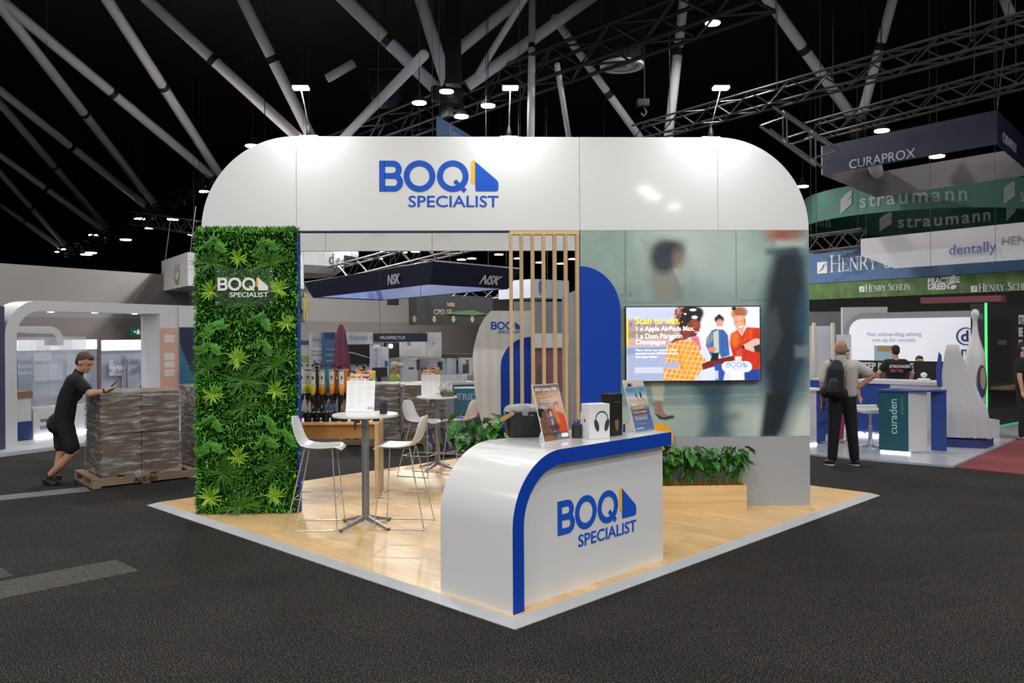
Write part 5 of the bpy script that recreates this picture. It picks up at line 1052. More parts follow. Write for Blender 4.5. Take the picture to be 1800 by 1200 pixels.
fc = thing('far_counter','long pale counter behind the wrapped pallets','counter'); W_ = Wall(P(640,668,16.3).xy,P(838,668,17.4).xy); zc = P(656,664.2,16.6).z-.13; part('counter_top', W_.slab(0,W_.L,zc-.05,zc,.8), bgw, fc); part('counter_front', W_.slab(.05,W_.L-.05,0,zc-.051,.7,-.04), M('counter_grey','8c8c90',.6), fc)
for i in range(14): s_ = W_.L*(.62+i*.024); part('bottle_row_item', MB().lathe([(.025,zc),(.025,zc+.12),(.01,zc+.15)],8,tuple(W_.p(s_,0,-.2))), bgw, fc)
# closed purple umbrella
up_ = P(600,640,19.0); um = thing('closed_umbrella','tall closed plum umbrella among the far exhibits','umbrella',(up_.x,up_.y,0)); zt2 = P(600,570,19).z; mb = MB(); n = 24
for z, r in ((.55,.2),(.9,.21),(1.2,.185),(1.6,.14),(2.0,.09),(zt2-.06,.055),(zt2,.03)):
    for j in range(n): a_ = 2*PI*j/n; k = r*(1+(.16 if j%3 == 0 else -.08)); mb.v.append((k*math.cos(a_),k*math.sin(a_),z))
for i in range(6):
    for j in range(n): mb.f.append((i*n+j,i*n+(j+1)%n,(i+1)*n+(j+1)%n,(i+1)*n+j))
mb.f.append(tuple(6*n+j for j in range(n))); part('folded_canopy', mb, M('plum_fabric','6a2f4c',.7), um); part('mast', MB().tube([(0,0,0),(0,0,zt2)],.025,8), steel, um); part('base', MB().lathe([(.3,0),(.3,.06),(.05,.09)],20), blackm, um)
# wrapped pallets behind the platform
for i, (u,v,w_,h_,lb_) in enumerate(((597,785,1.0,.95,'shrink-wrapped brown cartons behind the dispenser bench'),(708,783,.72,.93,'shrink-wrapped brown cartons behind the left back stool'))):
    q_ = G(u,v); pallet('timber pallet under the cartons behind the %s' % ('dispenser bench','left back stool')[i], (q_.x,q_.y,0), w_+.06, .9, .1); wrapped(lb_, (q_.x+.02,q_.y+.04), w_, .8, h_, rz=.1)
td = G(800,775); tb = thing('teal_display_bin','teal printed display bin right of the smaller bar table','bin',(td.x,td.y,0),.1); part('bin_body', MB().box(0,.85,0,.5,.12,.95), M('bin_teal','3d6f86',.6), tb); part('white_top', MB().box(.0,.85,-.012,-.001,.3,.5), M('bin_dark','32505c',.6), tb); part('green_base', MB().box(-.02,.87,-.02,.52,0,.119), M('bin_green','44604c',.6), tb); text('bin_text','TRIDENT',.17,M('bin_letter','8fb4c4',.6),tb,FRONT(.03,-.003,.74),bold=.02); part('pink_spot', MB().prism(arcp(.42,.55,.12,0,340,16),-.014,-.003), M('bin_pink','8c5a6a',.6), tb)
tr = G(772,800); ht = thing('hand_trolley','blue hand trolley with grey wheels behind the smaller table','trolley',(tr.x,tr.y,0),.6); bl2 = M('trolley_blue','23305e',.5); part('frame', MB().tube([(-.12,0,.1),(-.12,.1,.42),(.12,.1,.42),(.12,0,.1)],.03,8), bl2, ht); part('toe_plate', MB().box(-.2,.2,-.22,0,.02,.05), bl2, ht)
for sx in (-1,1): part('wheel', MB().lathe([(.1,-.025),(.11,0),(.1,.025)],18,mat=Matrix.Translation((sx*.18,.03,.11)) @ Matrix.Rotation(PI/2,4,'Y')), M('wheel_grey','6a6660',.7), ht)
# beyond the slats
o, W_, z0_, z1_ = pan('hanging_box_sign','pale hanging sign with a blue tooth mark behind the wood slats','sign',938,1000,490,523,24,25,M('fabric_lilac_white','c4c6d4',.6),1.5); s_, z_ = W_.hit(953,505); q = arcp(s_,z_+.06,.16,20,160,8)+[(s_-.15,z_-.02),(s_-.1,z_-.24),(s_,z_-.1),(s_+.1,z_-.24),(s_+.15,z_-.02)]; part('tooth_mark', W_.poly(q,.01,.01), M('print_sky','5a7aa4',.6), o)
ex_panel('white_counter_panel','white header over the red stand behind the slats',938,992,586,611,'c0bebe',Y=18); ex_panel('red_stand','dull red stand front behind the wood slats',938,992,612,690,'7a4a50',((944,962,640,690,'5a4444'),),Y=18.1); ex_panel('grey_stand','grey wall panels behind the slats and the back screen',905,1000,530,700,'84848a',Y=24)
# blue hanging banner above the fascia
o, W_, z0_, z1_ = pan('blue_hanging_banner','blue hanging banner showing above the middle of the portal','banner',769,960,204,262,19,27,M('banner_blue','2a5a8c',.6),.03); W_.text('banner_text','Everybody',W_.hit(789,236)[0],W_.hit(789,238)[1],.32,M('banner_letter','8aa8c8',.6),o)
# ================================================================== background, right of the booth
cA, cB, cC = G(1422,801), G(1675.5,822), G(1800,766.6)
fr_ = Wall(cA.xy,cB.xy); sdv = (Vector((cC.x,cC.y,0))-cB).normalized()
tl = M('white_stand_floor','b4b6bc',.25,coat=.3); mb = MB(); ex = fr_.ex
q = [cA-ex*5,cB,cB+sdv*14,cA-ex*5+sdv*14]; o = mb.add(q+[v+Vector((0,0,.03)) for v in q],[(3,2,1,0),(4,5,6,7),(0,1,5,4),(1,2,6,5),(2,3,7,6),(3,0,4,7)]).build('white_stand_floor', tl); tag(o,'pale glossy floor of the dental stand on the right','floor')
rc_ = MB(); q = [cB+Vector((.02,-.02,0)),G(1800,834.5),G(1800,834.5)+Vector((9,4,0)),cB+sdv*16+Vector((9,0,0)),cB+sdv*16]; rc_.prism([(p.x,p.y) for p in q],0,.012,lambda x,y,z: (x,z,y)); tag(rc_.build('red_carpet', red, fix=True),'dull red carpet at the right edge of the hall','carpet')
SF = .031
# white rounded back wall with the two-line slogan
bk_ = Wall(P(1482,600,19.5).xy,P(1732,600,17.4).xy); wb_ = thing('slogan_wall','tall white rounded stand wall with a pale two-line slogan','wall panel'); zt2 = bk_.hit(1600,548)[1]; x0, x1 = bk_.hit(1482,600)[0], bk_.hit(1727,600)[0]
part('frame', bk_.poly([(x0,SF)]+[(x0+.5-.5*math.cos(t),zt2-.5+.5*math.sin(t)) for t in [PI/2*i/10 for i in range(11)]]+[(x1,zt2),(x1,SF)],.3,-.01), M('wall_silver','8f9094',.5), wb_)
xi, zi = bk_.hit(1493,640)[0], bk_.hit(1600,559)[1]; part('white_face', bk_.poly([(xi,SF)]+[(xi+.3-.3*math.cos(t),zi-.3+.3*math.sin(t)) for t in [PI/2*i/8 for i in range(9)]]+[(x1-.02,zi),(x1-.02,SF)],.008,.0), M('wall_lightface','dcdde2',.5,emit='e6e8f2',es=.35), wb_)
pv = M('print_periwinkle','a3a8c4',.6); ib = M('print_indigo','2f3f86',.6)
bk_.text('slogan_text','Fast onboarding setting\nyou up for success',bk_.hit(1571,590)[0],bk_.hit(1571,590)[1],.125,pv,wb_,align='CENTER',d=.012,lsp=1.0)
s_, z_ = bk_.hit(1698,591); ring_ = MB(); 
for i in range(28): a0, a1 = 2*PI*i/28, 2*PI*(i+1)/28; bk_.poly([(s_+.19*math.cos(a0),z_+.19*math.sin(a0)),(s_+.19*math.cos(a1),z_+.19*math.sin(a1)),(s_+.165*math.cos(a1)+.01,z_+.165*math.sin(a1)),(s_+.165*math.cos(a0)+.01,z_+.165*math.sin(a0))],.01,.012,ring_)
part('round_mark', ring_, ib, wb_); bk_.text('mark_letter','d',s_-.1,z_-.1,.32,ib,wb_,bold=.03,d=.012); bk_.text('wall_text','dentally',bk_.hit(1680,622)[0]-.2,bk_.hit(1720,626)[1],.3,ib,wb_,bold=.02,d=.012)
p1_ = part('wall_photo', bk_.slab(bk_.hit(1537,620)[0],bk_.hit(1575,620)[0],bk_.hit(1550,640)[1],bk_.hit(1550,607)[1],.004,.006), M('photo_sky','9fb6c4',.6), wb_); part('photo_hair', bk_.slab(bk_.hit(1543,610)[0],bk_.hit(1575,610)[0],bk_.hit(1560,617)[1],bk_.hit(1560,608)[1],.004,.012), M('photo_tan','b08a5c',.6), p1_)
# grey tower panels and light strips left of it
for i,(u0,u1,v0,v1,Y,c,lb_) in enumerate(((1421,1468,573,800,18.5,'bcbec6','pale tall panel behind the backpack man'),(1470,1487,588,800,18.8,'c6c8cc','narrow pale pillar right of the backpack man'),(1481,1560,540,800,21,'b4b6bc','white header strip above the slogan wall'),(1421,1482,548,800,23,'6a6a70','grey hall panel above the pale tall panel'))): pan('tall_panel',lb_,'panel',u0,u1,v0,v1,Y,Y-.2,M('tower_'+c,c,.6),.2)
for i, u in enumerate((1431,1464)): q_ = P(u,620,18.2); o = MB().tube([(q_.x,q_.y,SF),(q_.x,q_.y,P(u,567,18.2).z)],.04,10).build('cream_post', M('cream_post','b8aea0',.6), smooth=True); tag(o,('cream pole nearest the portal behind the backpack man','cream pole just left of the bald man\'s head')[i],'pole',group='cream poles')
# black video counter wall in front of the slogan wall
bl_, W_, z0_, z1_ = pan('black_counter_wall','low black stand wall with bold white words behind the counter','wall panel',1505,1700,633,668,17.6,16.2,M('stand_black','121214',.6),.1)
W_.text('wall_text','STEP INTO THE',W_.hit(1512,650)[0],W_.hit(1512,648)[1],.19,signw,bl_,bold=.03,xs=.8); part('photo_strip', W_.slab(W_.hit(1515,660)[0],W_.hit(1560,660)[0],W_.hit(1530,668)[1],W_.hit(1530,652)[1],.004,.006), M('photo_brown','5a463c',.6), bl_)
# counters
ctb = M('stand_blue','25408c',.45); tealp = M('teal_print','1e5260',.4)
wc = thing('long_white_counter','long white counter with blue front in front of the black wall','counter'); W_ = Wall(P(1500,700,15.6).xy,P(1655,700,14.6).xy); zc = P(1560,669,15.2).z; part('counter_top', W_.slab(0,W_.L,zc-.06,zc,.7), bgw, wc); part('blue_front', W_.slab(.04,W_.L*.42,SF,zc-.061,.6,-.04), ctb, wc); part('white_front', W_.slab(W_.L*.42+.005,W_.L-.04,SF,zc-.061,.6,-.04), bgw, wc); part('led_base', W_.slab(.04,W_.L*.45,SF,SF+.05,.02,-.01), ledl, wc)
dv = thing('white_device','small white tabletop device beside the man in black','device',(P(1624,668,15.2).x,P(1624,668,15.2).y,zc),.2); part('foot', MB().box(-.09,.09,-.06,.06,0,.04), shiny, dv, bevel=.01); part('head', MB().ball((0,0,.1),(.06,.05,.05)), shiny, dv, smooth=True); part('neck', MB().tube([(0,0,.04),(0,0,.07)],.02), shiny, dv)
cu = thing('teal_counter','narrow counter with teal front panel and vertical white words','counter'); cw = Wall(G(1545,797).xy,G(1597,801).xy); sL_ = cw.L; zc = cw.hit(1570,685)[1]
part('teal_front', cw.slab(0,sL_,.06,zc-.03,.02), tealp, cu); part('white_side', MB().prism([(0,.06),(.34,.06),(.34,zc-.03),(0,zc-.03)],0,.02,lambda x,y,z: cw.p(sL_+.002+y+x*.55,z,-x*.84)), bgw, cu); part('blue_end', cw.slab(sL_+.24,sL_+.46,.06,zc-.03,.02,-.42), ctb, cu); part('counter_top', MB().add([cw.p(-.02,zc-.028,.03),cw.p(sL_+.03,zc-.028,.03),cw.p(sL_+.47,zc-.028,-.42),cw.p(.1,zc-.028,-.5)]+[cw.p(-.02,zc,.03),cw.p(sL_+.03,zc,.03),cw.p(sL_+.47,zc,-.42),cw.p(.1,zc,-.5)],[(3,2,1,0),(4,5,6,7),(0,1,5,4),(1,2,6,5),(2,3,7,6),(3,0,4,7)]), M('top_blue','31468a',.35), cu)
part('led_base', cw.slab(.02,sL_+.02,SF,.058,.05,.0), ledl, cu)
text('vertical_text','curaden',.165,M('print_mint','9ac4c4',.6),cu,face(cw.p(sL_*.62,cw.hit(1570,763)[1],.004),(0,0,1),-cw.ex),bold=.01,xs=1.05); text('vertical_text','academy',.085,M('print_mint2','5a8a90',.6),cu,face(cw.p(sL_*.84,cw.hit(1570,728)[1],.004),(0,0,1),-cw.ex))
c0 = thing('blue_side_counter','white and blue counter half hidden behind the portal on the right','counter'); W_ = Wall(G(1400,789).xy,G(1454,781).xy); zc = W_.hit(1440,683)[1]; part('white_front', W_.slab(0,W_.hit(1435,700)[0],.06,zc-.03,.4), bgw, c0); part('blue_front', W_.slab(W_.hit(1435,700)[0]+.004,W_.L,.06,zc-.03,.3,-.03), ctb, c0); part('counter_top', W_.slab(-.05,W_.L,zc-.029,zc,.6,.04), bgw, c0); part('led_base', W_.slab(0,W_.hit(1435,700)[0],SF,.058,.05,.01), ledl, c0); W_.text('front_text','curaprox',W_.hit(1443,760)[0]-.05,.35,.08,M('print_navy','1a2a5c',.6),c0)
b2 = thing('low_blue_cabinet','low blue cabinet by the backpack man\'s hand','cabinet'); W_ = Wall(P(1424,680,15.8).xy,P(1446,680,15.6).xy); part('body', W_.slab(0,W_.L,SF,P(1430,668,15.7).z,.5), ctb, b2); part('top', W_.slab(0,W_.L,P(1430,668,15.7).z+.001,P(1430,668,15.7).z+.03,.5), bgw, b2)
# swivel bar stool
q_ = G(1530,789); zs = P(1530,722,q_.y).z; bs = thing('swivel_stool','white swivel bar stool on a chrome post beside the teal counter','stool',(q_.x,q_.y,SF)); part('seat', stack([(.8,zs-.06),(1,zs-.04),(1.03,zs),(.9,zs+.01),(.4,zs-.01)],.2,.18,.08), shiny, bs, smooth=True); part('low_back', MB().prism([(-.2,zs),(.2,zs),(.18,zs+.06),(-.18,zs+.06)],.15,.18), shiny, bs, bevel=.02); part('post', MB().lathe([(.035,.03),(.03,.35),(.022,.36),(.022,zs-.06)],14), chrome, bs, smooth=False); part('base', MB().lathe([(.2,0),(.2,.015),(.08,.03),(.035,.05)],24), chrome, bs); part('foot_ring', MB().tube([(.13*math.cos(2*PI*i/16),.13*math.sin(2*PI*i/16)-.08,.25) for i in range(17)],.009,6,False), chrome, bs)
# cloth-draped machine on a blue plinth
dq = G(1651,788); dW = Wall(G(1651,788).xy,G(1733,791.5).xy); dL = dW.L; dm = thing('draped_machine','tall machine hidden under a white cloth on a blue plinth','machine'); 
z_ = lambda v: dW.hit(1690,v,-.3)[1]
part('plinth', MB().add([dW.p(a,zz,b) for zz in (SF,SF+.13) for a,b in ((0,0),(dL,0),(dL+.16,-.42),(.1,-.8))],[(3,2,1,0),(4,5,6,7),(0,1,5,4),(1,2,6,5),(2,3,7,6),(3,0,4,7)]), M('plinth_blue','202a6a',.4), dm)
topz = z_(606); midz = z_(708); mb = MB(); n = 72                 # pleated cloth: outline rings from the hem up to the crown
def dring(x0, x1, y0, y1, k):
    out = []
    for i in range(n):
        a_ = 2*PI*i/n; cx, cy = math.cos(a_), math.sin(a_); m_ = max(abs(cx),abs(cy)); x, y = cx/m_*.5+.5, cy/m_*.5+.5; w_ = 1+1.6*k*math.sin(i*2.6)+k*math.sin(i*1.3+1); out.append((x0+(x1-x0)*(.5+(x-.5)*w_), y0+(y1-y0)*(.5+(y-.5)*w_)))
    return out
levels = [(SF+.16,-.02,dL+.06,0,.75,.035),(.5,.02,dL+.04,.03,.7,.028),(midz-.05,.05,dL+.02,.06,.66,.018),(midz+.06,.06,dL-.04,.1,.62,.012),(1.25,.09,dL-.2,.22,.58,.012),(topz-.12,.13,dL-.33,.3,.55,.008),(topz,.16,dL-.35,.33,.53,.002)]
for (zz,x0_,x1_,y0_,y1_,k) in levels:
    for x, y in dring(x0_,x1_,y0_,y1_,k): mb.v.append(tuple(dW.p(x,zz,-y)))
for i in range(len(levels)-1):
    for j in range(n): mb.f.append((i*n+j,i*n+(j+1)%n,(i+1)*n+(j+1)%n,(i+1)*n+j))
mb.f.append(tuple((len(levels)-1)*n+j for j in range(n))); part('white_cloth', mb, M('drape_cloth','a9a7ac',.7), dm, smooth=True)
part('blue_print', dW.poly([(dW.hit(1655,620)[0]-.05,z_(680)),(dW.hit(1658,620)[0],z_(680)),(dW.hit(1658,620)[0],z_(625)),(dW.hit(1655,620)[0]-.02,z_(618)),(dW.hit(1650,640)[0]-.02,z_(650))],.02,-.3), ctb, dm)
for i in range(5): part('dark_vent', dW.slab(dL-.22+.05*i,dL-.195+.05*i,SF+.132,SF+.17,.01,.012), blackm, dm)
# giant toothbrush display
tq = G(1748,772); tb_ = thing('giant_toothbrush','giant white toothbrush display with an open mouth picture','display',(tq.x,tq.y+.6,SF)); Yt = tq.y+.6; zz = lambda v: P(1745,v,Yt).z-SF; sc_ = Yt/1475
part('plinth', MB().box(-.35,.28,-.28,.35,0,.28), bgw, tb_)
prof = [(.16,.281),(.17,.6),(.17,zz(660)),(.165,zz(632)),(.15,zz(618)),(.09,zz(600)),(.055,zz(585)),(.04,zz(570)),(.042,zz(562)),(.065,zz(556)),(.075,zz(552)),(.06,zz(546)),(.02,zz(543))]
part('brush_body', MB().lathe(prof,24), M('brush_white','c2c0c4',.4), tb_, smooth=True); part('bristle_block', MB().box(.03,.12,-.05,.05,zz(561),zz(551)), M('bristle_teal','2f6474',.6), tb_)
mo_ = part('mouth_panel', MB().prism(arcp(0,0,1,0,350,24),-.01,.01,lambda x,y,z: (.02+x*.09,-.175+y,zz(669)+z*.30)), M('mouth_dark','4a3c3c',.6), tb_); part('mouth_teeth', MB().prism(arcp(0,0,1,0,350,20),-.01,.01,lambda x,y,z: (.03+x*.05,-.19+y,zz(664)+z*.2)), M('mouth_cream','9a8a88',.6), mo_); part('mouth_blue', MB().prism(arcp(0,0,1,0,350,20),-.01,.01,lambda x,y,z: (-.03+x*.04,-.192+y,zz(685)+z*.09)), ctb, mo_)
# black stand with a green light edge
bs_ = Wall(P(1735,640,16.5).xy,P(1880,640,19.5).xy); gs = thing('black_green_stand','black stand wall with a glowing green edge at the far right','wall panel'); zt2 = bs_.hit(1736,534)[1]; part('black_wall', bs_.slab(0,bs_.L,.02,zt2,.3), M('stand_charcoal','26282a',.6), gs); part('green_edge', bs_.slab(-.05,-.001,.02,zt2+.02,.03,.01), M('green_led','59d67a',.5,emit='49c86a',es=1.2), gs)
bs_.text('wall_text','STRO\nBE\nSP',bs_.hit(1790,570)[0],bs_.hit(1790,569)[1],.26,signw,gs,bold=.03,xs=.85); 
for u0,u1,v0,v1 in ((1741,1778,560,672),(1746,1772,576,590),(1752,1768,598,606)): part('dark_print', bs_.slab(bs_.hit(u0,600)[0],bs_.hit(u1,600)[0],bs_.hit(u0,v1)[1],bs_.hit(u0,v0)[1],.004,.006+.004*(v0-560)/20), M('print_dim%d'%v0,('1c1d1f','3a3c3e','4a4c4e')[(v0-560)//18],.6), gs)
part('counter_ledge', bs_.slab(.1,bs_.L,bs_.hit(1765,677)[1]-.05,bs_.hit(1765,677)[1],.35,.36), M('ledge_timber','6a5a4a',.5), gs); part('green_floor_glow', bs_.slab(.1,bs_.L,.02,.05,.02,.05), M('green_led2','2f9a52',.5,emit='2f9a52',es=.8), gs)
# ------------------------------------------------------------------ hanging signs
fb = M('sign_deep_navy','0b1030',.6); fg = M('sign_lining','8e8a90',.7)
A_, L_ = P(1752.5,193,18.75), P(1443,257.5,22.33); zt2 = (A_.z+L_.z)/2; A_.z = L_.z = zt2; hgt = .76; sW = Wall(L_.xy,A_.xy); side = Vector((.86,.5,0)).normalized(); nb = -sW.n
cs2 = thing('navy_box_sign','square navy hanging sign with pale grey lining and white lettering','sign'); dp = 3.4
def hang(name, a, b, mat, z0, z1, par, t=.03): w_ = Wall(a.xy,b.xy); return part(name, w_.slab(0,w_.L,z0,z1,t), mat, par)
sdir = Vector((3.08,3.67,0)); B1 = A_+sdir; L1 = L_+sdir
hang('front_face',L_,A_,fb,zt2-hgt,zt2,cs2); hang('side_face',A_,B1,fb,zt2-hgt,zt2,cs2); hang('rear_lining',L1,B1,fg,zt2-hgt,zt2,cs2); hang('side_lining',L_+(A_-L_)*.01,L1,fg,zt2-hgt,zt2,cs2)
sW.text('sign_text','CURAPROX',sW.hit(1492,297)[0],sW.hit(1492,297)[1],.33,M('print_silver','a8acb8',.6),cs2,bold=.0); Wall(A_.xy,B1.xy).text('sign_text','CURAPROX',.6,zt2-hgt+.16,.33,M('print_silver','a8acb8',.6),cs2)
for p_ in (A_,L_): part('cable', MB().tube([p_,Vector((p_.x,p_.y,15))],.006,4), M('cable_grey','3c3c3e',.6), cs2)
# teal ring sign
rc = P(1612,370,30); rx = 3.82; rg = thing('teal_ring_sign','round teal hanging ring sign with white lettering','sign'); z0_, z1_ = 5.8, 6.8; tg, tg2 = M('fabric_teal_lit','629088',.6), M('fabric_teal_unlit','1d5148',.6); tilt = Matrix.Translation(rc) @ Matrix.Rotation(.0,4,'Y')  # lamplight on the ring is put into its colours: outer teal paler, inner darker
n = 64; mo, mi_ = MB(), MB()
for zz_ in (z0_,z1_):
    for i in range(n): a_ = 2*PI*i/n; mo.v.append((rc.x+rx*math.cos(a_),rc.y+rx*math.sin(a_),zz_)); mi_.v.append((rc.x+(rx-.02)*math.cos(a_),rc.y+(rx-.02)*math.sin(a_),zz_))
for i in range(n): j = (i+1)%n; mo.f.append((i,j,n+j,n+i)); mi_.f.append((j,i,n+i,n+j))
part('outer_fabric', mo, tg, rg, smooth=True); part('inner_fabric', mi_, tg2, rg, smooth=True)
hgt2 = z1_-z0_
def ringtext(s, a0, size, z, inner=False):
    for i, ch in enumerate(s):
        wd = {'s':.5,'t':.38,'r':.4,'a':.56,'u':.58,'m':.86,'n':.58}.get(ch,.5)*size
        r_ = rx-.05 if inner else rx+.02; a_ = a0+(wd/2/r_)*(-1 if inner else 1); p_ = Vector((rc.x+r_*math.cos(a_),rc.y+r_*math.sin(a_),z)); ex = Vector((-math.sin(a_),math.cos(a_),0))*(-1 if inner else 1)
        text('sign_text',ch,size,M('print_pearl','b8c0be',.6),rg,face(p_,ex),bold=.018,align='CENTER'); a0 += (wd+.02*size)/r_*(-1 if inner else 1)
def stripe(a_, z, inner=False, k=1):
    r_ = rx-.05 if inner else rx+.02; sg_ = -1 if inner else 1; p_ = Vector((rc.x+r_*math.cos(a_),rc.y+r_*math.sin(a_),z)); ex = Vector((-math.sin(a_),math.cos(a_),0))*sg_; W_ = Wall(p_.xy,(p_+ex).xy)
    for dz in (0,.17,): part('stripe_mark', W_.poly([(-.12*k,(dz-.14)*k+z),(.18*k,(dz+.06)*k+z),(.18*k,(dz+.2)*k+z),(.0,(dz+.12)*k+z),(-.12*k,(dz+.02)*k+z)],.01,.01), M('print_pearl','b8c0be',.6), rg)
stripe(-PI/2-1.05,z0_+.3,False,1.5); ringtext('straumann',-PI/2-.92,.64,z0_+.22); stripe(-PI/2+.28,z0_+.3,False,1.5); ringtext('straumann',-PI/2+.4,.64,z0_+.22)
ringtext('straumann',PI/2-.25,.68,z0_+.3,True); stripe(PI/2-.13,z0_+.38,True,1.55); ringtext('straumann',PI/2+1.43,.68,z0_+.3,True); stripe(PI/2-1.4,z0_+.38,True,1.55)
# white tapered sign
o, W_, z0_, z1_ = pan('white_hanging_sign','white hanging fabric sign beneath the teal ring','sign',1513,1900,420,449,24,19.5,M('fabric_pale2','b4b0b4',.6),.05); W2 = Wall(W_.p(.0,0,-.0).xy,W_.p(W_.L,0,0).xy)
mb = quadslab(W_.p(.9,z0_-.42,-.2),W_.p(W_.L,z0_-.42,-.2),W_.p(W_.L,z0_,0),W_.p(0,z0_,0),.03); part('lower_face', mb, M('fabric_white2','e2e2e6',.6), o); W_.text('sign_text','dentally',W_.hit(1668,434)[0],W_.hit(1668,436)[1]-.18,.38,M('print_indigo2','4a5690',.6),o,d=.02); W_.text('sign_text','HENRY',W_.hit(1760,424)[0],W_.hit(1765,424)[1]-.1,.3,M('print_grey2','7a7a80',.6),o,d=.02)
# serif letters drawn from thick and thin strokes with slab feet
SER = {'H':(.8,[(.14,0,.14,1,1),(.66,0,.66,1,1),(.14,.5,.66,.5,0)]),'E':(.64,[(.14,0,.14,1,1),(.14,.97,.56,.97,0),(.14,.52,.46,.52,0),(.14,.03,.58,.03,0),(.56,.8,.56,.97,2),(.58,.03,.58,.22,2)]),'N':(.84,[(.14,0,.14,1,0),(.7,0,.7,1,0),(.14,1,.7,0,1)]),'R':(.74,[(.14,0,.14,1,1),(.14,.97,.42,.97,0),(.42,.97,.54,.86,1),(.54,.86,.54,.64,1),(.54,.64,.42,.52,1),(.42,.52,.14,.52,0),(.36,.52,.68,0,1)]),'Y':(.72,[(.36,0,.36,.45,1),(.36,.45,.08,1,1),(.36,.45,.64,1,0)]),'S':(.56,[(.48,.8,.36,.97,0),(.36,.97,.2,.97,0),(.2,.97,.1,.8,1),(.1,.8,.2,.6,1),(.2,.6,.4,.44,1),(.4,.44,.48,.22,1),(.48,.22,.36,.03,1),(.36,.03,.18,.03,0),(.18,.03,.08,.22,0)]),'C':(.74,[(.66,.78,.5,.97,0),(.5,.97,.32,.95,0),(.32,.95,.14,.72,1),(.14,.72,.12,.4,1),(.12,.4,.26,.08,1),(.26,.08,.46,.02,0),(.46,.02,.66,.2,0)]),'I':(.32,[(.16,0,.16,1,1)])}
def serif(W_, words, x, z, cap, mat, par, d=.012):
    for wi, wd in enumerate(words):
        mb = MB()
        for i, ch in enumerate(wd):
            h_ = cap if i == 0 else cap*.8; adv, st_ = SER[ch]
            for (x0_,y0_,x1_,y1_,k) in st_:
                hw = (.028,.06,.02)[k]*h_; dx, dy = x1_-x0_, y1_-y0_; L = math.hypot(dx,dy); nx, ny = -dy/L*hw, dx/L*hw; q = [(x+x0_*h_+nx,z+y0_*h_+ny),(x+x0_*h_-nx,z+y0_*h_-ny),(x+x1_*h_-nx,z+y1_*h_-ny),(x+x1_*h_+nx,z+y1_*h_+ny)]; W_.poly(q,.01,d,mb)
                if dx == 0 and k < 2 and ch in 'HENRYI':
                    for yy in (y0_,y1_):
                        if yy in (0,1): W_.poly([(x+(x0_-.13)*h_,z+yy*h_-.02*h_),(x+(x0_+.13)*h_,z+yy*h_-.02*h_),(x+(x0_+.13)*h_,z+yy*h_+.02*h_),(x+(x0_-.13)*h_,z+yy*h_+.02*h_)],.01,d,mb)
            x += adv*h_
        x += .35*cap; part('serif_lettering', mb, mat, par)
    return x
def sqmark(W_, x, z, s_, mat, matb, par): o = part('square_mark', W_.slab(x,x+s_,z,z+s_,.01,.012), mat, par); part('mark_slash', W_.poly([(x+.08*s_,z+.12*s_),(x+.45*s_,z+.4*s_),(x+.6*s_,z+.75*s_),(x+.95*s_,z+.9*s_),(x+.68*s_,z+.68*s_),(x+.55*s_,z+.32*s_)],.004,.02), matb, o)
bl3 = M('sign_sky_blue','46668f',.6); o, W_, z0_, z1_ = pan('blue_band_sign','wide blue hanging sign with large white serif lettering','sign',1418,1900,441.5,499,27,20.5,bl3,.05); x_, z_ = W_.hit(1437,481); cp = W_.hit(1437,460)[1]-z_; sqmark(W_,x_,z_,cp*.95,signw,bl3,o); serif(W_,('HENRY','SCHEIN'),W_.hit(1459,480)[0],z_+.02,cp*1.35,signw,o)
grs = M('grass_print','3a5428',.7,noise=(3.5,'5c7a42',.3,.7)); o2, W_, z0_, z1_ = pan('grass_band_sign','grass-printed hanging band with white serif lettering and a leaf mark','sign',1418,1900,500,527,26.8,20.3,grs,.05)
for u in (1511,1707): x_, z_ = W_.hit(u,512); cp = .21; sqmark(W_,x_,z_-.02,cp*.8,signw,grs,o2); serif(W_,('HENRY','SCHEIN'),x_+.2,z_-.02,cp,signw,o2)
W_.text('sign_text','PRACTICE\nGREEN',W_.hit(1631,497)[0],W_.hit(1631,499)[1],.22,signw,o2,bold=.04,xs=.9,lsp=.75,d=.012); x_, z_ = W_.hit(1670,497)
for k, (a0,sz) in enumerate(((1.1,.3),(.3,.2))): pts = [(x_+sz*(t_*math.cos(a0)-s_*math.sin(a0)), z_-.05-.1*k+sz*(t_*math.sin(a0)+s_*math.cos(a0))) for t_, s_ in ((0,0),(.3,.28),(.7,.28),(1,0),(.7,-.28),(.3,-.28))]; part('leaf_mark', W_.poly(pts,.01,.012), signw, o2)
o, W_, z0_, z1_ = pan('red_hanging_sign','dull red hanging sign under the grass band','sign',1618,1760,523,533,19,18,M('fabric_red','7a4048',.6),.6)
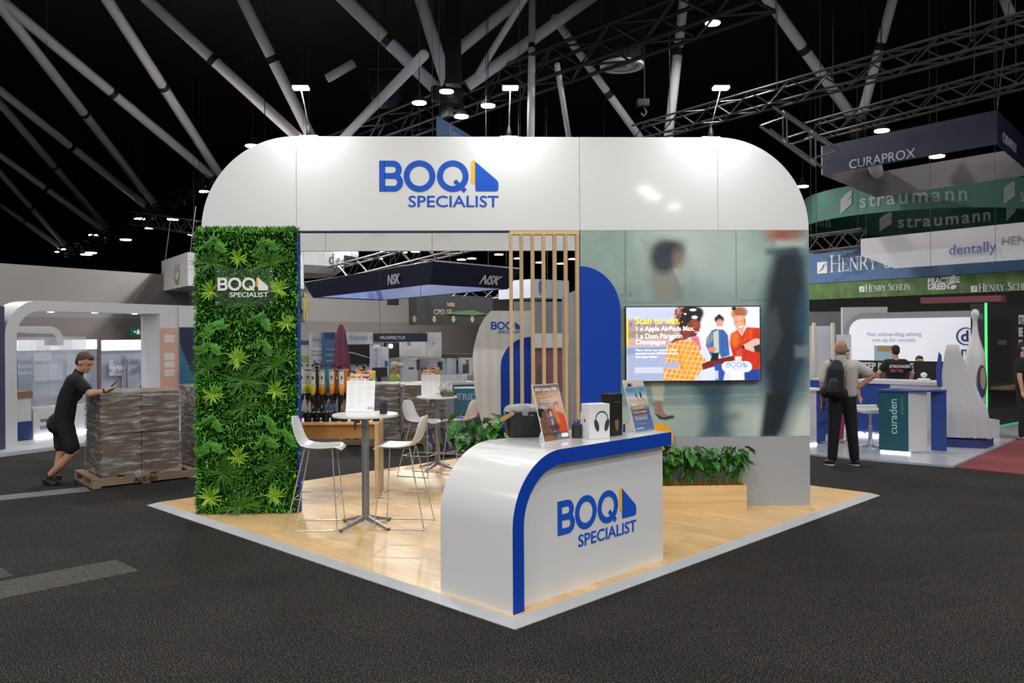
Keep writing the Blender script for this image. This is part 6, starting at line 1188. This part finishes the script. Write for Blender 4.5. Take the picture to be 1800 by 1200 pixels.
# ================================================================== people
def flesh(name, mb, mat, parent, vox=.012, sm=4):
    o = mb.build(name, mat, parent); r = o.modifiers.new('skin','REMESH'); r.mode = 'VOXEL'; r.voxel_size = vox; r.use_smooth_shade = True
    s = o.modifiers.new('relax','SMOOTH'); s.iterations = sm; s.factor = .5; return o
skin = M('skin_fair','b98a72',.55); skin2 = M('skin_tan','a87a60',.55); blackcl = M('cloth_black','0d0d0e',.85); blackcl2 = M('cloth_black_trouser','111113',.85)
def hand(mb, wr, d, lat, curl, k=1.0, bend=.5):
    d = d.normalized(); lat = (lat-d*lat.dot(d)).normalized(); curl = (curl-d*curl.dot(d)).normalized()
    pc_ = wr+d*.05*k; mb.cap(wr+d*.01,wr+d*.085*k,.024*k,.03*k,sq=1.25,side=lat)
    for i, (o_,L) in enumerate(((-.03,.07),(-.01,.08),(.01,.076),(.03,.06))):
        b = wr+d*.09*k+lat*o_*k; m = b+(d*(1-bend*.5)+curl*bend*.6).normalized()*L*.55*k; e = m+(d*(1-bend)+curl*bend).normalized()*L*.55*k; mb.cap(b,m,.0095*k,.009*k,8); mb.cap(m,e,.009*k,.0075*k,8)
    b = wr+d*.035*k-lat*.03*k; m = b+(d*.6-lat*.6+curl*.3).normalized()*.045*k; mb.cap(b,m,.012*k,.01*k,8); mb.cap(m,m+(d+curl*.5).normalized()*.035*k,.01*k,.008*k,8)
def head(mb, c, fw, k=1.0, tilt=0.0):         # skull, jaw, nose, brow, ears; fw = facing direction
    fw = Vector(fw).normalized(); sd = Vector((0,0,1)).cross(fw).normalized(); up = fw.cross(sd); m = Matrix((fw,sd,up)).transposed()
    mb.ball(c+up*.025*k-fw*.012*k,(.098*k,.078*k,.098*k),14,9,m); mb.ball(c+fw*.022*k-up*.045*k,(.066*k,.06*k,.075*k),12,8,m); mb.ball(c+fw*.062*k-up*.098*k,(.026*k,.032*k,.02*k),8,6,m)
    mb.cap(c+fw*.088*k+up*.005*k,c+fw*.108*k-up*.03*k,.010*k,.015*k,8); mb.cap(c+fw*.082*k+up*.026*k-sd*.032*k,c+fw*.082*k+up*.026*k+sd*.032*k,.012*k,.012*k,8); mb.ball(c+fw*.085*k-up*.068*k,(.012*k,.026*k,.012*k),8,6,m)
    for s_ in (-1,1): mb.ball(c+sd*s_*.078*k-fw*.012*k-up*.012*k,(.022*k,.01*k,.034*k),8,6,m)
    return fw, sd, up, m
def face_parts(body, c, fw, sd, up, m, k=1.0, hairmat=None, hair='short'):
    for s_ in (-1,1): MB().ball(c+fw*.084*k+sd*s_*.03*k+up*.008*k,(.008*k,.013*k,.008*k),8,6,m).build('eye', M('eye_dark','1c1613',.3), body, smooth=True)
    MB().ball(c+fw*.092*k-up*.066*k,(.008*k,.022*k,.006*k),8,6,m).build('lips', M('lip','8a5648',.5), body, smooth=True)
    if hairmat is not None:
        mb = MB().ball(c-fw*.028*k+up*.045*k,(.094*k,.084*k,.088*k),14,9,m).ball(c-fw*.055*k-up*.0*k,(.062*k,.078*k,.075*k),12,8,m).ball(c+fw*.03*k+up*.085*k,(.062*k,.062*k,.036*k),12,8,m)
        if hair == 'long': mb.ball(c-fw*.07*k-up*.08*k,(.05*k,.08*k,.13*k),12,8,m)
        flesh('hair', mb, hairmat, body, .01*k, 2)
# ---- man in black leaning on the cartons
Y1 = 10.93; Q = lambda u,v,dy=0: P(u,v,Y1+dy)
m1 = thing('person','man in black polo and shorts leaning on the cartons with a phone','person',(Q(105,855).x,Y1,0)); off = m1.location.copy(); 
def loc(v): return v-off
hc = Q(149,637,0); sk = MB(); fwd = Vector((.9,-.1,-.42)); fw, sd, up, mm = head(sk, hc, fwd, 1.06)
shN, shF, elN, elF = Q(135,669,-.17), Q(137,668,.17), Q(158,692,-.2), Q(160,692,.16); wrN, wrF = Q(186,687,-.12), Q(188,686,.08)
sk.cap(Q(133,664),Q(143,646),.062,.058); sk.cap(shN,elN,.05,.044); sk.cap(elN,wrN,.045,.03); sk.cap(shF,elF,.05,.044); sk.cap(elF,wrF,.045,.03)
hand(sk,wrN,Vector((1,.15,.35)),Vector((0,1,.1)),Vector((.1,.8,.6)),1,.75); hand(sk,wrF,Vector((1,-.25,.3)),Vector((0,-1,.1)),Vector((.1,-.6,.6)),1,.75)
for s_ in (-1,1): sk.cap(Q(128,672,.1*s_),Q(112,735,.09*s_),.10,.11)
sk.cap(Q(113,742,-.1),Q(131,792,-.09),.092,.062); sk.cap(Q(131,792,-.09),Q(108,816,-.06),.06,.056); sk.cap(Q(108,816,-.06),Q(86,836,-.02),.055,.036)       # crossing leg
sk.cap(Q(110,742,.1),Q(109,790,.09),.092,.06); sk.cap(Q(109,790,.09),Q(103,815,.08),.06,.054); sk.cap(Q(103,815,.08),Q(103,840,.06),.052,.037)
b1 = flesh('body', MB().add([loc(Vector(v)) for v in sk.v], sk.f), skin, m1, .0105, 3)
face_parts(b1, loc(hc), fw, sd, up, mm, 1.06, M('hair_auburn','4a3526',.7))
def wear(name, mb, mat, par, vox=.014, sm=4, off_=None): return flesh(name, MB().add([Vector(v)-(off_ if off_ is not None else off) for v in mb.v], mb.f), mat, par, vox, sm)
s = MB()
for k in (-1,1): s.cap(Q(131,671,.11*k),Q(119,700,.1*k),.115,.122); s.cap(Q(119,700,.1*k),Q(112,738,.09*k),.122,.13)
s.cap(Q(134,666,-.13),Q(136,666,.13),.085,.085); s.cap(Q(136,660),Q(139,653),.07,.066); s.cap(shN,shN.lerp(elN,.62),.078,.074); s.cap(shF,shF.lerp(elF,.62),.078,.074); s.ball(Q(126,690),(.14,.16,.14))
wear('polo_shirt', s, blackcl, m1)
s = MB(); s.ball(Q(107,740),(.15,.185,.13)); s.cap(Q(112,740,-.1),Q(126,786,-.1),.118,.098); s.cap(Q(108,742,.1),Q(109,783,.1),.118,.098); s.ball(Q(103,745,-.02),(.14,.16,.14))
wear('shorts', s, blackcl2, m1)
s = MB(); s.cap(Q(80,843,-.02),Q(96,850,-.03),.045,.042); s.cap(Q(80,846,-.02),Q(93,852,-.03),.04,.04); wear('shoe', s, M('shoe_black','131211',.6), m1, .012)
s = MB(); s.cap(Q(100,849,.06),Q(130,851,.05),.046,.04); s.cap(Q(100,843,.06),Q(104,849,.06),.05,.05); wear('shoe', s, M('shoe_black','131211',.6), m1, .012)
for cx, cy, dy in ((87,835,-.02),(103,838,.06)): s = MB().cap(Q(cx,cy,dy),Q(cx-1,cy+6,dy),.043,.046); wear('sock', s, M('sock_dark','202020',.8), m1, .012)
dwr = (wrN-elN).normalized(); MB().tube([loc(wrN-dwr*.035),loc(wrN-dwr*.012)],.036,12).build('watch', black, m1)
ph = Q(199,677,-.03); o = MB().box(-.006,.006,-.036,.036,-.07,.07).build('phone', M('phone_black','0c0c10',.25), None, bevel=.005); o.location = ph+Vector((.02,0,.02)); o.rotation_euler = (0,.75,.2); tag(o,'black phone in the hands of the leaning man','phone')
# ---- man with backpack on the right, seen from behind
Y2 = 12.14; Q2 = lambda u,v,dy=0: P(u,v,Y2+dy); m2 = thing('person','bald man in white polo and black trousers seen from behind','person',(Q2(1478,818).x,Y2,0)); of2 = m2.location.copy()
hc = Q2(1478,613,.02); sk = MB(); fw, sd, up, mm = head(sk, hc, (.15,1,.02), 1.05)
sL_, sR_, eL, eR, wL, wR = Q2(1455,643,0), Q2(1506,643,0), Q2(1446,678,-.05), Q2(1535,660,-.05), Q2(1446,706,.02), Q2(1510,680,-.06)
sk.cap(Q2(1479,640,.02),Q2(1479,622,.02),.062,.06); sk.cap(sL_,eL,.052,.044); sk.cap(eL,wL,.044,.031); sk.cap(sR_,eR,.052,.045); sk.cap(eR,wR,.046,.033)
hand(sk,wL,Vector((0,.1,-1)),Vector((.2,1,0)),Vector((1,.2,0)),1,.6); hand(sk,wR,Vector((-1,-.1,-.15)),Vector((.1,.3,-1)),Vector((-.2,1,0)),1,.5)
for x0_, x1_ in ((1466,1470),(1492,1490)): sk.cap(Q2(x0_,650),Q2(x1_,695),.11,.11)
for h_, k_, a_ in (((1469,702),(1466,752),(1462,806)),((1491,702),(1498,752),(1503,806))): sk.cap(Q2(*h_),Q2(*k_),.095,.062); sk.cap(Q2(*k_),Q2(*a_),.06,.04)
b2_ = flesh('body', MB().add([Vector(v)-of2 for v in sk.v], sk.f), skin2, m2, .0115, 3); face_parts(b2_, hc-of2, fw, sd, up, mm, 1.05)
s = MB().ball(hc-of2-fw*.03-up*.02,(.086,.086,.06),12,8,mm); flesh('hair', s, M('hair_grey','8a7a6c',.8), b2_, .012, 2)
s = MB()
for x0_, x1_ in ((1465,1468),(1493,1492)): s.cap(Q2(x0_,647),Q2(x0_,670),.12,.12); s.cap(Q2(x0_,670),Q2(x1_,690),.12,.118)
s.cap(Q2(1460,641),Q2(1500,641),.08,.08); s.cap(Q2(1479,634),Q2(1479,630),.075,.07); s.cap(sL_,sL_.lerp(eL,.72),.08,.076); s.cap(sR_,sR_.lerp(eR,.66),.082,.08)
wear('polo_shirt', s, M('cloth_white','b4b2ac',.85), m2, .014, 4, of2)
s = MB(); s.cap(Q2(1468,698),Q2(1492,698),.11,.11)
for h_, k_, a_ in (((1469,702),(1466,752),(1463,804)),((1491,702),(1497,752),(1502,804))): s.cap(Q2(*h_),Q2(*k_),.112,.085); s.cap(Q2(*k_),Q2(*a_),.085,.07)
wear('trousers', s, blackcl, m2, .014, 4, of2)
for (ux, vx) in ((1457,814),(1501,815)):
    s = MB().cap(Q2(ux+4,vx-3,-.02),Q2(ux-4,vx-2,.1),.05,.042); sh_ = wear('shoe', s, M('shoe_black','131211',.6), m2, .012, 3, of2)
    s = MB().cap(Q2(ux+4,vx+1.5,-.02),Q2(ux-4,vx+1,.12),.05,.045,sq=1); mb = MB().add([Vector((v[0]-of2.x,v[1]-of2.y,(v[2])*.35+.002)) for v in s.v],s.f); flesh('sole', mb, M('sole_white','c8c8c4',.6), sh_, .012, 2)
bp = thing('backpack','dark navy backpack slung over the bald man\'s left shoulder','backpack',(Q2(1468,668,-.2).x,Y2-.2,0)); ob = bp.location.copy(); nvp = M('backpack_navy','12151f',.75)
s = MB().cap(Q2(1468,652,-.19),Q2(1466,685,-.19),.12,.135,sq=1.0); s.cap(Q2(1470,642,-.17),Q2(1469,652,-.18),.09,.12); s.cap(Q2(1453,688,-.17),Q2(1478,690,-.17),.1,.1); flesh('pack', MB().add([Vector(v)-ob for v in s.v],s.f), nvp, bp, .014, 5)
s = MB().cap(Q2(1466,672,-.31),Q2(1465,686,-.31),.07,.08); flesh('front_pocket', MB().add([Vector(v)-ob for v in s.v],s.f), M('backpack_pocket','191d2a',.7), bp, .014, 5)
part('strap', MB().tube([Q2(1465,640,-.14)-ob,Q2(1461,634,-.04)-ob,Q2(1458,634,.06)-ob,Q2(1458,645,.13)-ob],.022,8), nvp, bp, smooth=True); part('top_loop', MB().tube([Q2(1472,642,-.2)-ob,Q2(1477,637,-.2)-ob,Q2(1480,642,-.2)-ob],.008,6), nvp, bp, smooth=True)
o = MB().box(-.02,.02,-.012,.012,-.06,.06).build('camera_grip', black, None, bevel=.008); o.location = Q2(1448,714,-.02); tag(o,'small black device in the lowered hand of the bald man','device')
# ---- simpler far figures
def far_person(label, Y, u, vtop, hgt, fw, top, bottom, sk_m, hair_m, arms, vox=.018, hair='short', floor=0.0, sleeve=.6, legs=True, drop=0.0):
    c = P(u,vtop,Y); base = Vector((c.x,c.y,floor)); H_ = hgt; t = thing('person', label, 'person', base); z = lambda f: Vector((0,0,H_*f-drop)); fw = Vector(fw).normalized(); sd_ = Vector((0,0,1)).cross(fw).normalized()
    k = H_/1.76; s = MB(); hc_ = z(.93)+fw*.02; f_, s_, u_, m_ = head(s, hc_, fw, k); s.cap(z(.82),z(.88),.058*k,.056*k)
    sh = [z(.80)+sd_*q*.175*k for q in (-1,1)]; hp = [z(.5)+sd_*q*.09*k for q in (-1,1)]
    el, wr = [], []
    for i, q in enumerate((-1,1)):
        a, b = arms[i]; e_ = sh[i]+(fw*a[0]+sd_*q*a[1]+Vector((0,0,a[2])))*k; w_ = e_+(fw*b[0]+sd_*q*b[1]+Vector((0,0,b[2])))*k; el.append(e_); wr.append(w_); s.cap(sh[i],e_,.05*k,.042*k); s.cap(e_,w_,.042*k,.03*k); hand(s,w_,w_-e_,sd_*-q+fw*.3,fw*.3+Vector((0,0,-.6)),k,.5)
        s.cap(z(.77)+sd_*q*.08*k,hp[i],.1*k,.1*k)
        if drop: kn = hp[i]+fw*.4*k+Vector((0,0,-.02)); s.cap(hp[i],kn,.085*k,.058*k); s.cap(kn,Vector((kn.x,kn.y,.08))+fw*.03,.056*k,.036*k)
        elif legs: s.cap(hp[i],z(.27)+sd_*q*.09*k+fw*.02,.085*k,.058*k); s.cap(z(.27)+sd_*q*.09*k+fw*.02,z(.05)+sd_*q*.1*k,.056*k,.036*k)
    b_ = flesh('body', s, sk_m, t, vox*.8, 3); face_parts(b_, hc_, f_, s_, u_, m_, k, hair_m, hair)
    s = MB()
    for i, q in enumerate((-1,1)): s.cap(z(.765)+sd_*q*.09*k,z(.52)+sd_*q*.08*k,.115*k,.115*k); s.cap(sh[i],sh[i].lerp(el[i],sleeve),.075*k,.068*k)
    s.cap(sh[0],sh[1],.075*k,.075*k); flesh('shirt', s, top, t, vox, 4)
    if legs:
        s = MB()
        for i, q in enumerate((-1,1)):
          if drop: kn = hp[i]+fw*.4*k+Vector((0,0,-.02)); s.cap(hp[i],kn,.105*k,.08*k); s.cap(kn,Vector((kn.x,kn.y,.1))+fw*.03,.078*k,.06*k)
          else: s.cap(hp[i],z(.27)+sd_*q*.09*k+fw*.02,.105*k,.08*k); s.cap(z(.27)+sd_*q*.09*k+fw*.02,z(.05)+sd_*q*.1*k,.078*k,.062*k)
        flesh('trousers', s, bottom, t, vox, 4)
        for q in (-1,1): sh0 = Vector((0,0,.042))+fw*(.42*k if drop else 0); flesh('shoe', MB().cap(sh0+sd_*q*.1*k-fw*.04,sh0+sd_*q*.11*k+fw*.14,.045*k,.04*k), M('shoe_pale','8a8a88',.7), t, .014, 2)
    return t, z, fw, sd_
AR = ((0.02,.06,-.28),(.05,.02,-.24)); AF = ((.08,.08,-.26),(.2,-.03,-.02)); AO = ((.0,.16,-.22),(.1,-.02,-.2))
hd_, hb_ = M('hair_dark','1a1512',.8), M('hair_brown','3a2a1e',.8)
t, z, fw, sd_ = far_person('man in a printed black t-shirt with his back to us at the counter', 16.1, 1574, 609, 1.64, (.1,1,0), blackcl, blackcl2, skin, hd_, (AO,AO), .016, floor=SF)
text('shirt_text','STRONGER',.075,M('print_shirt_white','c8c4c4',.7),t,face(z(.74)-fw*.135-sd_*-.16,-sd_),bold=.03); text('shirt_text','BETTER',.07,M('print_shirt_red','a8484c',.7),t,face(z(.69)-fw*.137-sd_*-.14,-sd_),bold=.03)
far_person('dark-haired person sitting low behind the long white counter', 17.35, 1616, 622, 1.62, (-.1,-1,0), blackcl, blackcl2, skin, hb_, (AR,AR), .02, floor=SF, drop=.22)
far_person('person in magenta trousers mostly hidden behind the bald man', 14.4, 1484, 628, 1.62, (.2,-1,0), M('cloth_magenta','8c3460',.85), M('cloth_magenta','8c3460',.85), skin, hd_, (AR,AR), .018, floor=SF)
far_person('person in black walking at the right edge of the picture', 14.9, 1800, 612, 1.75, (.6,-.8,0), blackcl, M('cloth_navy','15161f',.85), skin, hd_, (AR,AR), .018)
t, z, fw, sd_ = far_person('worker in a yellow hi-vis vest and pale cap at the far counter', 18.4, 693, 633, 1.7, (1,-.2,-.1), M('cloth_hivis','8a9a44',.8), blackcl2, skin2, M('cap_pale','a8a294',.8), (AF,AF), .02, sleeve=.25, drop=.36)
part('cap_brim', MB().cap(z(.965)+fw*.08,z(.96)+fw*.17,.05,.05), M('cap_pale','a8a294',.8), t)
far_person('dark-haired woman in black far inside the left stand', 18.1, 262, 650, 1.68, (-.4,-1,0), blackcl, blackcl2, skin, hd_, (AR,AR), .02, 'long', drop=.5)
far_person('blond man in black beside her far inside the left stand', 17.9, 275, 646, 1.72, (.9,.3,0), blackcl, blackcl2, skin, M('hair_blond','7a6248',.8), (AR,AR), .02, drop=.5)
far_person('long-haired visitor between the poster panels and the umbrella', 19.4, 556, 645, 1.66, (.3,-1,0), blackcl, blackcl2, skin, hd_, (AR,AR), .022, 'long', drop=.36)
# ================================================================== roof steelwork
tubem = M('roof_tube_grey','e4dfe1',.6); trm = M('truss_black','1c1c1e',.5); tra = M('truss_alloy','5c5a5a',.45,metal=.3)
def at_z(u, v, z): return P(u,v,(z-HC)*1475/(587-v+.006*(-(u-900))*1.0 if 587-v-.006*(u-900) > 20 else 20))
def rooftube(u0,v0,u1,v1,label,z1=9.0,z0=13.2,r=.19,collar=True):
    b = at_z(u1,v1,z1); a = at_z(u0,v0,z0); d = (a-b); a2 = a+d*min(.35,max(0,(14.7-a.z)/max(d.z,.1)))
    t = thing('roof_tube', label, 'roof tube', b, 0, 'pale diagonal roof tubes'); part('tube', MB().tube([(0,0,0),a2-b],r,12), tubem, t, smooth=True)
    if collar: d2 = (a2-b); part('collar', MB().tube([d2*.42,d2*.42+d2.normalized()*.22],r*1.06,12), trm, t)
L = [((0,10),(273,360),'tube from the top left corner down to the second-nearest left node'),((21,17),(381,316),'tube from the top left corner to the node left of the portal'),((189,0),(388,310),'steep tube ending at the node left of the portal'),((259,0),(525,243),'shallow tube running down behind the left portal curve'),((427,0),(548,243),'steep tube dropping behind the left portal lamp'),((0,159),(266,369),'shallow tube meeting the truss lamp node at left'),((0,182),(189,402),'steep tube to the third left node'),((0,273),(185,407),'shallow tube to the third left node'),((0,304),(118,435),'steep tube at the far left edge of the roof'),((0,360),(112,438),'lowest shallow tube at the far left edge')]
for (a,b,l) in L: rooftube(*a,*b,'pale roof '+l)
for (a,b,l,z1,z0,r,c) in (((607,0),(783,172),'pale thick roof tube left of the upper middle node',9.,11.5,.19,True),((740,0),(788,155),'pale steep roof tube above the upper middle node',9.,11.5,.18,False),((913,0),(805,88),'pale roof tube rising right beside the black roof box',10.,11.8,.16,False),((1033,0),(823,150),'long pale roof tube rising right from the middle node',9.2,12,.17,False),((905,25),(830,147),'thin pale strut between the two rising roof tubes',9.3,10.8,.10,False),((936,-20),(933,250),'pale upright roof post right of the middle lamp',7.,12.5,.10,True),((983,43),(1010,82),'short pale strut right of the upright roof post',11,11.8,.13,False),((1031,111),(1126,243),'pale roof tube below the round ceiling vent',8.2,10.2,.12,True),((1204,-20),(1174,250),'pale upright roof tube left of the right arm light',7.6,12,.14,True),((1351,0),(1497,204),'pale roof tube sloping to the right-hand node',8.6,11.5,.16,True),((1569,0),(1516,198),'pale steep roof tube above the right-hand node',8.6,11.5,.14,True),((1766,0),(1778,30),'short pale tube end at the top right corner',11,11.6,.14,False),((700,143),(598,248),'pale roof tube low behind the round black fan',8.4,9.0,.14,False),((610,118),(575,138),'short pale double tube beside the round black fan',10,10.4,.14,False),((985,150),(1000,243),'thin pale strut below the middle truss lamps',8,9,.08,False),((1548,330),(1530,262),'pale tube end above the navy box sign lining',6.8,6.9,.2,False)): rooftube(*a,*b,l,z1,z0,r,c)
def node(u,v,label,z=9.0,s=.5): p_ = at_z(u,v,z); t = thing('roof_node', label, 'roof node', p_, .6, 'dark roof connector nodes'); part('plate', MB().box(-s,s,-.12,.12,-s*.5,s*.45), trm, t, bevel=.05); part('pin', MB().tube([(0,-.3,0),(0,.3,0)],.12,10), steel, t, smooth=True); part('bracket', MB().box(-.1,.1,-.2,.2,-s*1.3,-s*.5), trm, t)
for u,v,l in ((272,366,'dark roof connector above the small alloy truss at left'),(187,410,'dark roof connector third from the left end'),(116,440,'dark roof connector at the far left end'),(388,315,'dark roof connector at the left portal curve'),(786,168,'dark roof connector above the middle lamps'),(1506,207,'dark roof connector above the navy box sign')): node(u,v,l)
def truss(p, q, s, label, mat, n=None, tri=False):
    d = q-p; Lg = d.length; d.normalize(); a = d.cross(Vector((0,0,1))).normalized()*s/2; b = a.cross(d).normalized()*s/2; n = n or max(4,int(Lg/(s*1.3))); t = thing('lighting_truss', label, 'truss', p, 0, 'lighting trusses'); r = s*.07
    cr = [a+b,a-b,-a-b,-a+b]
    for c in cr: part('chord', MB().tube([c,c+d*Lg],r,6), mat, t)
    mb = MB()
    for i in range(n):
        for k in range(4): c0, c1 = cr[k], cr[(k+1)%4]; x, y = (c0,c1) if (i+k)%2 else (c1,c0); mb.tube([x+d*Lg*i/n,y+d*Lg*(i+1)/n],r*.6,4,False)
    tag(part('lattice', mb, mat, t), kind='stuff')
    for f in (.12,.88): q_ = p+d*Lg*f; part('hanger', MB().tube([q_-p,Vector((q_.x,q_.y,15))-p],.008,4), trm, t)
truss(P(1120,236,23.5),P(1830,40,15.2),.42,'long black truss rising right behind the right arm light',M('truss_grey','34322f',.5))
truss(P(1425,232,21.5),P(1850,120,16.5),.4,'black truss just above the navy box sign',M('truss_grey','34322f',.5))
truss(P(1356,208,19.5),P(1455,278,18.6),.5,'short grey truss end left of the navy box sign',tra)
truss(P(560,272,34),P(1345,-20,18.8),.8,'heavy black truss crossing the roof over the portal',trm)
truss(P(240,384,38),P(356,402,34),.55,'short pale alloy truss left of the portal curve',tra)
truss(P(225,402,44),P(372,318,34),.5,'dark truss behind the left node lamps',trm)
truss(P(95,452,60),P(215,405,50),.6,'far dark truss at the lower left of the roof',trm)
truss(P(590,482,30),P(905,402,22),.5,'grey lattice truss seen inside the portal opening',tra)
truss(P(775,521,27.5),P(905,509,29),.45,'thin lattice truss above the black banner',tra)
truss(P(1424,430,26),P(1520,418,25),.5,'pale truss under the left end of the teal ring',tra)
# round vent, fan, dark roof boxes
v_ = at_z(1093,118,9.5); vt = thing('round_vent','round pale ceiling vent with spokes','vent',v_); 
for ro, ri in ((.62,.5),(.26,.18)):
    mb = MB(); n = 32
    for z_ in (0,.08):
        for r_ in (ro,ri):
            for i in range(n): a_ = 2*PI*i/n; mb.v.append((r_*math.cos(a_),r_*math.sin(a_),z_))
    for i in range(n): j = (i+1)%n; mb.f += [(i,n+i,n+j,j),(2*n+i,2*n+j,3*n+j,3*n+i),(i,j,2*n+j,2*n+i),(n+j,n+i,3*n+i,3*n+j)]
    part('ring', mb, tubem, vt)
for i in range(12): a_ = 2*PI*i/12; part('spoke', MB().beam((.25*math.cos(a_),.25*math.sin(a_),.04),(.51*math.cos(a_),.51*math.sin(a_),.04),.03,.05), tubem, vt)
part('duct', MB().lathe([(.6,.09),(.62,3.0)],24), blackm, vt)
f_ = at_z(678,162,9.2); fn = thing('roof_fan','round black fan housing hanging left of the middle lamps','fan',f_); part('drum', MB().lathe([(.3,-.25),(.46,-.2),(.46,.2),(.3,.25)],24,mat=Matrix.Rotation(1.2,4,'X')), trm, fn); part('yoke', MB().tube([(-.5,0,0),(-.5,0,.7),(.5,0,.7),(.5,0,0)],.03,6), trm, fn); part('hanger', MB().tube([(0,0,.7),(0,0,4)],.03,6), trm, fn)
b_ = P(892,60,21); o = MB().box(-.21,.21,-.21,.21,0,15-P(797,150,23).z).build('roof_duct', M('duct_black','060607',.8)); o.location = (P(797,150,23).x,23,P(797,150,23).z); tag(o,'upright black roof box between the rising tubes','duct')
# cables and hoists
for u0,v0,u1,v1,Y,l in ((1130,0,1133,170,23,'thin cable above the chain hoist right of the vent'),(1363,0,1365,160,20,'thin cable above the long truss near the right arm light'),(1774,65,1753,192,18.7,'cable holding the corner of the navy box sign'),(82,0,82,98,30,'thin cable at the upper left roof'),(1715,0,1712,140,20,'thin cable near the top right corner')): o = MB().tube([P(u0,v0-60,Y),P(u1,v1,Y)],.012,5).build('hanging_cable', M('cable_grey','3c3c3e',.6)); tag(o,l,'cable')
h_ = P(1133,185,23); ho = thing('chain_hoist','dark chain hoist hanging on the long truss','hoist',h_); part('motor', MB().box(-.22,.12,-.12,.12,-.05,.16), trm, ho, bevel=.03); part('hook', MB().tube([(.0,0,-.05),(.05,0,-.2),(-.02,0,-.3),(-.1,0,-.22)],.025,6), M('hoist_tan','6a5a48',.6), ho); part('chain', MB().tube([(0,0,.16),(0,0,15-h_.z)],.015,5), trm, ho)
# ================================================================== hall lamps
def highbay(loc, label, watts=None, group='high bay lamps under the hall ceiling', r=.32, drop=.5):
    t = thing('high_bay_lamp', label, 'lamp', loc, 0, group)
    part('housing', MB().lathe([(r,.0),(r*1.02,.03),(r*.8,.1),(r*.35,.2),(r*.3,.3),(r*.1,.32)],18), blackm, t); part('lens', MB().lathe([(r*.93,-.03),(r*.95,-.002)],18), lampe, t); part('hanger', MB().tube([(0,0,.32),(0,0,15-loc[2])],.015,6), blackm, t)
    if watts:
        ld = bpy.data.lights.new('high_bay_light','AREA'); ld.shape = 'DISK'; ld.size = r*2; ld.energy = watts; ld.color = (1,.985,.965)
        lo = bpy.data.objects.new('high_bay_light', ld); C.objects.link(lo); lo.parent = t; lo.location = (0,0,-.06)
k = 0
for xx, yy in ((18,4),(18,12),(-18,6),(-18,14)): highbay((xx,yy,10.2), 'unseen high bay lamp added over the side aisles for more light', LAMP_W*1.4)  # lamps added out of view to brighten the sides of the hall
for yy in (-9,-2,5,13):
    for xx in (-11,-4,4,11):
        k += 1; highbay((xx+(.8 if yy == 5 else 0),yy,10.2), 'unseen high bay lamp added over the side aisles for more light', LAMP_W*(1.9 if yy < 0 else .6 if yy == 5 else .9))

for i, (xx,yy) in enumerate(((10.3,-28),(11.4,-30.3),(13.6,-34))): highbay((xx,yy,10.0), 'unseen high bay lamp added over the side aisles for more light', LAMP_W, r=.45)
for xx, yy, zz_, pw_l in ((-8.5,29,7.5,700),(-4.2,33,7.5,700),(-.5,38,7.5,700),(-15,21,8.5,400),(3,27,7.5,500)): highbay((xx,yy,zz_), 'unseen lamp added for light behind the portal fascia or past the left edge', pw_l)  # added lamps, kept out of sight, to brighten the far wall and exhibits
for u, v, z_, l in ((737,180,8.6,'glowing high bay lamp left of the upper middle node'),(785,160,8.7,'glowing high bay lamp on the upper middle node'),(858,185,8.4,'glowing high bay lamp just left of the middle arm light'),(811,204,8.4,'glowing high bay lamp above the blue banner'),(1253,40,10,'glowing lamp at the top right of the roof'),(444,256,9,'glowing lamp beside the left portal curve'),(358,336,8.8,'glowing lamp low on the left portal curve'),(262,400,8.6,'glowing lamp beneath the alloy truss'),(246,384,8.6,'small lamp at the left end of the alloy truss'),(304,385,8.6,'small lamp in the middle of the alloy truss'),(340,412,8.4,'lamp at the right end of the alloy truss'),(166,413,9,'small lamp at the third left roof node'),(102,442,9,'left lamp of the far left pair'),(112,437,9,'right lamp of the far left pair'),(152,447,9,'left lamp of the lowest pair'),(160,444,9,'right lamp of the lowest pair'),(221,421,9,'lone lamp below the third left node'),(1411,327,7,'glowing lamp at the right portal curve'),(1550,229,7.5,'slim lamp above the left of the navy box sign'),(1647,274,6.6,'lamp inside the navy box sign')):
    p_ = at_z(u,v,z_); highbay(p_, l, (260 if v < 260 and u < 1300 else None), 'visible roof lamps', r=max(.2,13*p_.y/1475*(1 if v < 300 else .75)))
for u, v, l in ((665,454,'leftmost lamp seen through the portal opening'),(676,442,'lamp under the beam near the lattice truss'),(708,443,'second lamp under the beam in the opening'),(730,442,'third lamp under the beam in the opening'),(811,456,'left lamp of the pair right of the navy sign top'),(829,454,'right lamp of the pair right of the navy sign top'),(877,447,'bright lamp left of the wood slats'),(911,454,'lamp behind the first slat gap'),(949,461,'lamp behind the third slat gap'),(987,463,'lamp behind the fifth slat gap'),(1007,455,'lamp behind the last slat gap')):
    p_ = at_z(u,v,8.6); highbay(p_, l, None, 'visible roof lamps', r=8*p_.y/1475)
